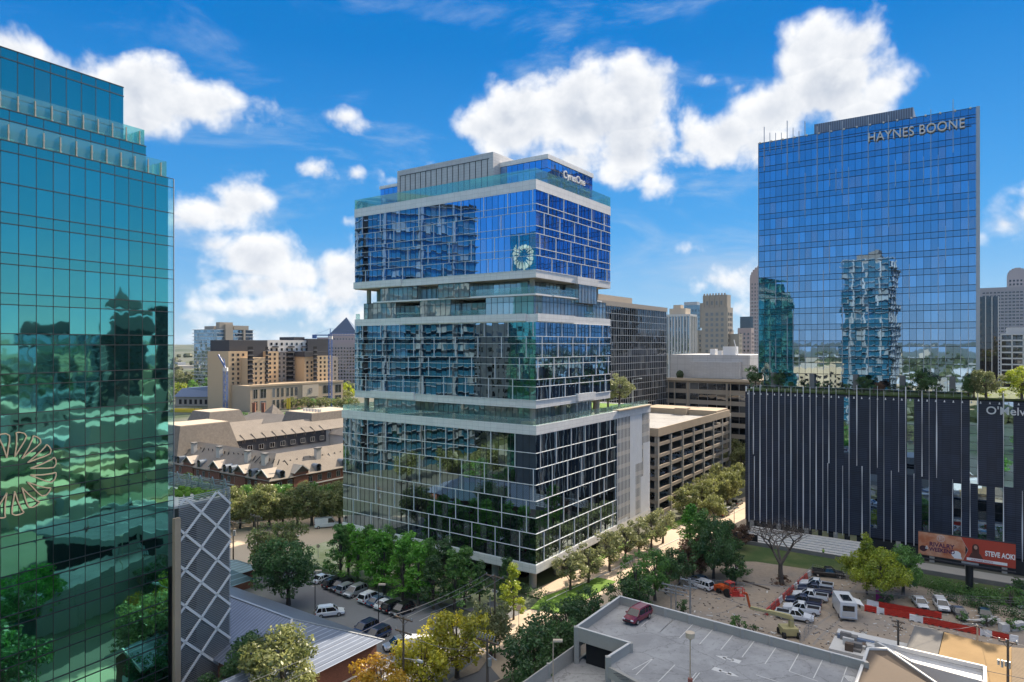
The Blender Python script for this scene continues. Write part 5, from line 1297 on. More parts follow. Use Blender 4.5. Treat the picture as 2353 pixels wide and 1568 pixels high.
# big tree in the parking lot
tree('big', 'dark', G(663, 1392), 'big dark green tree standing in the parking lot behind the metal roof', 1.0, 1.0)
tree('oak', 'oak', G(638, 1318), 'round olive tree by the street, behind the big dark tree of the lot', 1.25)
tree('big', 'oak', G(648, 1660), 'large olive tree at the bottom, in front of the metal roof', 1.0, .92)
tree('oak', 'dark', G(585, 1600), 'dark green tree half hidden behind the large olive tree at the bottom', .95)
tree('oak', 'dark', G(500, 1660), 'dark low tree at the foot of the diamond lattice block', .75)
tree('oak', 'yellow', G(1050, 1560), 'yellow green tree on the kerb island beside the street, right of three', 1.08, 1.08)
tree('oak', 'yellow', G(968, 1610), 'yellow tree at the lot gate, middle of three', .95, .95)
tree('oak', 'orange', G(875, 1655), 'orange yellow tree at the bottom, left of three', .95, .85)
tree('shrub', 'yellow', G(1015, 1455), 'small yellow crown behind the fork of the yellow trees', 1.6)
# dark trees left of the near garage
for i, (x, y, sc) in enumerate(((1212, 1580, .92), (1262, 1545, .95), (1300, 1500, .9), (1345, 1455, .8), (1230, 1640, .8))):
    tree('oak', 'dark', G(x, y), '%s dark green tree beside the near parking deck ramp, counted from below' % ORD[i], sc, group='dark trees beside the parking deck')
for i, (x, y, sc, lm) in enumerate(((1432, 1418, 1.5, 'dark'), (1462, 1395, 1.9, 'mid'), (1505, 1380, 1.9, 'mid'), (1530, 1365, 1.5, 'dark'), (1470, 1425, 1.5, 'dark'))):
    tree('street', lm, G(x, y), '%s green bushy tree behind the deck parapet, counted from its corner' % ORD[i], sc * .72, group='bushy trees behind the deck parapet')
# cluster between the road and the lot
for i, (x, y, k, sc, scz, lm) in enumerate(((1640, 1335, 'big', .72, 1.05, 'dark'), (1610, 1318, 'tall', 1.25, 1.1, 'mid'), (1670, 1322, 'tall', 1.15, .95, 'dark'), (1592, 1330, 'oak', .85, .95, 'rust'), (1560, 1345, 'oak', .72, .8, 'dark'), (1690, 1345, 'street', 1.05, .8, 'dark'), (1585, 1290, 'tall', 1.2, 1.05, 'bright'))):
    tree(k, lm, G(x, y), '%s tree of the dense clump between sunlit road and dirt lot' % (['tallest dark green', 'tall mid green', 'dark green right hand', 'rusty brown', 'low dark', 'small dark', 'bright green left hand'][i],), sc, scz, group='clump of trees by the dirt lot')
# live oaks further up the road
for i, (x, y, sc) in enumerate(((1578, 1192, .95), (1612, 1180, 1.05), (1640, 1168, 1.1), (1672, 1160, 1.12), (1690, 1135, 1.05), (1665, 1135, 1.1), (1702, 1102, 1.25), (1690, 1085, 1.3), (1640, 1200, .85))):
    tree('oak', 'oak', G(x, y), '%s sunlit live oak up the road beside the open garage, counted outwards' % ORD[i], sc, group='live oaks up the road')
tree('oak', 'rust', G(1698, 1262), 'thin grey brown tree at the podium corner by the road', .62)
# row in front of the brick apartments
for i, x in enumerate((452, 486, 520, 552, 585, 618, 650, 684, 716, 748, 780, 812)):
    y = 1219 - .055 * (x - 540) - (x % 7) * .6
    tree('oak', 'oak', G(x, y), '%s live oak in the row before the brick apartments, counted from the left' % ORD[i], 1.08 + .12 * ((i * 7) % 3 - 1), group='live oaks before the brick apartments')
for i, x in enumerate((560, 600, 640, 690, 735, 770)):
    tree('oak', 'oak' if i % 2 else 'mid', G(x, 1192 - .06 * (x - 540)), '%s tree of the rear row by the brick apartments, counted from the left' % ORD[i], 1.0, group='rear row before the brick apartments')
for i, x in enumerate((425, 458, 492, 520)):
    tree('street', 'dark', G(x, 1150 + .6 * (x - 425)), '%s dark slim tree against the brick apartment wall, counted from the left' % ORD[i], 1.25, group='dark trees against the brick wall')
# far groups
for i, (x, y, sc, lm) in enumerate(((398, 905, 1.5, 'oak'), (415, 920, 1.4, 'lime'), (430, 905, 1.5, 'oak'), (448, 912, 1.4, 'mid'), (466, 900, 1.6, 'lime'), (484, 905, 1.5, 'mid'), (500, 905, 1.4, 'oak'), (440, 884, 1.6, 'oak'), (405, 885, 1.6, 'olive'), (478, 888, 1.7, 'lime'), (540, 930, 1.0, 'dark'), (800, 918, 1.3, 'lime'), (793, 925, 1.0, 'oak'), (392, 930, 1.2, 'oak'))):
    tree('far', lm, G(x, y), 'distant %s tree near the blue roofed restaurant, %s of its group' % ({'oak': 'olive', 'lime': 'yellow green', 'mid': 'green', 'olive': 'grey green', 'dark': 'dark'}[lm], ORD[i]), sc, group='distant trees on the left')
for i in range(14):
    x = 640 + 13.5 * i; tree('far', 'oak' if i % 3 else 'mid', G(x, 936 + (i % 3) * 2), '%s small olive tree in front of the stone shop base, counted from the left' % ORD[i], .62 + .1 * (i % 3), group='small trees before the shop base')
for i, (x, y) in enumerate(((540, 940), (553, 941), (566, 938), (573, 939), (590, 938), (605, 940), (621, 939))):
    tree('far', 'oak' if i % 2 else 'lime', G(x, y + 2), '%s small tree before the corner of the tan apartments, counted from the left' % ORD[i], .55, group='small trees before the tan apartments')
for i, (x, y) in enumerate(((563, 967), (661, 966), (690, 955))):
    tree('far', 'mid', G(x, y), ['round green tree in the yard behind the left mansard', 'green tree in the yard behind the spire roof', 'small green tree by the right mansard'][i], .5)
# trees on terraces
for i, (u, v, sc) in enumerate(((-7, 36, 1.12), (-5.5, 40.5, 1.05), (-4.5, 44.5, 1.2))):
    tree('street', 'olive', LOC(C0, u, v, 30.9), '%s olive tree on the roof terrace of the blue tower, counted from the glass' % ORD[i], sc, group='terrace trees of the blue tower')
for i, (px, Y, sc, lm, k) in enumerate(((1736, 172, .62, 'dark', 'oak'), (1790, 168, .55, 'dark', 'oak'), (1985, 152, .42, 'dark', 'oak'), (2118, 143, .60, 'dark', 'oak'), (2238, 137, .55, 'dark', 'oak'), (2266, 134, .66, 'olive', 'oak'), (2349, 132, .75, 'lime', 'oak'), (2020, 150, .3, 'rust', 'oak'))):
    p = D(px, 0, Y); p.z = 35.2
    tree(k, lm, p, '%s podium roof tree at the foot of the slab tower, counted from the left' % ORD[i], sc, group='podium roof trees')
for i in range(22):
    p = LOC(P0, 1.5 + 2.9 * i, 1.6 + .8 * (i % 3), 35.2); tree('shrub', 'dark' if i < 15 else 'lime', p, '%s low bush along the podium roof edge, counted from the left' % (ORD + ['nineteenth', 'twentieth', 'twenty-first', 'twenty-second'])[i], .8 + .25 * (i % 2), group='podium roof bushes', name='bush', cat='bush')
# the two trees in the lot
tree('big', 'lime', G(2022, 1378), 'bushy green tree behind the red barriers, by the pink portable toilet', .8, .78)
tree('big', 'mid', G(2075, 1368), 'wide green tree right of the bushy one behind the red barriers', .78, .74)
tree('tall', 'lime', G(1992, 1366), 'upright yellow green tree against the dark podium, left of the bushy tree', .85, .95)
tree('oak', 'lime', G(1962, 1330), 'hazy thin green sapling against the podium base', .62)
# bare tree
def bare_tree():
    t = thing('bare_tree', 'leafless grey tree alone in the dirt lot before the podium', 'tree', G(1797, 1344)); q = random.Random(21); mb = MB()
    def br(p, d, L, r, dep):
        n = 3; 
        for i in range(n):
            d2 = (d + Vector((q.uniform(-.18, .18), q.uniform(-.18, .18), q.uniform(-.05, .12)))).normalized(); p2 = p + d2 * L / n
            mb.cyl(p, p2, r * (1 - .22 * i / n), r * (1 - .22 * (i + 1) / n), 6 if dep < 2 else 3, caps=False); p, d = p2, d2
        if dep >= 6: return
        for k in range(3 if dep < 3 else 2 + (q.random() < .4)):
            a = q.uniform(0, 6.28); s = q.uniform(.7, 1.5)
            nd = (d * .8 + Vector((math.cos(a) * s, math.sin(a) * s, q.uniform(-.15, .45)))).normalized()
            br(p, nd, L * q.uniform(.68, .9), r * q.uniform(.5, .68), dep + 1)
    br(Vector((0, 0, -.1)), Vector((0, 0, 1)), 4.0, .5, 0); mb.build('trunk', M['bark'], t)
    c = bpy.data.objects.new('undergrowth', PR['shrub'][0][0]); COL.objects.link(c); c.parent = t; c.scale = (1.6, 1.6, .9); c.material_slots[0].link = 'OBJECT'; c.material_slots[0].material = LM['rust']
bare_tree()
# hedge between the parking row and the lawn
def hedge(name, label, a, b, w, h, lm, n):
    t = thing(name, label, 'hedge', a); q = random.Random(int(a.x * 10)); d = b - a; cl = []
    for i in range(n):
        k = i / (n - 1); p = d * k; cl.append((p.x + q.uniform(-w, w) * .4, p.y + q.uniform(-w, w) * .4, h * q.uniform(.35, .6), w * q.uniform(.5, .7)))
    mb = MB(); leaves(mb, q, cl, 90, .15, .8); mb.build('foliage', LM[lm], t, pane=True)
hedge('hedge', 'clipped green hedge between the row of parked cars and the lawn', LOC(C0, -50, -14.6), LOC(C0, -13, -14.6), 1.1, 1.0, 'mid', 60)
hedge('hedge', 'dark shrub border at the near corner of the blue tower lobby', LOC(C0, -10, -2.5), LOC(C0, 2.4, -1.0), 1.6, 1.6, 'dark', 24)
hedge('hedge', 'scrubby green border along the slope below the billboard', G(2130, 1350), G(2353, 1398), 2.0, 1.6, 'mid', 46)
hedge('hedge', 'loose green border at the foot of the slope beside the white car row', G(2150, 1372), G(2400, 1440), 1.6, 1.3, 'dark', 40)
hedge('hedge', 'low weeds along the outside of the near deck parapet', G(1560, 1440), G(1740, 1490), 1.2, 1.2, 'dark', 22)
for i, (x, y, sc) in enumerate(((2240, 1392, 1.2), (2265, 1402, .9), (2320, 1395, 1.9), (2345, 1385, 2.2), (2208, 1428, .9), (2268, 1440, 1.0), (2330, 1450, 1.1), (1570, 1408, 1.2), (1700, 1452, 1.3), (1730, 1462, 1.0), (1470, 1330, 1.6), (1545, 1322, 1.8), (1690, 1322, 1.5), (2030, 1390, 1.2))):
    tree('shrub', 'dark' if i % 2 else 'mid', G(x, y), ['shrub below the billboard pole', 'shrub just right of the billboard pole', 'large shrub near the right edge', 'largest shrub at the right edge', 'weedy shrub between the parked cars', 'shrub in front of the dark green car', 'shrub by the white crates', 'shrub outside the deck parapet near its corner', 'shrub against the deck parapet middle', 'small shrub right of the parapet one', 'shrub on the verge of the sunlit road', 'shrub below the rusty tree', 'shrub at the edge of the tree clump', 'shrub under the bushy lot tree'][i], sc, name='shrub', cat='shrub')
def _more():
    q = random.Random(501); mb = MB(); m2 = MB()
    for k in range(260):
        x, y = q.uniform(70, 330), q.uniform(-150, 120)
        if y > 0 and x / y < 1.05: continue
        a = R(-34.8); ca, sa = math.cos(a), math.sin(a); w, l, h = q.uniform(6, 20), q.uniform(6, 24), q.uniform(3, 9)
        if k % 3 == 0:
            P = [(x + u_ * w / 2 * ca - v_ * l / 2 * sa, y + u_ * w / 2 * sa + v_ * l / 2 * ca) for u_, v_ in ((-1, -1), (1, -1), (1, 1), (-1, 1))]
            m2.prism(P, 0, h, q.randrange(4))
        else:
            for j in range(7): r = q.uniform(1.6, 3.4); mb.blob((x + q.uniform(-9, 9), y + q.uniform(-9, 9), r * .9), r, 6, 0, .9, (q.random(), q.random(), 0))
    return mb, m2
_mw, _mb = _more()
# far woods in every direction (seen at the horizon and in the mirror glass)
mb = _mw; q = random.Random(77)
for k in range(8000):
    a = q.uniform(0, 6.283); d = 150 * (10 ** (q.random() * 1.35)); x, y = d * math.sin(a), d * math.cos(a)
    if y > 0 and abs(x / y) < 1.0 and d < 640: continue
    r = q.uniform(3, 6) * (1 + d / 2500); mb.blob((x, y, r * .5), r, 6, 0, .85, (q.random(), q.random(), 0))
tag(mb.build('distant_woods', leafmat('far_leaf', (0.03, 0.05, 0.015), (0.13, 0.13, 0.05), .1), pane=True), kind='stuff')
mb = _mb
for k in range(1500):
    a = q.uniform(0, 6.283); d = 170 * (10 ** (q.random() * 1.25)); x, y = d * math.sin(a), d * math.cos(a)
    if y > 0 and abs(x / y) < 1.0 and d < 1000: continue
    if x < -60 and -60 < y < 260 and d < 320: continue
    sz = min(1, .45 + d / 900); w, l, h = q.uniform(10, 40) * sz, q.uniform(10, 45) * sz, q.choice((5, 6, 8, 12, 16, 26 if d > 1500 else 9)) * q.uniform(.8, 1.2); ca, sa = math.cos(R(-34.8)), math.sin(R(-34.8))
    P = [(x + u_ * w / 2 * ca - v_ * l / 2 * sa, y + u_ * w / 2 * sa + v_ * l / 2 * ca) for u_, v_ in ((-1, -1), (1, -1), (1, 1), (-1, 1))]
    mb.prism(P, 0, h, q.randrange(4))
tag(mb.build('distant_buildings', [M['whitewall'], M['tanwall'], M['limestone'], M['concrete']]), kind='stuff')
M['rut'] = mat('wheel_rut_dirt', (0.27, 0.235, 0.20), .95, var=.3, scale=.8)
# ================================================================== VEHICLES
def carpaint(name, col, metal=.3):
    m, t, b = basemat(name); n = t.noise(t.new('ShaderNodeTexCoord').outputs['Object'], 1.2, 4, .6).outputs['Fac']
    t.put(b.inputs['Base Color'], t.vmath('SCALE', (*col, 1), scale=t.math('ADD', .85, t.math('MULTIPLY', n, .3)))); b.inputs['Roughness'].default_value = .28; b.inputs['Metallic'].default_value = metal
    b.inputs['Coat Weight'].default_value = .6; b.inputs['Coat Roughness'].default_value = .06; return m
PAINT = {'white': carpaint('white_car_paint', (.72, .74, .76), 0), 'silver': carpaint('silver_car_paint', (.45, .47, .48), .5), 'black': carpaint('black_car_paint', (.015, .016, .02), .2), 'navy': carpaint('navy_car_paint', (.03, .05, .11), .4),
         'steelblue': carpaint('steel_blue_car_paint', (.10, .17, .27), .4), 'maroon': carpaint('maroon_car_paint', (.20, .012, .03), .3), 'darkgreen': carpaint('dark_teal_car_paint', (.03, .065, .06), .4), 'grey': carpaint('grey_car_paint', (.13, .14, .15), .4)}
def loft(mb, secs, mi=0, close=True):
    """secs: list of rings with the same number of points"""
    n = len(secs[0]); vs = [p for s in secs for p in s]; fs = []
    for i in range(len(secs) - 1):
        for j in range(n):
            k = (j + 1) % n; fs.append((i * n + j, i * n + k, (i + 1) * n + k, (i + 1) * n + j))
    fs.append(tuple(range(n - 1, -1, -1))); fs.append(tuple(range((len(secs) - 1) * n, len(secs) * n)))
    mb.faces(vs, fs, mi)
def car_proto(kind, paint='white'):
    """car facing +y, centred, wheels on z = 0"""
    t = thing({'suv': 'parked_suv', 'sedan': 'parked_car', 'pickup': 'pickup_truck', 'van': 'delivery_van'}[kind], '', 'car')
    L, W, belt, top, gc = {'suv': (4.8, 1.92, 1.08, 1.76, .30), 'sedan': (4.7, 1.84, .92, 1.44, .24), 'pickup': (5.9, 2.02, 1.15, 1.88, .38), 'van': (5.9, 2.05, 1.35, 2.55, .30)}[kind]
    h = W / 2
    def ring(y, zb, zt, w, r=.12): return [(-w + r, y, zb), (w - r, y, zb), (w, y, zb + r), (w, y, zt - r * 1.4), (w - r, y, zt), (-w + r, y, zt), (-w, y, zt - r * 1.4), (-w, y, zb + r)]
    hood = {'suv': belt - .06, 'sedan': belt - .12, 'pickup': belt - .02, 'van': belt - .1}[kind]; b = MB(); e = L / 2
    S = [ring(-e, gc + .12, belt - .25, h * .86), ring(-e + .12, gc, belt - .04, h * .95), ring(-e + .8, gc, belt, h)]
    S += [ring(e - 1.5, gc, belt, h), ring(e - 1.25, gc, hood + .02, h * .99), ring(e - .35, gc, hood - .12, h * .95), ring(e - .05, gc + .05, hood - .24, h * .88), ring(e, gc + .12, hood - .36, h * .8)]
    loft(b, S)
    if kind == 'pickup':
        y0, y1, r0, r1 = -.75, 1.45, -.45, .55
    else:
        y0, y1, r0, r1 = {'suv': (-e + .1, e - 1.05, -e + .45, e - 1.85), 'sedan': (-e + .55, e - 1.15, -e + 1.35, e - 2.05), 'van': (-e + .06, e - .75, -e + .12, e - 1.65)}[kind]
    g = MB(); hw, tw = h * .93, h * .76 if kind != 'van' else h * .86
    g.hexa([(-hw, y0, belt - .05), (hw, y0, belt - .05), (hw, y1, belt - .05), (-hw, y1, belt - .05), (-tw, r0, top - .08), (tw, r0, top - .08), (tw, r1, top - .08), (-tw, r1, top - .08)])
    # roof, pillars
    b.hexa([(-tw - .02, r0 - .03, top - .09), (tw + .02, r0 - .03, top - .09), (tw + .02, r1 + .03, top - .09), (-tw - .02, r1 + .03, top - .09), (-tw + .1, r0 + .1, top), (tw - .1, r0 + .1, top), (tw - .1, r1 - .1, top), (-tw + .1, r1 - .1, top)])
    for sx in (-1, 1):
        for (ya, yb, w_) in ((y0, r0, .14), (y1, r1, .09), ((y0 + y1) / 2 - .1, (r0 + r1) / 2 - .05, .10), ((y0 * .72 + y1 * .28) - .05, (r0 * .75 + r1 * .25), .10)):
            if kind == 'pickup' and ya not in (y0, y1, (y0 + y1) / 2 - .1): continue
            b.beam((sx * hw, ya, belt - .05), (sx * tw, yb, top - .06), w_, .06, up=(1, 0, 0))
        if kind == 'van': b.hexa([(sx * hw - .02, y0, belt - .05), (sx * hw + .02, y0, belt - .05), (sx * hw + .02, y1 - 1.9, belt - .05), (sx * hw - .02, y1 - 1.9, belt - .05), (sx * tw - .02, r0, top - .05), (sx * tw + .02, r0, top - .05), (sx * tw + .02, r1 - .9, top - .05), (sx * tw - .02, r1 - .9, top - .05)])
        b.box(sx * (h + .02), sx * (h + .2), y1 - .35, y1 - .2, belt - .02, belt + .16)
    if kind == 'suv': b.box(-tw + .04, -tw + .1, r0 + .2, r1 - .3, top, top + .07); b.box(tw - .1, tw - .04, r0 + .2, r1 - .3, top, top + .07)
    if kind == 'pickup':
        bd = MB(); bd.box(-h + .16, h - .16, -e + .16, -.9, belt + .002, belt + .03); bd.build('bed', M['black'], t)
        b.box(-h + .02, -h + .14, -e + .03, -.8, belt - .02, belt + .12); b.box(h - .14, h - .02, -e + .03, -.8, belt - .02, belt + .12); b.box(-h + .1, h - .1, -e + .02, -e + .12, belt - .3, belt + .12)
    body = b.build('body', PAINT[paint], t)
    g.build('window', M['carglass'], t)
    rad = .36 if kind in ('suv', 'pickup', 'van') else .32
    for sx in (-1, 1):
        for yy in (-e + .95, e - .95):
            w = MB(); w.cyl((sx * (h - .2), yy, rad), (sx * (h + .015), yy, rad), rad, n=14); wo = w.build('wheel', M['tire'], t); w = MB(); w.cyl((sx * (h + .0), yy, rad), (sx * (h + .03), yy, rad), rad * .62, n=10); w.build('rim', M['rim'], wo)
        w = MB(); w.box(sx * h * .45, sx * h * .84, e - .1, e + .015, hood - .36, hood - .2); w.build('headlight', M['lamp'], t)
        w = MB(); w.box(sx * h * .62, sx * h * .92, -e - .012, -e + .12, belt - .36, belt - .14); w.build('tail_light', M['taillamp'], t)
    w = MB(); w.box(-h * .42, h * .42, e - .06, e + .012, hood - .42, hood - .24); w.build('grille', M['dark'], t)
    for (ya, yb) in ((e - .05, e + .02), (-e - .02, -e + .05)): w = MB(); w.box(-h * .8, h * .8, ya, yb, gc + .05, gc + .2); w.build('bumper', M['dark'], t)
    w = MB(); w.box(-.26, .26, -e - .03, -e - .005, .62, .76); w.build('number_plate', M['offwhite'], t)
    return freeze(t)
CP = {}
def car(kind, paint, pos, ang, label, group=None, small=False):
    if kind not in CP:
        CP[kind] = car_proto(kind); o = CP[kind]
    else: o = copy_tree(CP[kind])
    for c in COL.objects:
        pass
    o.location = pos; o.rotation_euler = (0, 0, ang); o['label'] = label
    o['category'] = {'suv': 'car', 'sedan': 'car', 'pickup': 'pickup truck', 'van': 'van'}[kind]
    if group: o['group'] = group
    elif 'group' in o: del o['group']
    _cars.append((o, paint)); return o
_cars = []
def paint_cars():
    kids = {}
    for c in COL.objects:
        if c.parent is not None and c.name.startswith('body'): kids[c.parent] = c
    for o, p in _cars:
        b = kids.get(o)
        if b: b.material_slots[0].link = 'OBJECT'; b.material_slots[0].material = PAINT[p]
AU = R(-34.8)          # heading along V (into the picture, right)
row = [('suv', 'black', 'black SUV at the far left of the row under the hedge'), ('suv', 'black', 'second black SUV from the left, next to the silver hatchback'), ('suv', 'silver', 'silver SUV third from the left in the hedge row'), ('suv', 'silver', 'pale silver crossover nosed out beside the planted gap'), None,
       ('suv', 'white', 'white SUV right of the planted gap in the hedge row'), ('sedan', 'steelblue', 'steel blue sedan in the hedge row'), ('sedan', 'white', 'white sedan between the blue sedan and a black SUV'), ('suv', 'black', 'black SUV second from the right of the hedge row'), ('suv', 'black', 'black SUV at the right end of the hedge row')]
pa, pb = G(768, 1348), G(924, 1410)
for i, r_ in enumerate(row):
    if r_ is None: continue
    p = pa.lerp(pb, i / 9.0)
    car(r_[0], r_[1], p, AU + (R(180) if r_[1] in ('silver', 'black') and i % 2 else 0) + R(rnd.uniform(-2, 2)), r_[2], 'cars parked under the hedge')
car('sedan', 'white', G(741, 1336), AU, 'white car mostly hidden behind the big dark tree')
car('suv', 'white', G(758, 1415), AU + R(-38), 'white SUV alone in the lot aisle behind the metal roof')
car('suv', 'navy', G(838, 1454), AU + R(180), 'dark navy SUV by the roof edge, left of a pair')
car('suv', 'navy', G(866, 1468), AU + R(180), 'dark navy SUV by the roof edge, right of a pair')
car('suv', 'silver', G(917, 1490), AU + R(152), 'silver SUV with sunroof beside the wooden utility pole')
car('van', 'white', G(972, 1502), AU + R(-60), 'white van roof peeping over the yellow trees')
car('van', 'white', G(750, 1212), R(-70), 'white van parked under the live oaks on the far street')
car('suv', 'maroon', G(1465, 1425, 9.0) , AU + R(172), 'maroon SUV alone on the top deck of the near garage')
for i, (x, y, k, p, a, lab) in enumerate(((1903, 1325, 'pickup', 'black', -107, 'black pickup by the mesh fence at the back of the dirt lot'), (1876, 1352, 'pickup', 'white', 63, 'white pickup farthest back in the truck row'), (1872, 1364, 'pickup', 'navy', 63, 'dark blue pickup squeezed between two white pickups'), (1862, 1378, 'pickup', 'white', 63, 'white pickup in the middle of the truck row'), (1846, 1391, 'pickup', 'navy', 63, 'dark blue pickup in the truck row, nearer one'), (1842, 1408, 'pickup', 'white', 63, 'white pickup with loaded bed, second from the front'), (1826, 1424, 'pickup', 'white', -117, 'front white pickup nearest the yellow boom'))):
    car(k, p, G(x, y), R(a), lab, 'pickups in the dirt lot')
for (x, y, k, p, a, lab) in ((2114, 1392, 'sedan', 'white', 165, 'white sedan first in the row behind the red barriers'), (2163, 1399, 'suv', 'white', 160, 'white SUV second in the row behind the red barriers'), (2205, 1416, 'sedan', 'grey', 162, 'dark grey sedan third in the row behind the red barriers'), (2264, 1420, 'sedan', 'darkgreen', 150, 'dark green sedan at the right of the barrier row')):
    car(k, p, G(x, y), R(a), lab)
car('suv', 'white', G(1612, 1352), R(40), 'white SUV in the shade of the tree clump')
car('sedan', 'steelblue', G(1606, 1338), R(30), 'pale blue car behind the shaded white SUV')
for i, (x, y, p) in enumerate(((1682, 1170, 'black'), (1672, 1178, 'silver'), (1663, 1186, 'black'), (1695, 1160, 'grey'))):
    car('suv', p, G(x, y), R(-40), ['black car farthest but one under the road oaks', 'silver car under the road oaks', 'black car nearest under the road oaks', 'grey car farthest up the road under the oaks'][i])
# cars inside the open garage
q = random.Random(9)
for j in range(7):
    for k in range(13):
        if q.random() < (.86 if j > 4 else .45): continue
        v = 2.6 + 4.2 * k + q.uniform(-.2, .2)
        car(q.choice(('suv', 'sedan')), q.choice(('white', 'silver', 'grey', 'black', 'white')), LOC(GARO, -3.3, v, 1.21 + GFH * j if j else .91), AU + R(-90 if q.random() < .5 else 90), 'car at the open edge of the tan parapet garage, between two columns', 'cars inside the open garage')
# ================================================================== FOREGROUND PARKING DECK (near right)
ZD = 9.0
def near_deck():
    K = G(1424.8, 1370.7, ZD + 1.1); A = G(1324.5, 1440.7, ZD + 1.1); Bc = G(1448, 1477.3, ZD + 1.1); Cc = G(1397.3, 1509.4, ZD + 1.1)
    E = G(1834.4, 1479.7, ZD + 1.1); E2 = K + (E - K) * 1.30; fl = (G(1980, 1568, ZD) - Cc)
    t = thing('parking_deck', 'near concrete parking deck with painted stalls, a ramp notch and one maroon car on it', 'building', (0, 0, 0))
    base = Cc + (A - K) * 1.3
    pts = [K, A, Bc, Cc]
    out = [K, A, Bc, Cc, Cc + (E - K).normalized() * 3, G(1660, 1640, ZD), G(2000, 1760, ZD), E2]
    Cx = Cc
    edge = [Cc, G(1500, 1580, ZD), G(1640, 1660, ZD)]
    poly = [(p.x, p.y) for p in (K, A, Bc, Cc, G(1640, 1660, ZD), G(1960, 1750, ZD))] + [(E2.x, E2.y)]
    b = MB(); b.prism(poly[::-1] if False else poly, ZD - .5, ZD); b.build('top_slab', M['deck'], t)
    def wall(mb, p, q_, z0, z1, w=.2):
        mb.beam((p.x, p.y, (z0 + z1) / 2), (q_.x, q_.y, (z0 + z1) / 2), w, z1 - z0)
    b = MB()
    for (p, q_) in ((K, A), (A, Bc), (Bc, Cc), (K, E2)): wall(b, p, q_, ZD - .6, ZD + 1.1, .22)
    n = 9
    for i in range(n + 1):
        p = K.lerp(E2, i / n); d = (E2 - K).normalized(); b.box(p.x - .25, p.x + .25, p.y - .25, p.y + .25, ZD - .5, ZD + 1.12)
    for p in (K, A, Bc, Cc): b.box(p.x - .3, p.x + .3, p.y - .3, p.y + .3, 0 if p is not K else 5, ZD + 1.14)
    b.build('parapet', M['concrete'], t)
    b = MB()
    for (p, q_) in ((K, A), (A, Bc), (Bc, Cc), (K, E2)): b.beam((p.x, p.y, ZD + 1.12), (q_.x, q_.y, ZD + 1.12), .30, .07)
    b.build('parapet_cap', M['offwhite'], t)
    # outer walls under the deck
    b = MB()
    for (p, q_) in ((K, E2), (K, A)): wall(b, p, q_, 0, ZD - 3.2, .3); wall(b, p, q_, ZD - 1.6, ZD - .5, .3)
    wall(b, Cc, G(1640, 1660, ZD), ZD - 1.2, ZD + .05, .4)
    b.build('outer_wall', M['concrete'], t)
    b = MB(); sh = [p + (Vector((8, -6, 0))) for p in (K, A)]
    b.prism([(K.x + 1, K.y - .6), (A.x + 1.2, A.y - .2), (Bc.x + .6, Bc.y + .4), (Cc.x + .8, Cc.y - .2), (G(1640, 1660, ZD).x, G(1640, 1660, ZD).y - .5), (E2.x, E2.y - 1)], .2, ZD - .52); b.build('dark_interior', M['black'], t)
    # lower ramp with its own left wall
    zl = ZD - 3.4
    a0 = G(1330, 1478, ZD - 1.6); a1 = G(1180, 1582, zl + 1.1)
    d2 = (a1 - a0); d2.z = 0; d2n = d2.normalized(); a1 = a0 + d2n * 26; r = Vector((-d2n.y, d2n.x, 0)) * (1 if Vector((-d2n.y, d2n.x, 0)).x > 0 else -1)
    b = MB(); w = 12.5
    P = [a0, a1, a1 + r * w, a0 + r * (w - 3)]; b.faces([(P[0].x, P[0].y, zl), (P[1].x, P[1].y, zl - 1.2), (P[2].x, P[2].y, zl - 1.2), (P[3].x, P[3].y, zl)] + [(P[0].x, P[0].y, 0), (P[1].x, P[1].y, 0), (P[2].x, P[2].y, 0), (P[3].x, P[3].y, 0)], [(0, 1, 2, 3), (0, 4, 5, 1), (1, 5, 6, 2), (2, 6, 7, 3), (3, 7, 4, 0)]); b.build('ramp', M['deck'], t)
    b = MB(); b.hexa([(a0.x - .1, a0.y, 0), (a0.x + .12, a0.y, 0), (a1.x + .12, a1.y, 0), (a1.x - .1, a1.y, 0), (a0.x - .1, a0.y, zl + 1.9), (a0.x + .12, a0.y, zl + 1.9), (a1.x + .12, a1.y, zl + .2), (a1.x - .1, a1.y, zl + .2)])
    for k in range(5):
        p = a0.lerp(a1, k / 4.0); zz = zl + 1.95 - 1.7 * k / 4; b.box(p.x - .22, p.x + .22, p.y - .22, p.y + .22, 0, zz)
    b.build('ramp_wall', M['concrete'], t)
    b = MB(); p, q_ = Bc, Cc; b.beam((Bc.x, Bc.y, zl + 1.0), (G(1420, 1600, zl).x, G(1420, 1600, zl).y, zl + .4), .3, 1.6); b.build('ramp_inner_wall', M['concrete'], t)
    # paint
    b = MB()
    def line(x0, y0, x1, y1, w=.10, z=ZD + .012):
        p, q_ = G(x0, y0, z), G(x1, y1, z); d = (q_ - p).normalized(); s = Vector((-d.y, d.x, 0)) * w / 2; b.poly([p - s, q_ - s, q_ + s, p + s])
    c6 = lambda x, y: (1490.2 + .2496 * x, 1176.4 + .2496 * y)
    for (xa, ya, xb, yb) in ((0, 1000, 85, 928), (105, 1105, 248, 972), (285, 1160, 425, 1018), (470, 1218, 603, 1070), (665, 1270, 783, 1128), (862, 1336, 980, 1180), (1072, 1400, 1180, 1238), (1295, 1465, 1388, 1298), (1518, 1532, 1605, 1355), (1775, 1568, 1830, 1420), (1295, 1468, 1560, 1560), (85, 1568, 243, 1408), (-150, 1455, 50, 1345), (370, 1568, 440, 1482), (395, 1575, 470, 1482), (990, 1500, 1300, 1600)):
        line(*c6(xa, ya), *c6(xb, yb))
    for k in range(7): line(*c6(1790 + 16 * k, 1500 + 3 * k), *c6(1850 + 22 * k, 1560 + 6 * k), .12)
    c2 = lambda x, y: (1019.6 + .2747 * x, 1137.2 + .2747 * y)
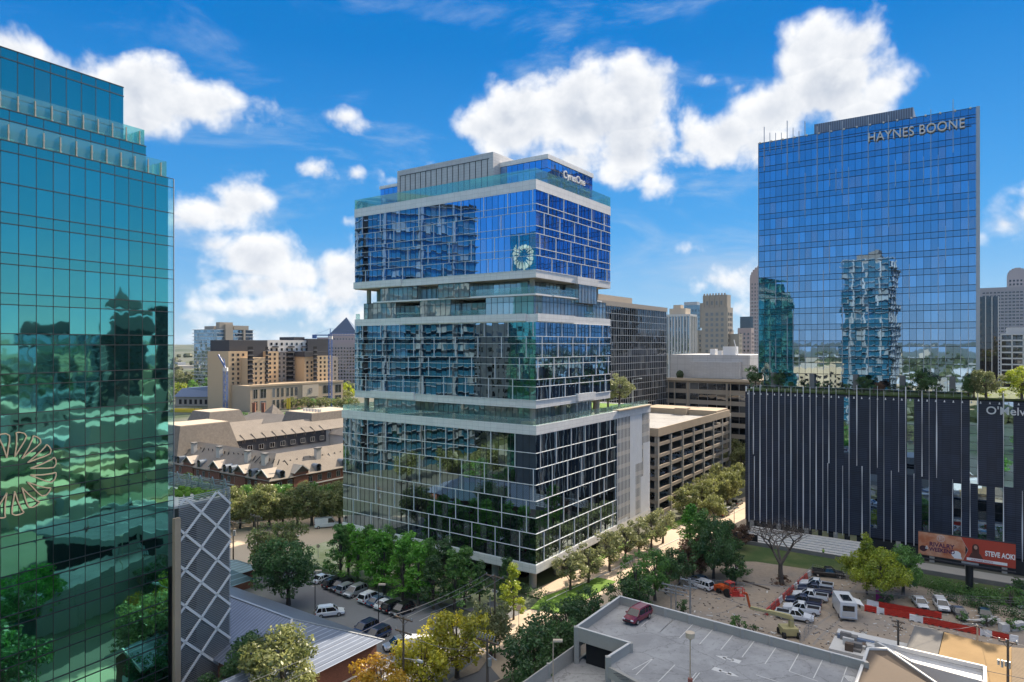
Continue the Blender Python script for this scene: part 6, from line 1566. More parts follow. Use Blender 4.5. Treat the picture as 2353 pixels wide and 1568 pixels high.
    for (xa, ya, xb, yb) in ((1497, 1062, 1520, 1046), (1652, 1100, 1792, 988), (1808, 1148, 1940, 1026), (1608, 1506, 1758, 1364)): line(*c2(xa, ya), *c2(xb, yb))
    def arrow(x0, y0, x1, y1):
        p, q_ = G(*c6(x0, y0), ZD + .014), G(*c6(x1, y1), ZD + .014); d = (q_ - p).normalized(); s = Vector((-d.y, d.x, 0))
        b.poly([p - s * .14, q_ - s * .14 - d * .9, q_ + s * .14 - d * .9, p + s * .14]); b.poly([q_ - d * 1.3 - s * .5, q_, q_ - d * 1.3 + s * .5]); b.poly([p - d * .75 - s * .45, p + d * .25 - s * .45, p + d * .25 + s * .45, p - d * .75 + s * .45])
    arrow(785, 1368, 615, 1322); arrow(650, 1458, 835, 1520)
    b.build('stall_paint', M['offwhite'], t)
    b = MB()
    for k in range(16):
        p = G(1420 + 4 * k, 1548 + 3.4 * k, ZD + .014); b.box(p.x - .5, p.x + .5, p.y - .05, p.y + .05, ZD + .004, ZD + .02)
    b.build('drain_grate', M['dark'], t)
    return K, E2
near_deck()
def lamp_post(p, h, label, head='disc', arm=0.0, m='tan', ang=0):
    t = thing('street_lamp', label, 'lamp post', p, ang); b = MB()
    b.cyl((0, 0, 0), (0, 0, h), .09, .06, 8); b.build('pole', M[m], t)
    b = MB(); b.cyl((0, 0, 0), (0, 0, .75), .26, .26, 10); b.build('base', M['redbase'] if m == 'tanpaint' else M['concrete'], t)
    b = MB()
    if head == 'disc': b.cyl((0, 0, h), (0, 0, h + .55), .48, .50, 18); b.cyl((0, 0, h - .25), (0, 0, h), .12, .4, 12)
    elif head == 'box': b.box(.0, 1.1, -.22, .22, h - .1, h + .12)
    else: b.beam((0, 0, h), (arm, 0, h + .3), .08); b.box(arm, arm + .7, -.16, .16, h + .2, h + .4)
    b.build('lamp_head', M['offwhite'] if head == 'arm' else M['creamstone'], t); return t
M['tanpaint'] = mat('tan_paint', (.50, .38, .27), .6); M['redbase'] = mat('faded_red_paint', (.30, .10, .07), .8)
lamp_post(G(1585, 1672, ZD) if False else Vector((G(1586, 1575, ZD).x, G(1586, 1575, ZD).y, ZD)), 5.2, 'tan lamp post with round shoebox head on the near deck', 'disc', m='tanpaint')
lamp_post(G(1271, 1640, 3), 8.5, 'slim lamp post with flat box head beside the deck ramp', 'box', m='tanpaint')
lamp_post(G(779 * .2746 / .2746 * 0 + 724, 1412), 7.4, 'dark thin lamp post in the parking lot, left one', 'box', m='dark')
lamp_post(G(870, 1456), 7.8, 'dark thin lamp post in the parking lot, right one behind the navy cars', 'box', m='dark')
lamp_post(G(1458, 1392), 7.0, 'black lamp post rising from the bushes by the sunlit road', 'box', m='dark')
lamp_post(G(1687, 1240), 7.5, 'thin lamp post by the podium corner', 'box', m='dark')
lamp_post(LOC(C0, -3, 49, 30.9), 6.5, 'white lamp post on the terrace behind the olive trees', 'arm', 1.6, m='white')

# ================================================================== POLES AND WIRES
def wire(mb, a, b, sag=.5, r=.022, n=9):
    mb = MB(); prev = None
    for i in range(n + 1):
        k = i / n; p = a.lerp(b, k); p.z -= sag * 4 * k * (1 - k)
        if prev is not None: mb.cyl(prev, p, r, n=3, caps=False)
        prev = p
    tag(mb.build('power_line', M['wire']), 'thin sagging power line strung between the utility poles', 'power line', 'power lines between the poles')
def pole(p, h, label, arms=((.4, 2.6),), m='wood', r=.17, ang=AU, extra=None, insul=True):
    t = thing('utility_pole', label, 'utility pole', p, ang); b = MB(); b.cyl((0, 0, 0), (0, 0, h), r, r * .7, 8); b.build('shaft', M[m], t)
    for (dz, w) in arms:
        b = MB(); b.box(-w / 2, w / 2, -.09, .09, h - dz - .1, h - dz + .06); b.beam((-w * .3, 0, h - dz), (0, .1, h - dz - .8), .06); b.beam((w * .3, 0, h - dz), (0, .1, h - dz - .8), .06); b.build('crossarm', M['wood'] if m != 'steel' else M['steel'], t)
    if insul:
        b = MB()
        for (dz, w) in arms:
            for k in (-.46, -.1, .46): b.cyl((k * w, 0, h - dz + .06), (k * w, 0, h - dz + .34), .07, .05, 6)
        b.build('insulator', M['steel'], t)
    if extra: extra(t, h)
    return t
WIRES = MB()
def top(p, h, k=0.0, w=2.6, dz=.1): return Vector((p.x, p.y, h - dz)) + Vector((math.cos(AU), math.sin(AU), 0)) * k * w
pA = G(1133, 1470); hA = 14.6; pA = G(1137, 1513)
def hh(p, ytop): return CAMZ - (ytop - HOR) * p.y / F
hA = hh(pA, 1322)
pole(pA, hA, 'tall wooden utility pole beside the pale olive tree at the side street corner', ((.2, 3.2),), extra=lambda t, h: (lambda b: ([b.cyl((.25, .1, h - 2.6), (.25, .1, h - 2.2), .12, n=6), b.cyl((-.35, .1, h - 2.6), (-.35, .1, h - 2.2), .12, n=6)], b.build('fuse', M['steel'], t)))(MB()))
pB = G(928, 1640); hB = hh(pB, 1492)
pB = Vector((G(927, 1630).x, G(927, 1630).y, 0)); hB = hh(pB, 1418)
pole(pB, hB, 'wooden utility pole with two crossarms and a street light, beside the silver SUV', ((.2, 3.0), (1.9, 2.8)), extra=lambda t, h: (lambda b: (b.beam((0, 0, h - 5.2), (2.6, 0, h - 4.8), .07), b.box(2.4, 3.2, -.15, .15, h - 4.95, h - 4.7), b.build('street_light', M['offwhite'], t)))(MB()))
pC = G(1120, 1665); hC = hh(pC, 1468)
pole(pC, hC, 'dark wooden pole with cluttered transformer arm at the bottom of the street', ((.3, 3.4),), r=.2, extra=lambda t, h: (lambda b: ([b.cyl((-1.4 + .45 * k, .1, h - .1), (-1.2 + .45 * k, .1, h + .5), .1, .07, 6) for k in range(6)], b.beam((-2.2, 0, h - 1.0), (1.2, .2, h - 2.4), .07), b.cyl((.35, 0, h - 3.2), (.35, 0, h - 2.3), .24, n=10), b.build('transformer', M['steel'], t)))(MB()))
pD = G(1128, 1476); pole(G(1126, 1500), hh(G(1126, 1500), 1372), 'slim grey steel pole standing against the wooden pole', (), 'steel', .10, insul=False)
for (px, pbot, ptop, lab) in ((617 * 0 + 536, 1290, 1198, 'wooden utility pole with transformer at the left end of the lit street'), (586, 1312, 1183, 'wooden utility pole with slanted arm beside the lit street, front one'), (592, 1306, 1186, 'second wooden utility pole just behind the slanted arm one')):
    p = G(px, pbot); pole(p, hh(p, ptop), lab, ((.3, 3.0),), extra=(lambda t, h: (lambda b: (b.cyl((.4, 0, h - 3), (.4, 0, h - 1.9), .3, n=10), b.build('transformer', M['steel'], t)))(MB())) if px == 536 else None)
p1, p2 = G(536, 1290), G(586, 1312)
for k in (-.4, 0, .4): wire(WIRES, top(p1, hh(p1, 1198), k, 3), top(p2, hh(p2, 1183), k, 3), .5, .03)
for k in (-.46, -.1, .46): wire(WIRES, top(pA, hA, k, 3.2, 0), top(pB, hB, k, 3.0, 0), .5, .028)
for k in (-.46, .46):
    q_ = top(pB, hB, k, 3, .1); wire(WIRES, q_, q_ + (pB - pA).normalized() * 40, .8)
wire(WIRES, top(pB, hB, 0, 3, 5.5), Vector((pA.x, pA.y, hA - 4)), .6, .022)
wire(WIRES, top(pB, hB, 0, 3, 1.9), Vector((pC.x, pC.y, hC - 1.2)), 1.0, .018)
wire(WIRES, top(pB, hB, .4, 3, 1.9), Vector((pC.x, pC.y, hC - .5)), 1.2, .018)
# pole group with insulators behind the deck
pole(G(1586, 1432), hh(G(1586, 1432), 1330), 'grey steel pole with two raised arms behind the deck parapet, right of the cluster', ((.3, 3.4), (1.4, 2.4)), 'steel', .2)
pole(G(1553, 1418), hh(G(1553, 1418), 1345), 'grey steel pole with a wide double arm behind the deck parapet, middle of the cluster', ((.2, 5.0), (.9, 4.0)), 'steel', .14)
pole(G(1542, 1412), hh(G(1542, 1412), 1358), 'slimmest grey steel pole of the cluster behind the deck parapet', ((.3, 4.6),), 'steel', .12)
pE = G(1586, 1432); hE = hh(pE, 1330); pF = Vector((150, 96, 8.0))
for k in (-.46, -.1, .46): wire(WIRES, top(pE, hE, k, 3.4, 0), pF + Vector((0, 2.5 * k, 2 * k)), 1.6, .02)
q_ = G(1553, 1418); 
for k in (-.4, .4): wire(WIRES, top(pE, hE, k, 3.4, .3), top(q_, hh(q_, 1345), k, 5, 0), .9, .03); wire(WIRES, top(pE, hE, k, 2.4, 1.4), top(q_, hh(q_, 1345), k, 4, .9), .7, .03)
wire(WIRES, Vector((G(1560, 1432).x, G(1560, 1432).y, 7)), G(2353, 1560, 8.0), 1.2, .03)
def pole_nr(px, pb_, pt, lab, **k):
    p = G(px, pb_); pole(p, hh(p, pt), lab, **k); return p, hh(p, pt)
pG, hG = pole_nr(2064, 1566, 1426, 'dark pole with wire clutter between the dirt lot and the workshop roofs', arms=((.2, 1.6), (.9, 1.2)), m='dark')
pH, hH = pole_nr(2316, 1690, 1470, 'brown wooden pole with hanging transformer rack at the right edge', arms=((.3, 1.8),), extra=lambda t, h: (lambda b: ([b.cyl((-.9 + .35 * k, 0, h - 3.2 - .2 * (k % 2)), (-.9 + .35 * k, 0, h - 2.6), .13, n=7) for k in range(4)], b.build('transformer', M['steel'], t)))(MB()))
pI, hI = pole_nr(2246, 1520, 1437, 'short brown pole behind the tan workshop roof', arms=((.2, 1.2),), m='tanpaint')
wire(WIRES, Vector((pH.x, pH.y, hH)), Vector((pI.x, pI.y, hI)), .5, .03); wire(WIRES, Vector((pG.x, pG.y, hG)), Vector((pI.x, pI.y, hI)), .9, .03); wire(WIRES, Vector((pH.x, pH.y, hH - .3)), Vector((pH.x + 18, pH.y - 5, hH - 1)), .5, .03)

# ================================================================== SIGNS, FENCES, SITE
def stop_sign(p, label, h=2.6, face=0.0):
    t = thing('stop_sign', label, 'sign', p, face); b = MB(); b.cyl((0, 0, 0), (0, 0, h), .05, n=6); b.build('post', M['steel'], t)
    b = MB(); P = [(.42 * math.cos(R(22.5 + 45 * i)), .42 * math.sin(R(22.5 + 45 * i))) for i in range(8)]
    vs = [(x, -.03, h - .1 + z) for x, z in P] + [(x, .0, h - .1 + z) for x, z in P]; b.faces(vs, [tuple(range(8)), tuple(range(15, 7, -1))] + [(i, (i + 1) % 8, 8 + (i + 1) % 8, 8 + i) for i in range(8)]); b.build('panel', M['signback'], t)
M['signback'] = mat('sign_back', (.50, .38, .28), .6)
stop_sign(G(1343, 1470) if False else G(1192, 1440), 'stop sign seen from behind at the side street corner', 3.2)
stop_sign(G(1302, 1372), 'stop sign seen from behind on the corner lawn', 2.4)
stop_sign(G(731, 1282), 'stop sign by the lit street at the lot entrance', 2.6)
def billboard():
    b0 = LOC(Vector((83.8, 122.8, 0)), 0, 0); t = thing('billboard', 'orange red double billboard on a single dark column before the podium', 'billboard', b0, AU)
    b = MB(); b.cyl((0, .9, 0), (0, .9, 7.5), .62, n=16); b.build('column', M['dark'], t)
    W, H = 14.8, 4.3; z0 = 6.3; f = Face('F', -8.0, 0)
    b = MB(); b.box(-8.0, -8.0 + W, .02, .5, z0 - .1, z0 + H + .1); b.box(-8.0, -8 + W, .5, .7, z0 + .5, z0 + .8); b.build('frame', M['dark'], t)
    b = MB(); b.box(-8.0, -8 + W, -.9, -.1, z0 - .55, z0 - .45); b.build('catwalk', M['dark'], t)
    p = MB(); f.quad(p, 0, 7.4, z0, z0 + H, .03); p.build('left_poster', M['poster1'], t)
    p = MB(); pp = [f.pt(7.0, z0, .035), f.pt(W, z0, .035), f.pt(W, z0 + H, .035), f.pt(6.7, z0 + H, .035), f.pt(7.8, z0 + 2.1, .035)]; p.poly(pp); p.build('right_poster', M['poster2'], t)
    p = MB(); f.box(p, 7.2, 7.26, z0, z0 + .05, .03, .04); p.beam(f.pt(6.7, z0 + H, .05), f.pt(7.8, z0 + 2.1, .05), .07, .03); p.beam(f.pt(7.8, z0 + 2.1, .05), f.pt(7.0, z0, .05), .07, .03); p.build('poster_divider', M['offwhite'], t)
    text_obj('poster_title', 'RIVALRY', 1.12, M['plum'], t, wallM(f, 1.75, z0 + 1.85, .05), .02, .92, bold=.03); text_obj('poster_title', 'WEEKEND', 1.0, M['plum'], t, wallM(f, 1.75, z0 + .95, .05), .02, .85, bold=.03)
    text_obj('poster_ampersand', '&', .9, M['white'], t, wallM(f, 1.1, z0 + 1.2, .06), .02)
    text_obj('poster_subtitle', 'FRIDAY OCTOBER 7', .42, M['white'], t, wallM(f, 1.9, z0 + .5, .05), .01) if False else None
    text_obj('poster_name', 'STEVE AOKI', 1.25, M['white'], t, wallM(f, 10.35, z0 + 1.55, .06), .02, .66, bold=.04)
    text_obj('poster_notice', 'PURCHASE TICKETS', .36, M['poster2'], t, wallM(f, 8.3, z0 + .36, .09), .01, 1.0)
    p = MB(); f.box(p, 7.6, 13.6, z0 + .25, z0 + .75, .05, .07); p.build('notice_strip', M['white'], t)
    # round emblem
    p = MB(); n = 20
    for i in range(n):
        a0, a1 = 6.283 * i / n, 6.283 * (i + 1) / n
        for r in (.62, .48): p.beam(f.pt(3.6 + r * math.cos(a0), z0 + 3.5 + r * math.sin(a0), .05), f.pt(3.6 + r * math.cos(a1), z0 + 3.5 + r * math.sin(a1), .05), .05, .03)
    for x in (-.2, 0, .2): f.box(p, 3.6 + x - .03, 3.6 + x + .03, z0 + 3.2, z0 + 3.8, .04, .06)
    p.build('round_emblem', M['white'], t)
    # two helmets and the long haired performer, flat printed shapes
    def disc(mb, cx, cz, r, sq=1.0, o=.05, n=16): mb.poly([f.pt(cx + r * math.cos(6.283 * i / n), cz + r * sq * math.sin(6.283 * i / n), o) for i in range(n)])
    p = MB(); disc(p, 6.0, z0 + .95, .75, .9); p.poly([f.pt(5.6, z0 + .2, .055), f.pt(6.9, z0 + .25, .055), f.pt(6.7, z0 + .8, .055), f.pt(5.7, z0 + .7, .055)]); p.build('white_helmet', M['white'], t)
    p = MB(); disc(p, .8, z0 + 1.2, .62, .9); p.build('dark_helmet', M['plumdark'], t)
    p = MB(); disc(p, 8.95, z0 + 2.75, .52, 1.25, .05); p.poly([f.pt(8.4, z0 + 1.2, .05), f.pt(9.5, z0 + 1.2, .05), f.pt(9.45, z0 + 2.9, .05), f.pt(8.45, z0 + 2.9, .05)]); p.poly([f.pt(7.9, z0 + .8, .048), f.pt(10.1, z0 + .8, .048), f.pt(9.6, z0 + 1.7, .048), f.pt(8.3, z0 + 1.7, .048)]); p.build('portrait_hair', M['hair'], t)
    p = MB(); disc(p, 8.95, z0 + 2.75, .27, 1.35, .06); p.build('portrait_face', M['skin'], t)
    p = MB(); p.box(-1.2, 1.4, -.06, 0, z0 - .5, z0 - .12); p.build('owner_plate', M['steel'], t)
M['poster1'] = mat('orange_sky_print', (.52, .15, .06), .6, var=.25, scale=.35, col2=(.62, .33, .20), thr=(.4, .6)); M['poster2'] = mat('red_print', (.42, .05, .025), .6, var=.2, scale=.6)
M['plum'] = mat('plum_ink', (.10, .02, .07), .6); M['plumdark'] = mat('dark_plum_ink', (.05, .012, .02), .5); M['hair'] = mat('brown_ink', (.09, .03, .022), .7); M['skin'] = mat('skin_ink', (.45, .27, .2), .7)
billboard()
def boom():
    b0 = G(1812, 1462); t = thing('boom_lift', 'yellow telescopic boom lift reaching left with a red basket over the dirt lot', 'boom lift', b0)
    b = MB(); b.box(-1.2, 1.2, -1.0, 1.2, .4, 1.5); b.build('chassis', M['yellow'], t)
    for (x, y) in ((-1.1, -1), (1.1, -1), (-1.1, 1), (1.1, 1)): w = MB(); w.cyl((x - .2, y, .5), (x + .2, y, .5), .5, n=12); w.build('wheel', M['tire'], t)
    e = D(1723, 1396, b0.y + 1.0) - b0; s = Vector((.4, 0, 3.0)); 
    b = MB(); b.beam((.4, 0, 1.2), tuple(s), .7, .6); b.beam(tuple(s), tuple(s.lerp(e, .55)), .62, .62); b.beam(tuple(s.lerp(e, .5)), tuple(e), .42, .42); b.build('boom', M['yellow'], t)
    b = MB(); j = e + Vector((-.5, 0, 2.2)); b.beam(tuple(e), tuple(j), .3, .3); b.beam(tuple(j), tuple(j + Vector((-.6, 0, .1))), .3, .3); b.build('jib', M['orange'], t)
    b = MB(); c = j + Vector((-1.5, 0, -.3))
    for z in (0, .55, 1.1):
        for (x0, y0, x1, y1) in ((-1, -.5, 1, -.5), (1, -.5, 1, .5), (1, .5, -1, .5), (-1, .5, -1, -.5)): b.beam((c.x + x0, c.y + y0, c.z + z), (c.x + x1, c.y + y1, c.z + z), .07)
    for (x, y) in ((-1, -.5), (0, -.5), (1, -.5), (1, .5), (0, .5), (-1, .5)): b.beam((c.x + x, c.y + y, c.z), (c.x + x, c.y + y, c.z + 1.1), .07)
    b.box(c.x - 1, c.x + 1, c.y - .5, c.y + .5, c.z - .06, c.z + .02); b.box(c.x - .9, c.x + .2, c.y - .52, c.y - .4, c.z + .1, c.z + .8); b.build('basket', M['red'], t)
boom()
def tractor():
    t = thing('red_tractor', 'small orange red tractor in the shade of the tree clump', 'tractor', G(1668, 1366), R(30)); b = MB()
    b.box(-.6, .6, -1.4, 1.6, .7, 1.5); b.box(-.9, .9, 1.7, 2.1, .3, 1.3); b.beam((-.7, .5, 1.2), (-.7, 2, .8), .2); b.beam((.7, .5, 1.2), (.7, 2, .8), .2); b.build('body', M['orange'], t)
    b = MB(); b.box(-.7, .7, -1.6, -.2, 2.5, 2.6)
    for (x, y) in ((-.6, -1.5), (.6, -1.5), (.6, -.3), (-.6, -.3)): b.beam((x, y, 1.4), (x, y, 2.5), .08)
    b.build('roll_bar', M['red'], t)
    for (x, y, r) in ((-.9, -1.1, .75), (.9, -1.1, .75), (-.8, 1.0, .45), (.8, 1.0, .45)): w = MB(); w.cyl((x - .2, y, r), (x + .2, y, r), r, n=14); w.build('wheel', M['tire'], t)
tractor()
def food_truck():
    t = thing('food_truck', 'white step van with open side awning parked alone in the dirt lot', 'truck', G(1940, 1412), R(-14)); b = MB()
    b.box(-1.3, 1.3, -3.1, 2.6, .55, 3.1); b.hexa([(-1.25, 2.6, .55), (1.25, 2.6, .55), (1.2, 3.8, .55), (-1.2, 3.8, .55), (-1.25, 2.6, 2.8), (1.25, 2.6, 2.8), (1.15, 3.2, 2.6), (-1.15, 3.2, 2.6)]); b.build('body', PAINT['white'], t)
    b = MB(); b.box(-.9, .9, -3.14, -3.08, 1.7, 2.6); b.box(-.7, .7, -2.2, .2, 3.12, 3.3); b.build('window', M['carglass'], t)
    b = MB(); b.box(-1.0, 1.0, -3.16, -3.1, .8, 1.6); b.build('rear_shutter', M['offwhite'], t)
    b = MB(); b.hexa([(1.3, -1.6, 2.6), (2.7, -1.6, 2.2), (2.7, 1.2, 2.2), (1.3, 1.2, 2.6), (1.3, -1.6, 2.7), (2.7, -1.6, 2.3), (2.7, 1.2, 2.3), (1.3, 1.2, 2.7)]); b.build('awning', M['white'], t)
    for (x, y) in ((-1.15, -2), (1.15, -2), (-1.15, 2.4), (1.15, 2.4)): w = MB(); w.cyl((x - .15, y, .42), (x + .15, y, .42), .42, n=12); w.build('wheel', M['tire'], t)
    b = MB(); b.box(-1.35, 1.35, -3.3, -3.1, .45, .6); b.build('bumper', M['steel'], t)
food_truck()
def toilet(px, py, m, label):
    t = thing('portable_toilet', label, 'portable toilet', G(px, py), AU); b = MB(); b.box(-.6, .6, -.6, .6, 0, 2.1); b.build('cabin', M[m], t)
    b = MB(); b.hexa([(-.65, -.65, 2.1), (.65, -.65, 2.1), (.65, .65, 2.1), (-.65, .65, 2.1), (-.5, -.5, 2.4), (.5, -.5, 2.4), (.5, .5, 2.4), (-.5, .5, 2.4)]); b.build('roof', M['white'], t); b = MB(); b.box(-.4, .4, -.64, -.6, .1, 1.95); b.build('door', M['magenta'], t)
toilet(2022, 1432 - 50, 'magenta', 'pink portable toilet with a white roof beside the lot tree')
# water filled barriers
def barrier_proto():
    t = thing('road_barrier', '', 'barrier'); b = MB(); L = 1.85
    for (y0, y1, z0, z1) in ((-.28, .28, 0, .28), (-.2, .2, .28, .55), (-.13, .13, .55, 1.05)): b.box(-L / 2, L / 2, y0, y1, z0, z1)
    b.build('shell', M['red'], t); b = MB()
    for x in (-.5, .5): b.box(x - .22, x + .22, -.30, -.285, .05, .18)
    b.build('fork_slot', M['dark'], t); return freeze(t)
BPR = barrier_proto(); bars = []; first = [True]
def barrier(p, ang, red, label, sc=1.0):
    if first[0]: o = BPR; first[0] = False
    else: o = copy_tree(BPR)
    o.location = p; o.rotation_euler = (0, 0, ang); o['label'] = label; o['group'] = 'red and white road barriers'; bars.append((o, red)); return o
line_ = [(2040, 1426, 2240, 1474, 'RRRRRRRWR', 'back line behind the step van'), (2055, 1440, 2300, 1508, 'RRWRRRWWRRRRRRW', 'front line along the dirt lot')]
k_ = 0
for (xa, ya, xb, yb, pat, lab) in ((1998, 1393, 2157, 1421, 'WRRRRRRRRR', 'back barrier line beside the step van'), (1992, 1405, 2097, 1423, 'RWRRRR', 'middle barrier line beside the step van'), (2097, 1427, 2332, 1476, 'WWRRRRRRRWWRRW', 'front barrier line along the dirt lot'), (1760, 1415, 1862, 1322, 'RRRWRRRWRRRW', 'short barrier line beside the truck row')):
    a, b_ = G(xa, ya), G(xb, yb); n = len(pat); dv = b_ - a; ang = math.atan2(dv.y, dv.x)
    for i, c in enumerate(pat):
        barrier(a.lerp(b_, (i + .5) / n), ang + R(rnd.uniform(-4, 4)), c == 'R', '%s water filled %s barrier of the %s' % (ORD[i], 'red' if c == 'R' else 'white', lab))
def paint_bars():
    kids = {c.parent: c for c in COL.objects if c.parent is not None and c.name.startswith('shell')}
    for o, r_ in bars: b = kids[o]; b.material_slots[0].link = 'OBJECT'; b.material_slots[0].material = M['red'] if r_ else M['white']
paint_bars()
def meshfence(name, label, pts, h=1.9, m='steel', wires=5):
    t = thing(name, label, 'fence', pts[0]); o0 = pts[0]
    for i in range(len(pts) - 1):
        a, b_ = pts[i] - o0, pts[i + 1] - o0; n = max(2, int((b_ - a).length / 2.6))
        for k in range(n + 1):
            p = a.lerp(b_, k / n); mb = MB(); mb.cyl((p.x, p.y, 0), (p.x, p.y, h), .04, n=5); mb.build('post', M[m], t)
        mb = MB()
        for k in range(wires): z = .15 + (h - .2) * k / (wires - 1); mb.beam((a.x, a.y, z), (b_.x, b_.y, z), .02)
        nn = int((b_ - a).length / .35)
        for k in range(nn): p = a.lerp(b_, k / nn); mb.beam((p.x, p.y, .1), (p.x, p.y, h), .012)
        mb.build('mesh_panel', M[m], t)
meshfence('mesh_fence', 'wire mesh fence along the red barriers beside the truck row', [G(1758, 1420), G(1866, 1322)])
meshfence('mesh_fence', 'green tinted wire fence at the back of the dirt lot behind the black pickup', [G(1868, 1318), G(1985, 1345)])
meshfence('mesh_fence', 'wire gate panel at the near deck corner beside the front pickup', [G(1838, 1490), G(1866, 1440)])
meshfence('lot_gate', 'white pipe gate across the parking lot entrance by the brick gable', [G(868, 1525), G(915, 1552)], 1.5, 'white', 4)
# pale stepped concrete works at the podium base
b0 = LOC(P0, 0, 0)
mb = MB(); q = random.Random(31)
for k in range(900):
    p = G(q.uniform(1560, 2340), q.uniform(1335, 1490)); a = q.uniform(0, 3.14); L = q.uniform(.15, 1.1) * (1 if q.random() < .3 else .4)
    if (p - G(2200, 1370)).length < 4: continue
    mb.beam((p.x, p.y, .05), (p.x + L * math.cos(a), p.y + L * math.sin(a), .06), q.uniform(.05, .22), q.uniform(.04, .14), mi=q.randrange(3))
tag(mb.build('ground_litter', [M['wood'], M['concrete_dk'], M['offwhite']]), kind='stuff')
mb = MB()
for (xa, ya, xb, yb) in ((1850, 1470, 1990, 1330), (1870, 1480, 2020, 1345), (1880, 1400, 2010, 1440), (1760, 1380, 1600, 1420), (1900, 1500, 2300, 1500), (1910, 1490, 2310, 1486)):
    p, r_ = G(xa, ya), G(xb, yb); d_ = (r_ - p).normalized(); s_ = Vector((-d_.y, d_.x, 0)) * .22; n_ = 8; pr_ = None
    for i in range(n_ + 1):
        c_ = p.lerp(r_, i / n_) + Vector((math.sin(i * 1.3 + xa) * .35, math.cos(i + ya) * .35, .021 + i * .0002)); cur = (c_ - s_, c_ + s_)
        if pr_: mb.poly([pr_[0], cur[0], cur[1], pr_[1]])
        pr_ = cur
tag(mb.build('dirt_ruts', M['rut']), kind='structure')
t = thing('construction_terrace', 'pale stepped concrete terrace under construction at the podium base', 'terrace', P0, GA)
b = MB()
for k in range(6): b.box(-1 + .6 * k, 28 - .4 * k, -7.5 + .9 * k, -6.6 + .9 * k + .02, 0, .35 + .32 * k)
b.box(2, 26, -2.1, -.7, 0, 2.2); b.build('step', M['offwhite'], t)
b = MB(); b.box(-2, 5, -8.4, -8.2, 0, 2.2); b.build('black_hoarding', M['dark'], t)
b = MB()
for k in range(9): b.beam((1 + 1.2 * k, -5 + .3 * k, 2.0), (3 + 1.2 * k, -3.0, 2.5), .18, .1)
b.build('loose_lumber', M['wood'], t)
b = MB(); b.box(0, 66, -9.6, -9.3, 0, .9); b.build('retaining_wall', M['concrete_dk'], t)
b = MB(); b.box(28, 70, -8.5, -3.2, .1, .5); b.build('paved_apron', M['concrete'], t)
# small workers in high visibility vests
def person(p, label, vest, ang=0.0, walk=0.25):
    t = thing('person', label, 'person', p, ang)
    me = bpy.data.meshes.new('body')
    J = [(0, 0, .95), (0, 0, 1.15), (0, .01, 1.40), (0, .02, 1.52), (0, .03, 1.66), (-.1, 0, .90), (-.11, walk, .50), (-.11, walk * .7, .07), (.1, 0, .90), (.11, -walk * .6, .5), (.11, -walk, .08), (-.2, .01, 1.40), (-.25, -.08, 1.13), (-.24, .08, .90), (.2, .01, 1.40), (.25, .10, 1.13), (.24, .24, .95), (-.11, walk * .7 + .16, .04), (.11, -walk + .16, .05)]
    E = [(0, 1), (1, 2), (2, 3), (3, 4), (0, 5), (5, 6), (6, 7), (0, 8), (8, 9), (9, 10), (2, 11), (11, 12), (12, 13), (2, 14), (14, 15), (15, 16), (7, 17), (10, 18)]
    rr = [.14, .14, .15, .06, .10, .09, .06, .045, .09, .06, .045, .06, .045, .035, .06, .045, .035, .035, .035]
    me.from_pydata(J, E, []); me.update(); o = bpy.data.objects.new('body', me); COL.objects.link(o); o.parent = t
    md = o.modifiers.new('Skin', 'SKIN'); me.skin_vertices.new() if not me.skin_vertices else None
    for i, r_ in enumerate(rr): me.skin_vertices[0].data[i].radius = (r_, r_)
    me.skin_vertices[0].data[0].use_root = True
    s = o.modifiers.new('Sub', 'SUBSURF'); s.levels = 1; s.render_levels = 1; me.materials.append(M['skin'])
    v = MB(); v.hexa([(-.2, -.13, .92), (.2, -.13, .92), (.2, .14, .92), (-.2, .14, .92), (-.22, -.13, 1.46), (.22, -.13, 1.46), (.22, .15, 1.46), (-.22, .15, 1.46)]); v.build('shirt', M[vest], t)
    v = MB()
    for sx, y1, y2 in ((-1, walk, walk * .7), (1, -walk * .6, -walk)): v.cyl((sx * .1, 0, .95), (sx * .11, y1, .5), .12, .09, 8); v.cyl((sx * .11, y1, .5), (sx * .11, y2, .1), .09, .07, 8)
    v.build('trousers', M['dark'], t); v = MB(); v.blob((0, .02, 1.73), .115, 8); v.build('hair', M['bark'], t); return t
M['hivis'] = mat('hi_vis_green', (.45, .7, .1), .7)
person(LOC(P0, 19, -8.8, 0), 'worker in a lime vest standing on the terrace works under the podium', 'hivis', .4, .1)
person(G(572, 1262), 'person in dark clothes walking across the lit street left of the poles', 'dark', 1.2)
person(G(1975, 1398), 'person in a lime vest beside the step van', 'hivis', 2.4, .12)
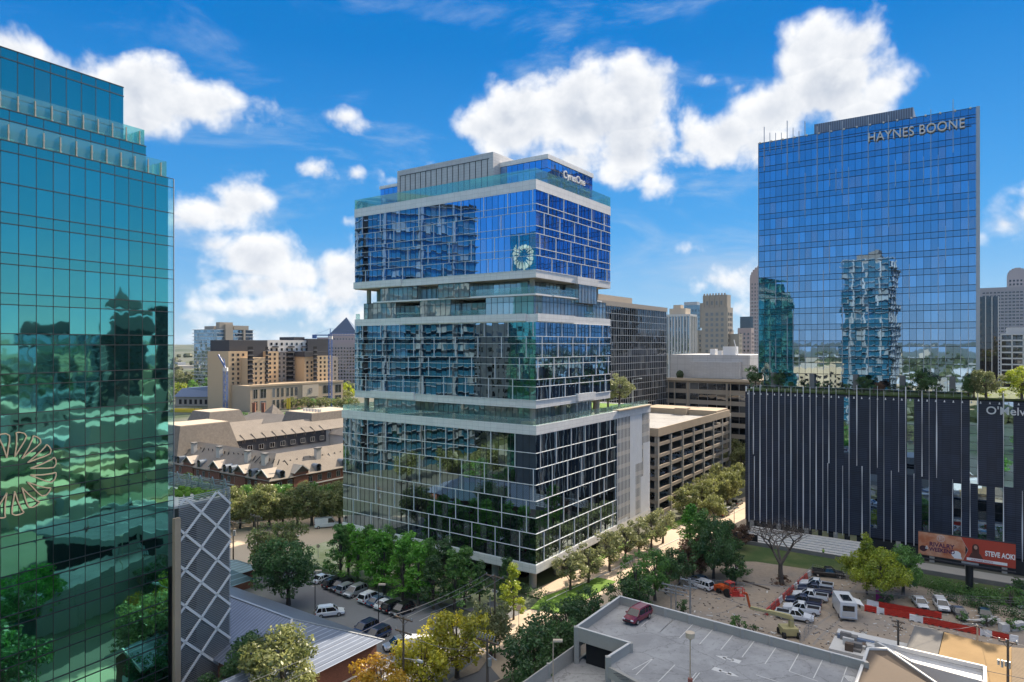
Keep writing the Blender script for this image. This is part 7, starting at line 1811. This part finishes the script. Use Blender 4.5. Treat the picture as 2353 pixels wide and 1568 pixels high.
# odd things lying about the lot
t = thing('dropped_beam', 'long dark timber lying on the dirt lot behind the bare tree', 'timber', G(1730, 1344)); a = G(1707, 1336) - G(1730, 1344); c = G(1768, 1356) - G(1730, 1344); b = MB(); b.beam((a.x, a.y, .12), (c.x, c.y, .12), .3, .25); b.build('beam', M['wood'], t)
for i, (x, y, s) in enumerate(((1688, 1312, 1.4), (2270, 1395, .6), (2345, 1398, .8))):
    t = thing('boulder', ['pale boulder on the grass strip left of the bare tree', 'small white rock on the slope right of the billboard column', 'white rock on the slope at the right edge'][i], 'rock', G(x, y)); b = MB(); b.blob((0, 0, .3), s * .7, 8, 0, .5); b.build('rock', M['offwhite'], t)
for i, (x, y) in enumerate(((2330, 1448), (2345, 1446), (2307, 1450))):
    t = thing('crate', ['white crate at the right end of the barriers, middle one', 'white crate at the right end of the barriers, rightmost', 'white crate at the right end of the barriers, leftmost'][i], 'crate', G(x, y)); b = MB(); b.box(-.6, .6, -.5, .5, 0, 1.2)
    for k in range(4): b.box(-.62, .62, -.52, -.5, .1 + .3 * k, .25 + .3 * k)
    b.build('box', M['offwhite'], t)
t = thing('debris_pile', 'pile of pale boards at the end of the barriers by the dark green car', 'debris', G(2255, 1434)); b = MB(); q = random.Random(4)
for k in range(16): a = q.uniform(-.5, .5); b.beam((q.uniform(-3, 0), q.uniform(-1, 1), .1 + .06 * k), (q.uniform(1, 4), q.uniform(-1, 1), .1 + .05 * k), .2, .06)
b.build('boards', M['offwhite'], t)

# ================================================================== METAL ROOFED BRICK HALL (bottom left)
EO = Vector((-17.9, 94.3, 0))
def hall():
    t = thing('brick_hall', 'long low brick hall with a blue grey ribbed metal hip roof beside the parking lot', 'building', EO, GA)
    b = MB(); b.box(-60, -.8, -16.4, -.8, 0, 4.4); b.box(-7.5, -2.0, -22, -16, 0, 4.2); b.build('wall', M['brick'], t)
    b = MB(); b.box(-60.1, -.7, -16.5, -.7, 1.0, 1.25); b.build('stone_band', M['offwhite'], t)
    r = MB(); z0, z1 = 4.5, 8.2
    v = [(-62, -17.2, z0), (0, -17.2, z0), (0, 0, z0), (-62, 0, z0), (-53, -8.6, z1), (-9.2, -8.6, z1)]
    r.faces(v, [(0, 1, 5, 4), (1, 2, 5), (2, 3, 4, 5), (3, 0, 4), (3, 2, 1, 0)]); r.build('roof', M['ribroof'], t)
    r = MB(); r.faces([(-8.5, -23, 4.3), (-4.7, -23, 6.4), (-4.7, -12, 6.4), (-8.5, -16.5, 4.3), (-1.0, -23, 4.3), (-1.0, -16.5, 4.3)], [(0, 1, 2, 3), (1, 4, 5, 2)]); r.build('porch_roof', M['ribroof'], t)
    r = MB(); r.poly([(-7.6, -22.02, 4.2), (-2.0, -22.02, 4.2), (-4.75, -22.02, 6.1)]); r.build('gable', M['brick'], t)
    r = MB(); r.beam((-53, -8.6, z1), (-9.2, -8.6, z1), .35, .15); r.beam((-9.2, -8.6, z1), (0, 0, z0), .3, .12); r.beam((-9.2, -8.6, z1), (0, -17.2, z0), .3, .12); r.beam((-8.5, -23, 4.3), (-4.7, -23, 6.4), .2, .3); r.beam((-1, -23, 4.3), (-4.7, -23, 6.4), .2, .3); r.build('ridge_cap', M['steel'], t)
    # hipped belvedere roofs on the left
    for (x, y, w, h0, h1) in ((-43, -2, 7, 5, 8.6),):
        r = MB(); hiproof(r, x - w, x + w, y - 5, y + 5, h0, h1, hip=3.0); r.build('dormer_roof', M['copper'], t)
    for x in (-15, -22, -29, -36): w = MB(); w.box(x, x + 2.2, -.82, -.7, 1.2, 3.2); w.build('window', M['win'], t)
    w = MB(); w.box(-6, -3.4, -22.1, -22.0, 0, 2.4); w.build('garage_door', M['offwhite'], t)
M['ribroof'] = stripemat('standing_seam_metal', (0.34, 0.385, 0.47), (0.16, 0.19, 0.25), 0.62, 0.86, 0, .4, .35); M['copper'] = stripemat('blue_green_seam_metal', (0.20, 0.32, 0.38), (0.10, 0.17, 0.2), 0.6, .86, 0, .4, .3)
hall()
t = thing('brick_kiosk', 'small brick kiosk with a blue green metal hip roof by the lit street', 'kiosk', G(528, 1352), GA); b = MB(); b.box(-3, 3, -3, 3, 0, 3.6); b.build('wall', M['brick'], t); b = MB(); hiproof(b, -3, 3, -3, 3, 3.6, 5.4, over=1.0); b.build('roof', M['copper'], t)
t = thing('garden_wall', 'low brown wall with a pale cap at the foot of the hall gable', 'wall', G(865, 1640), GA); b = MB(); b.box(-3, 4, -.15, .15, 0, 1.5); b.build('wall', M['brick'], t); b = MB(); b.box(-3.1, 4.1, -.25, .25, 1.5, 1.65); b.build('cap', M['tan_concrete'], t)

# ================================================================== WORKSHOP ROOFS (bottom right)
def roof_thing(name, label, pts, z, m, wallm, parts=None):
    P = [G(x, y, z) for x, y in pts]; o0 = Vector((P[0].x, P[0].y, 0)); t = thing(name, label, 'building', o0); L = [(p.x - o0.x, p.y - o0.y) for p in P]
    a = sum(L[i][0] * L[(i + 1) % len(L)][1] - L[(i + 1) % len(L)][0] * L[i][1] for i in range(len(L)))
    if a < 0: L = L[::-1]
    b = MB(); b.prism(L, 0, z - .25); b.build('wall', M[wallm], t); b = MB(); c = Vector((sum(p[0] for p in L) / len(L), sum(p[1] for p in L) / len(L)))
    b.prism([(c.x + (p[0] - c.x) * 1.02, c.y + (p[1] - c.y) * 1.02) for p in L], z - .25, z); b.build('roof', M[m], t)
    if parts: parts(t, L, z, o0)
    return t
M['corr'] = stripemat('corrugated_grey_sheet', (.24, .23, .21), (.15, .145, .14), .35, .6, 3, .95); M['tansheet'] = mat('glossy_tan_roof_coating', (.30, .205, .105), .95, spec=.08, var=.3, scale=.3, var2=.2); M['tanrib'] = stripemat('tan_ribbed_sheet', (.30, .235, .16), (.18, .14, .1), .6, .7, 3, .95)
def d7(x, y): return (1882.3 + .2496 * x, 1176.4 + .2496 * y)
roof_thing('workshop', 'grey corrugated shed roof behind the tan one, by the barriers', [d7(885, 1040), d7(1148, 1108), d7(1098, 1312), d7(805, 1248)], 5.0, 'corr', 'concrete_dk')
roof_thing('workshop', 'shiny tan coated workshop roof in full sun', [d7(1150, 1110), d7(1500, 1200), d7(1765, 1245), d7(1770, 1700), d7(1500, 1640), d7(1100, 1320)], 5.0, 'tansheet', 'tan_concrete')
roof_thing('workshop', 'tan ribbed shed roof beside the shiny tan one', [d7(1775, 1250), d7(1990, 1270), d7(1990, 1800), d7(1775, 1700)], 5.2, 'tanrib', 'tan_concrete')
def strip(t, L, z, o0):
    pass
def front_roof():
    z = 6.0; A = [G(*d7(450, 1262), 9.8), G(*d7(625, 1264), 9.8), G(*d7(1180, 1600), 9.0), G(*d7(310, 1640), 9.2)]
    o0 = Vector((A[0].x, A[0].y, 0)); t = thing('brown_roofed_shop', 'near shop with a dark brown shingle roof beside the parking deck parapet', 'building', o0)
    L = [p - o0 for p in A]; R_ = [G(*d7(640, 1264), 7.6) - o0, G(*d7(930, 1480), 5.2) - o0, G(*d7(1250, 1720), 5.2) - o0, G(*d7(1180, 1700), 6.2) - o0]
    b = MB(); F_ = G(*d7(250, 1850), 9.2) - o0; H_ = G(*d7(1400, 1800), 6.4) - o0
    b.poly([L[0], F_, H_, L[1]]); b.poly([(L[0].x, L[0].y, 0), (F_.x, F_.y, 0), F_, L[0]]); b.poly([(L[1].x, L[1].y, 0), (L[0].x, L[0].y, 0), L[0], L[1]]); b.poly([(H_.x, H_.y, 0), (L[1].x, L[1].y, 0), L[1], H_]); b.build('roof', M['browntile'], t)
    b = MB(); b.beam(L[0], F_, .3, .3); b.beam(L[0], L[1], .3, .3); b.beam(L[1], H_, .3, .2); b.build('verge_trim', M['offwhite'], t)
M['browntile'] = mat('brown_rolled_roofing', (.115, .085, .06), .9, var=.12, scale=.3, var2=.12, scale2=6)
front_roof()
def parapet_box():
    P = [G(*d7(520, 1195), 6.6), G(*d7(1525, 1425), 6.6), G(*d7(1530, 1570), 6.6), G(*d7(870, 1390), 6.6), G(*d7(690, 1290), 6.6)]
    o0 = Vector((P[0].x, P[0].y, 0)); t = thing('white_parapet_shop', 'long white parapet roof strip crossing behind the brown roof', 'building', o0); L = [(p.x - o0.x, p.y - o0.y) for p in P]
    b = MB(); a = sum(L[i][0] * L[(i + 1) % 5][1] - L[(i + 1) % 5][0] * L[i][1] for i in range(5)); b.prism(L if a > 0 else L[::-1], 0, 5.9); b.build('flat_roof', M['mech'], t)
    b = MB()
    for i in range(5): p, q_ = L[i], L[(i + 1) % 5]; b.beam((*p, 3.4), (*q_, 3.4), .35, 6.6)
    b.build('parapet', M['offwhite'], t)
parapet_box()
t = thing('junk_lean_to', 'ribbed lean-to with a white flat roof full of junk beside the brown roof', 'shed', Vector((G(*d7(420, 1200), 4).x, G(*d7(420, 1200), 4).y, 0)), AU); b = MB(); b.box(-4, 6, -4, 4, 0, 3.6); b.build('wall', M['offwhite'], t)
b = MB(); b.hexa([(-4, 1, 3.6), (6, 1, 3.6), (6, 4.6, 3.2), (-4, 4.6, 3.2), (-4, 1, 3.75), (6, 1, 3.75), (6, 4.6, 3.35), (-4, 4.6, 3.35)]); b.build('ribbed_roof', M['corr'], t)
b = MB(); q = random.Random(8)
for k in range(14): x, y = q.uniform(-3.6, 3), q.uniform(-3.6, .2); b.box(x, x + q.uniform(.6, 2.2), y, y + q.uniform(.4, 1.4), 3.6, 3.8 + q.uniform(.1, .9), k % 3)
b.build('roof_junk', [M['wood'], M['concrete_dk'], M['offwhite']], t)
b = MB(); b.box(-3.6, 5, .3, .9, 3.6, 4.1); b.build('blue_tarp_roll', M['greenroof'], t)
paint_cars()
# ================================================================== THE CITY THE MIRROR GLASS SEES (beside and behind the viewpoint)
def balcony_tower(loc, rz, W, Dp, H, label, m='g_center'):
    t = thing('balcony_tower', label, 'building', loc, rz); b = MB(); b.box(0, W, 0, Dp, 0, H); b.build('core', M['black'], t)
    n = int(H / 3.4); gl = MB()
    for kind, L in (('F', W), ('R', Dp), ('B', W), ('L', Dp)):
        f = Face(kind, 0, {'F': 0, 'R': W, 'B': Dp, 'L': 0}[kind])
        for j in range(n):
            for i in range(int(L / 3)): f.quad(gl, 3 * i, 3 * i + 3, 3.4 * j, 3.4 * j + 3.4, .05, 0, rcol())
    gl.build('window_wall', M[m], t, pane=True)
    b = MB()
    for j in range(1, n + 1):
        b.box(-1.2, W + 1.2, -1.2, Dp + 1.2, 3.4 * j - .08, 3.4 * j + .08) if (j % 9) else b.box(-.3, W + .3, -.3, Dp + .3, 3.4 * j - .15, 3.4 * j + .15)
    b.build('balcony_slab', M['steel'], t)
    b = MB()
    for x in (W * .22, W * .5, W * .8):
        for y in (-1.0, Dp + .4): b.box(x - .35, x + .35, y, y + .6, 0, H)
    for y in (Dp * .2, Dp * .5, Dp * .82):
        for x in (-.9, W + .3): b.box(x, x + .6, y - .5, y + .5, 0, H)
    b.build('column', M['steel'], t)
    b = MB(); b.box(W * .25, W * .75, Dp * .2, Dp * .8, H, H + 5); b.build('plant_room', M['concrete_dk'], t)
M['g_apart'] = glass('teal_apartment_glass', (.45, .62, .72), .01, .01, .5, refl=.35, inner=(.03, .13, .20), vary=.5)
balcony_tower(Vector((-168, 96, 0)), R(-4), 36, 44, 100, 'tall balcony tower seen only reflected in the left glass of the blue tower', 'g_apart')
balcony_tower(Vector((-98, -34, 0)), R(-30), 24, 20, 92, 'balcony tower seen only as a reflection in the middle of the slab tower', 'g_apart')
def plain(name, label, loc, rz, W, Dp, H, wm, pitch=4, fl=3.8, cap=None):
    t = thing(name, label, 'building', loc, rz); b = MB(); b.box(0, W, 0, Dp, 0, H); b.build('wall', M[wm], t)
    g = MB()
    for kind, L in (('F', W), ('R', Dp), ('B', W), ('L', Dp)):
        f = Face(kind, 0, {'F': 0, 'R': W, 'B': Dp, 'L': 0}[kind])
        for (a0, a1, z0, z1) in grid(L, H, 0, pitch, fl, pitch * .55, fl * .5): f.quad(g, a0, a1, z0, z1, .04, 0, rcol())
    g.build('window_field', M['win'], t, pane=True)
    if cap: b = MB(); cap(b, W, Dp, H); b.build('roof', M['concrete_dk'], t)
plain('pale_block', 'cream apartment slab reflected beside the green strip of the blue tower', Vector((-190, 66, 0)), R(-10), 20, 16, 56, 'creamstone')
plain('pale_block', 'white apartment block reflected low in the blue tower', Vector((-232, 74, 0)), R(-10), 22, 14, 44, 'whitewall')
def spire(b, W, Dp, H):
    b.box(-1.5, W + 1.5, -1.5, Dp + 1.5, H - 6, H + 2); b.faces([(-1, -1, H + 4), (W + 1, -1, H + 4), (W + 1, Dp + 1, H + 4), (-1, Dp + 1, H + 4), (W / 2, Dp / 2, H + 24)], [(0, 1, 4), (1, 2, 4), (2, 3, 4), (3, 0, 4)])
plain('spired_tower', 'spired tower seen only as a dark reflection in the green mirror tower', Vector((318, 70, 0)), 0, 22, 20, 60, 'charcoal', cap=spire)
plain('grey_block', 'grey block reflected right of the spire in the green mirror tower', Vector((318, 97, 0)), 0, 24, 26, 66, 'charcoal')
balcony_tower(Vector((262, 34, 0)), R(8), 22, 34, 49, 'white framed mid-rise seen only as a reflection in the green mirror tower')
plain('grey_block', 'domed office reflected left in the green mirror tower', Vector((270, -8, 0)), R(4), 24, 20, 48, 'charcoal')
plain('grey_block', 'low office reflected low in the green mirror tower', Vector((190, 40, 0)), R(-34), 26, 44, 17, 'concrete')
plain('grey_block', 'broad dark office reflected far left in the green mirror tower', Vector((240, -80, 0)), R(-20), 30, 30, 30, 'greywall')
plain('grey_block', 'bright flat warehouse reflected in the green mirror tower', Vector((150, -4, 0)), R(-34), 40, 30, 8, 'whitewall')
plain('tan_block', 'tan mid-rise reflected low in the slab tower', Vector((-190, -90, 0)), R(-30), 60, 24, 30, 'tanwall')
plain('tan_block', 'tan warehouse reflected at the slab tower foot', Vector((-80, -150, 0)), R(-30), 80, 30, 16, 'creamstone')
plain('tan_block', 'long pale warehouse reflected right in the slab tower', Vector((20, -190, 0)), R(-20), 70, 40, 14, 'whitewall')
t = thing('radio_mast', 'red and white radio mast seen only as a reflection in the slab tower', 'mast', Vector((-10, -160, 0))); b = MB(); H = 104
for j in range(20):
    z0, z1 = H * j / 20, H * (j + 1) / 20; w0, w1 = 3.0 * (1 - z0 / H) + .5, 3.0 * (1 - z1 / H) + .5
    for (x, y) in ((-1, -1), (1, -1), (1, 1), (-1, 1)): b.beam((x * w0, y * w0, z0), (x * w1, y * w1, z1), .4, mi=j % 4 // 2)
    b.beam((-w0, -w0, z0), (w1, -w1, z1), .2, mi=j % 4 // 2); b.beam((w0, w0, z0), (-w1, w1, z1), .2, mi=j % 4 // 2)
b.build('lattice', [M['orange'], M['white']], t)
# trees and roofs under the camera for the low mirror glass
q = random.Random(55)
for i in range(26):
    a = q.uniform(-1.9, 1.9); d = q.uniform(20, 70); p = Vector((-10 + d * math.sin(a) * .9, 24 - d * math.cos(a), 0)) if i % 2 else Vector((q.uniform(-30, -5), q.uniform(20, 74), 0))
    tree('oak', q.choice(('mid', 'dark', 'bright', 'oak')), p, 'street tree seen only as a reflection low in the green tower', q.uniform(.9, 1.3), group='trees near the viewpoint')

for i in range(46):
    x = q.uniform(-190, -66); y = q.uniform(60, 190)
    if x / y > -.56 or (x > -100 and y < 100) or (-170 < x < -125 and 88 < y < 142): continue
    tree('oak', q.choice(('mid', 'dark', 'oak', 'oak')), Vector((x, y, 0)), 'street tree seen only as a reflection low in the blue tower', q.uniform(.95, 1.3), group='trees behind the green tower')
# ================================================================== AIR
mb = MB(); mb.box(-9500, 9500, -9500, 22500, -1.5, 200)
m, t, b = basemat('haze_air'); t.n.remove(b)
pv = t.new('ShaderNodeVolumePrincipled'); pv.inputs['Color'].default_value = (.72, .84, 1, 1); pv.inputs['Density'].default_value = 0.00002; pv.inputs['Anisotropy'].default_value = 0.2
t.l.new(pv.outputs[0], t.n['Material Output'].inputs['Volume'])
tag(mb.build('haze', m), kind='stuff')
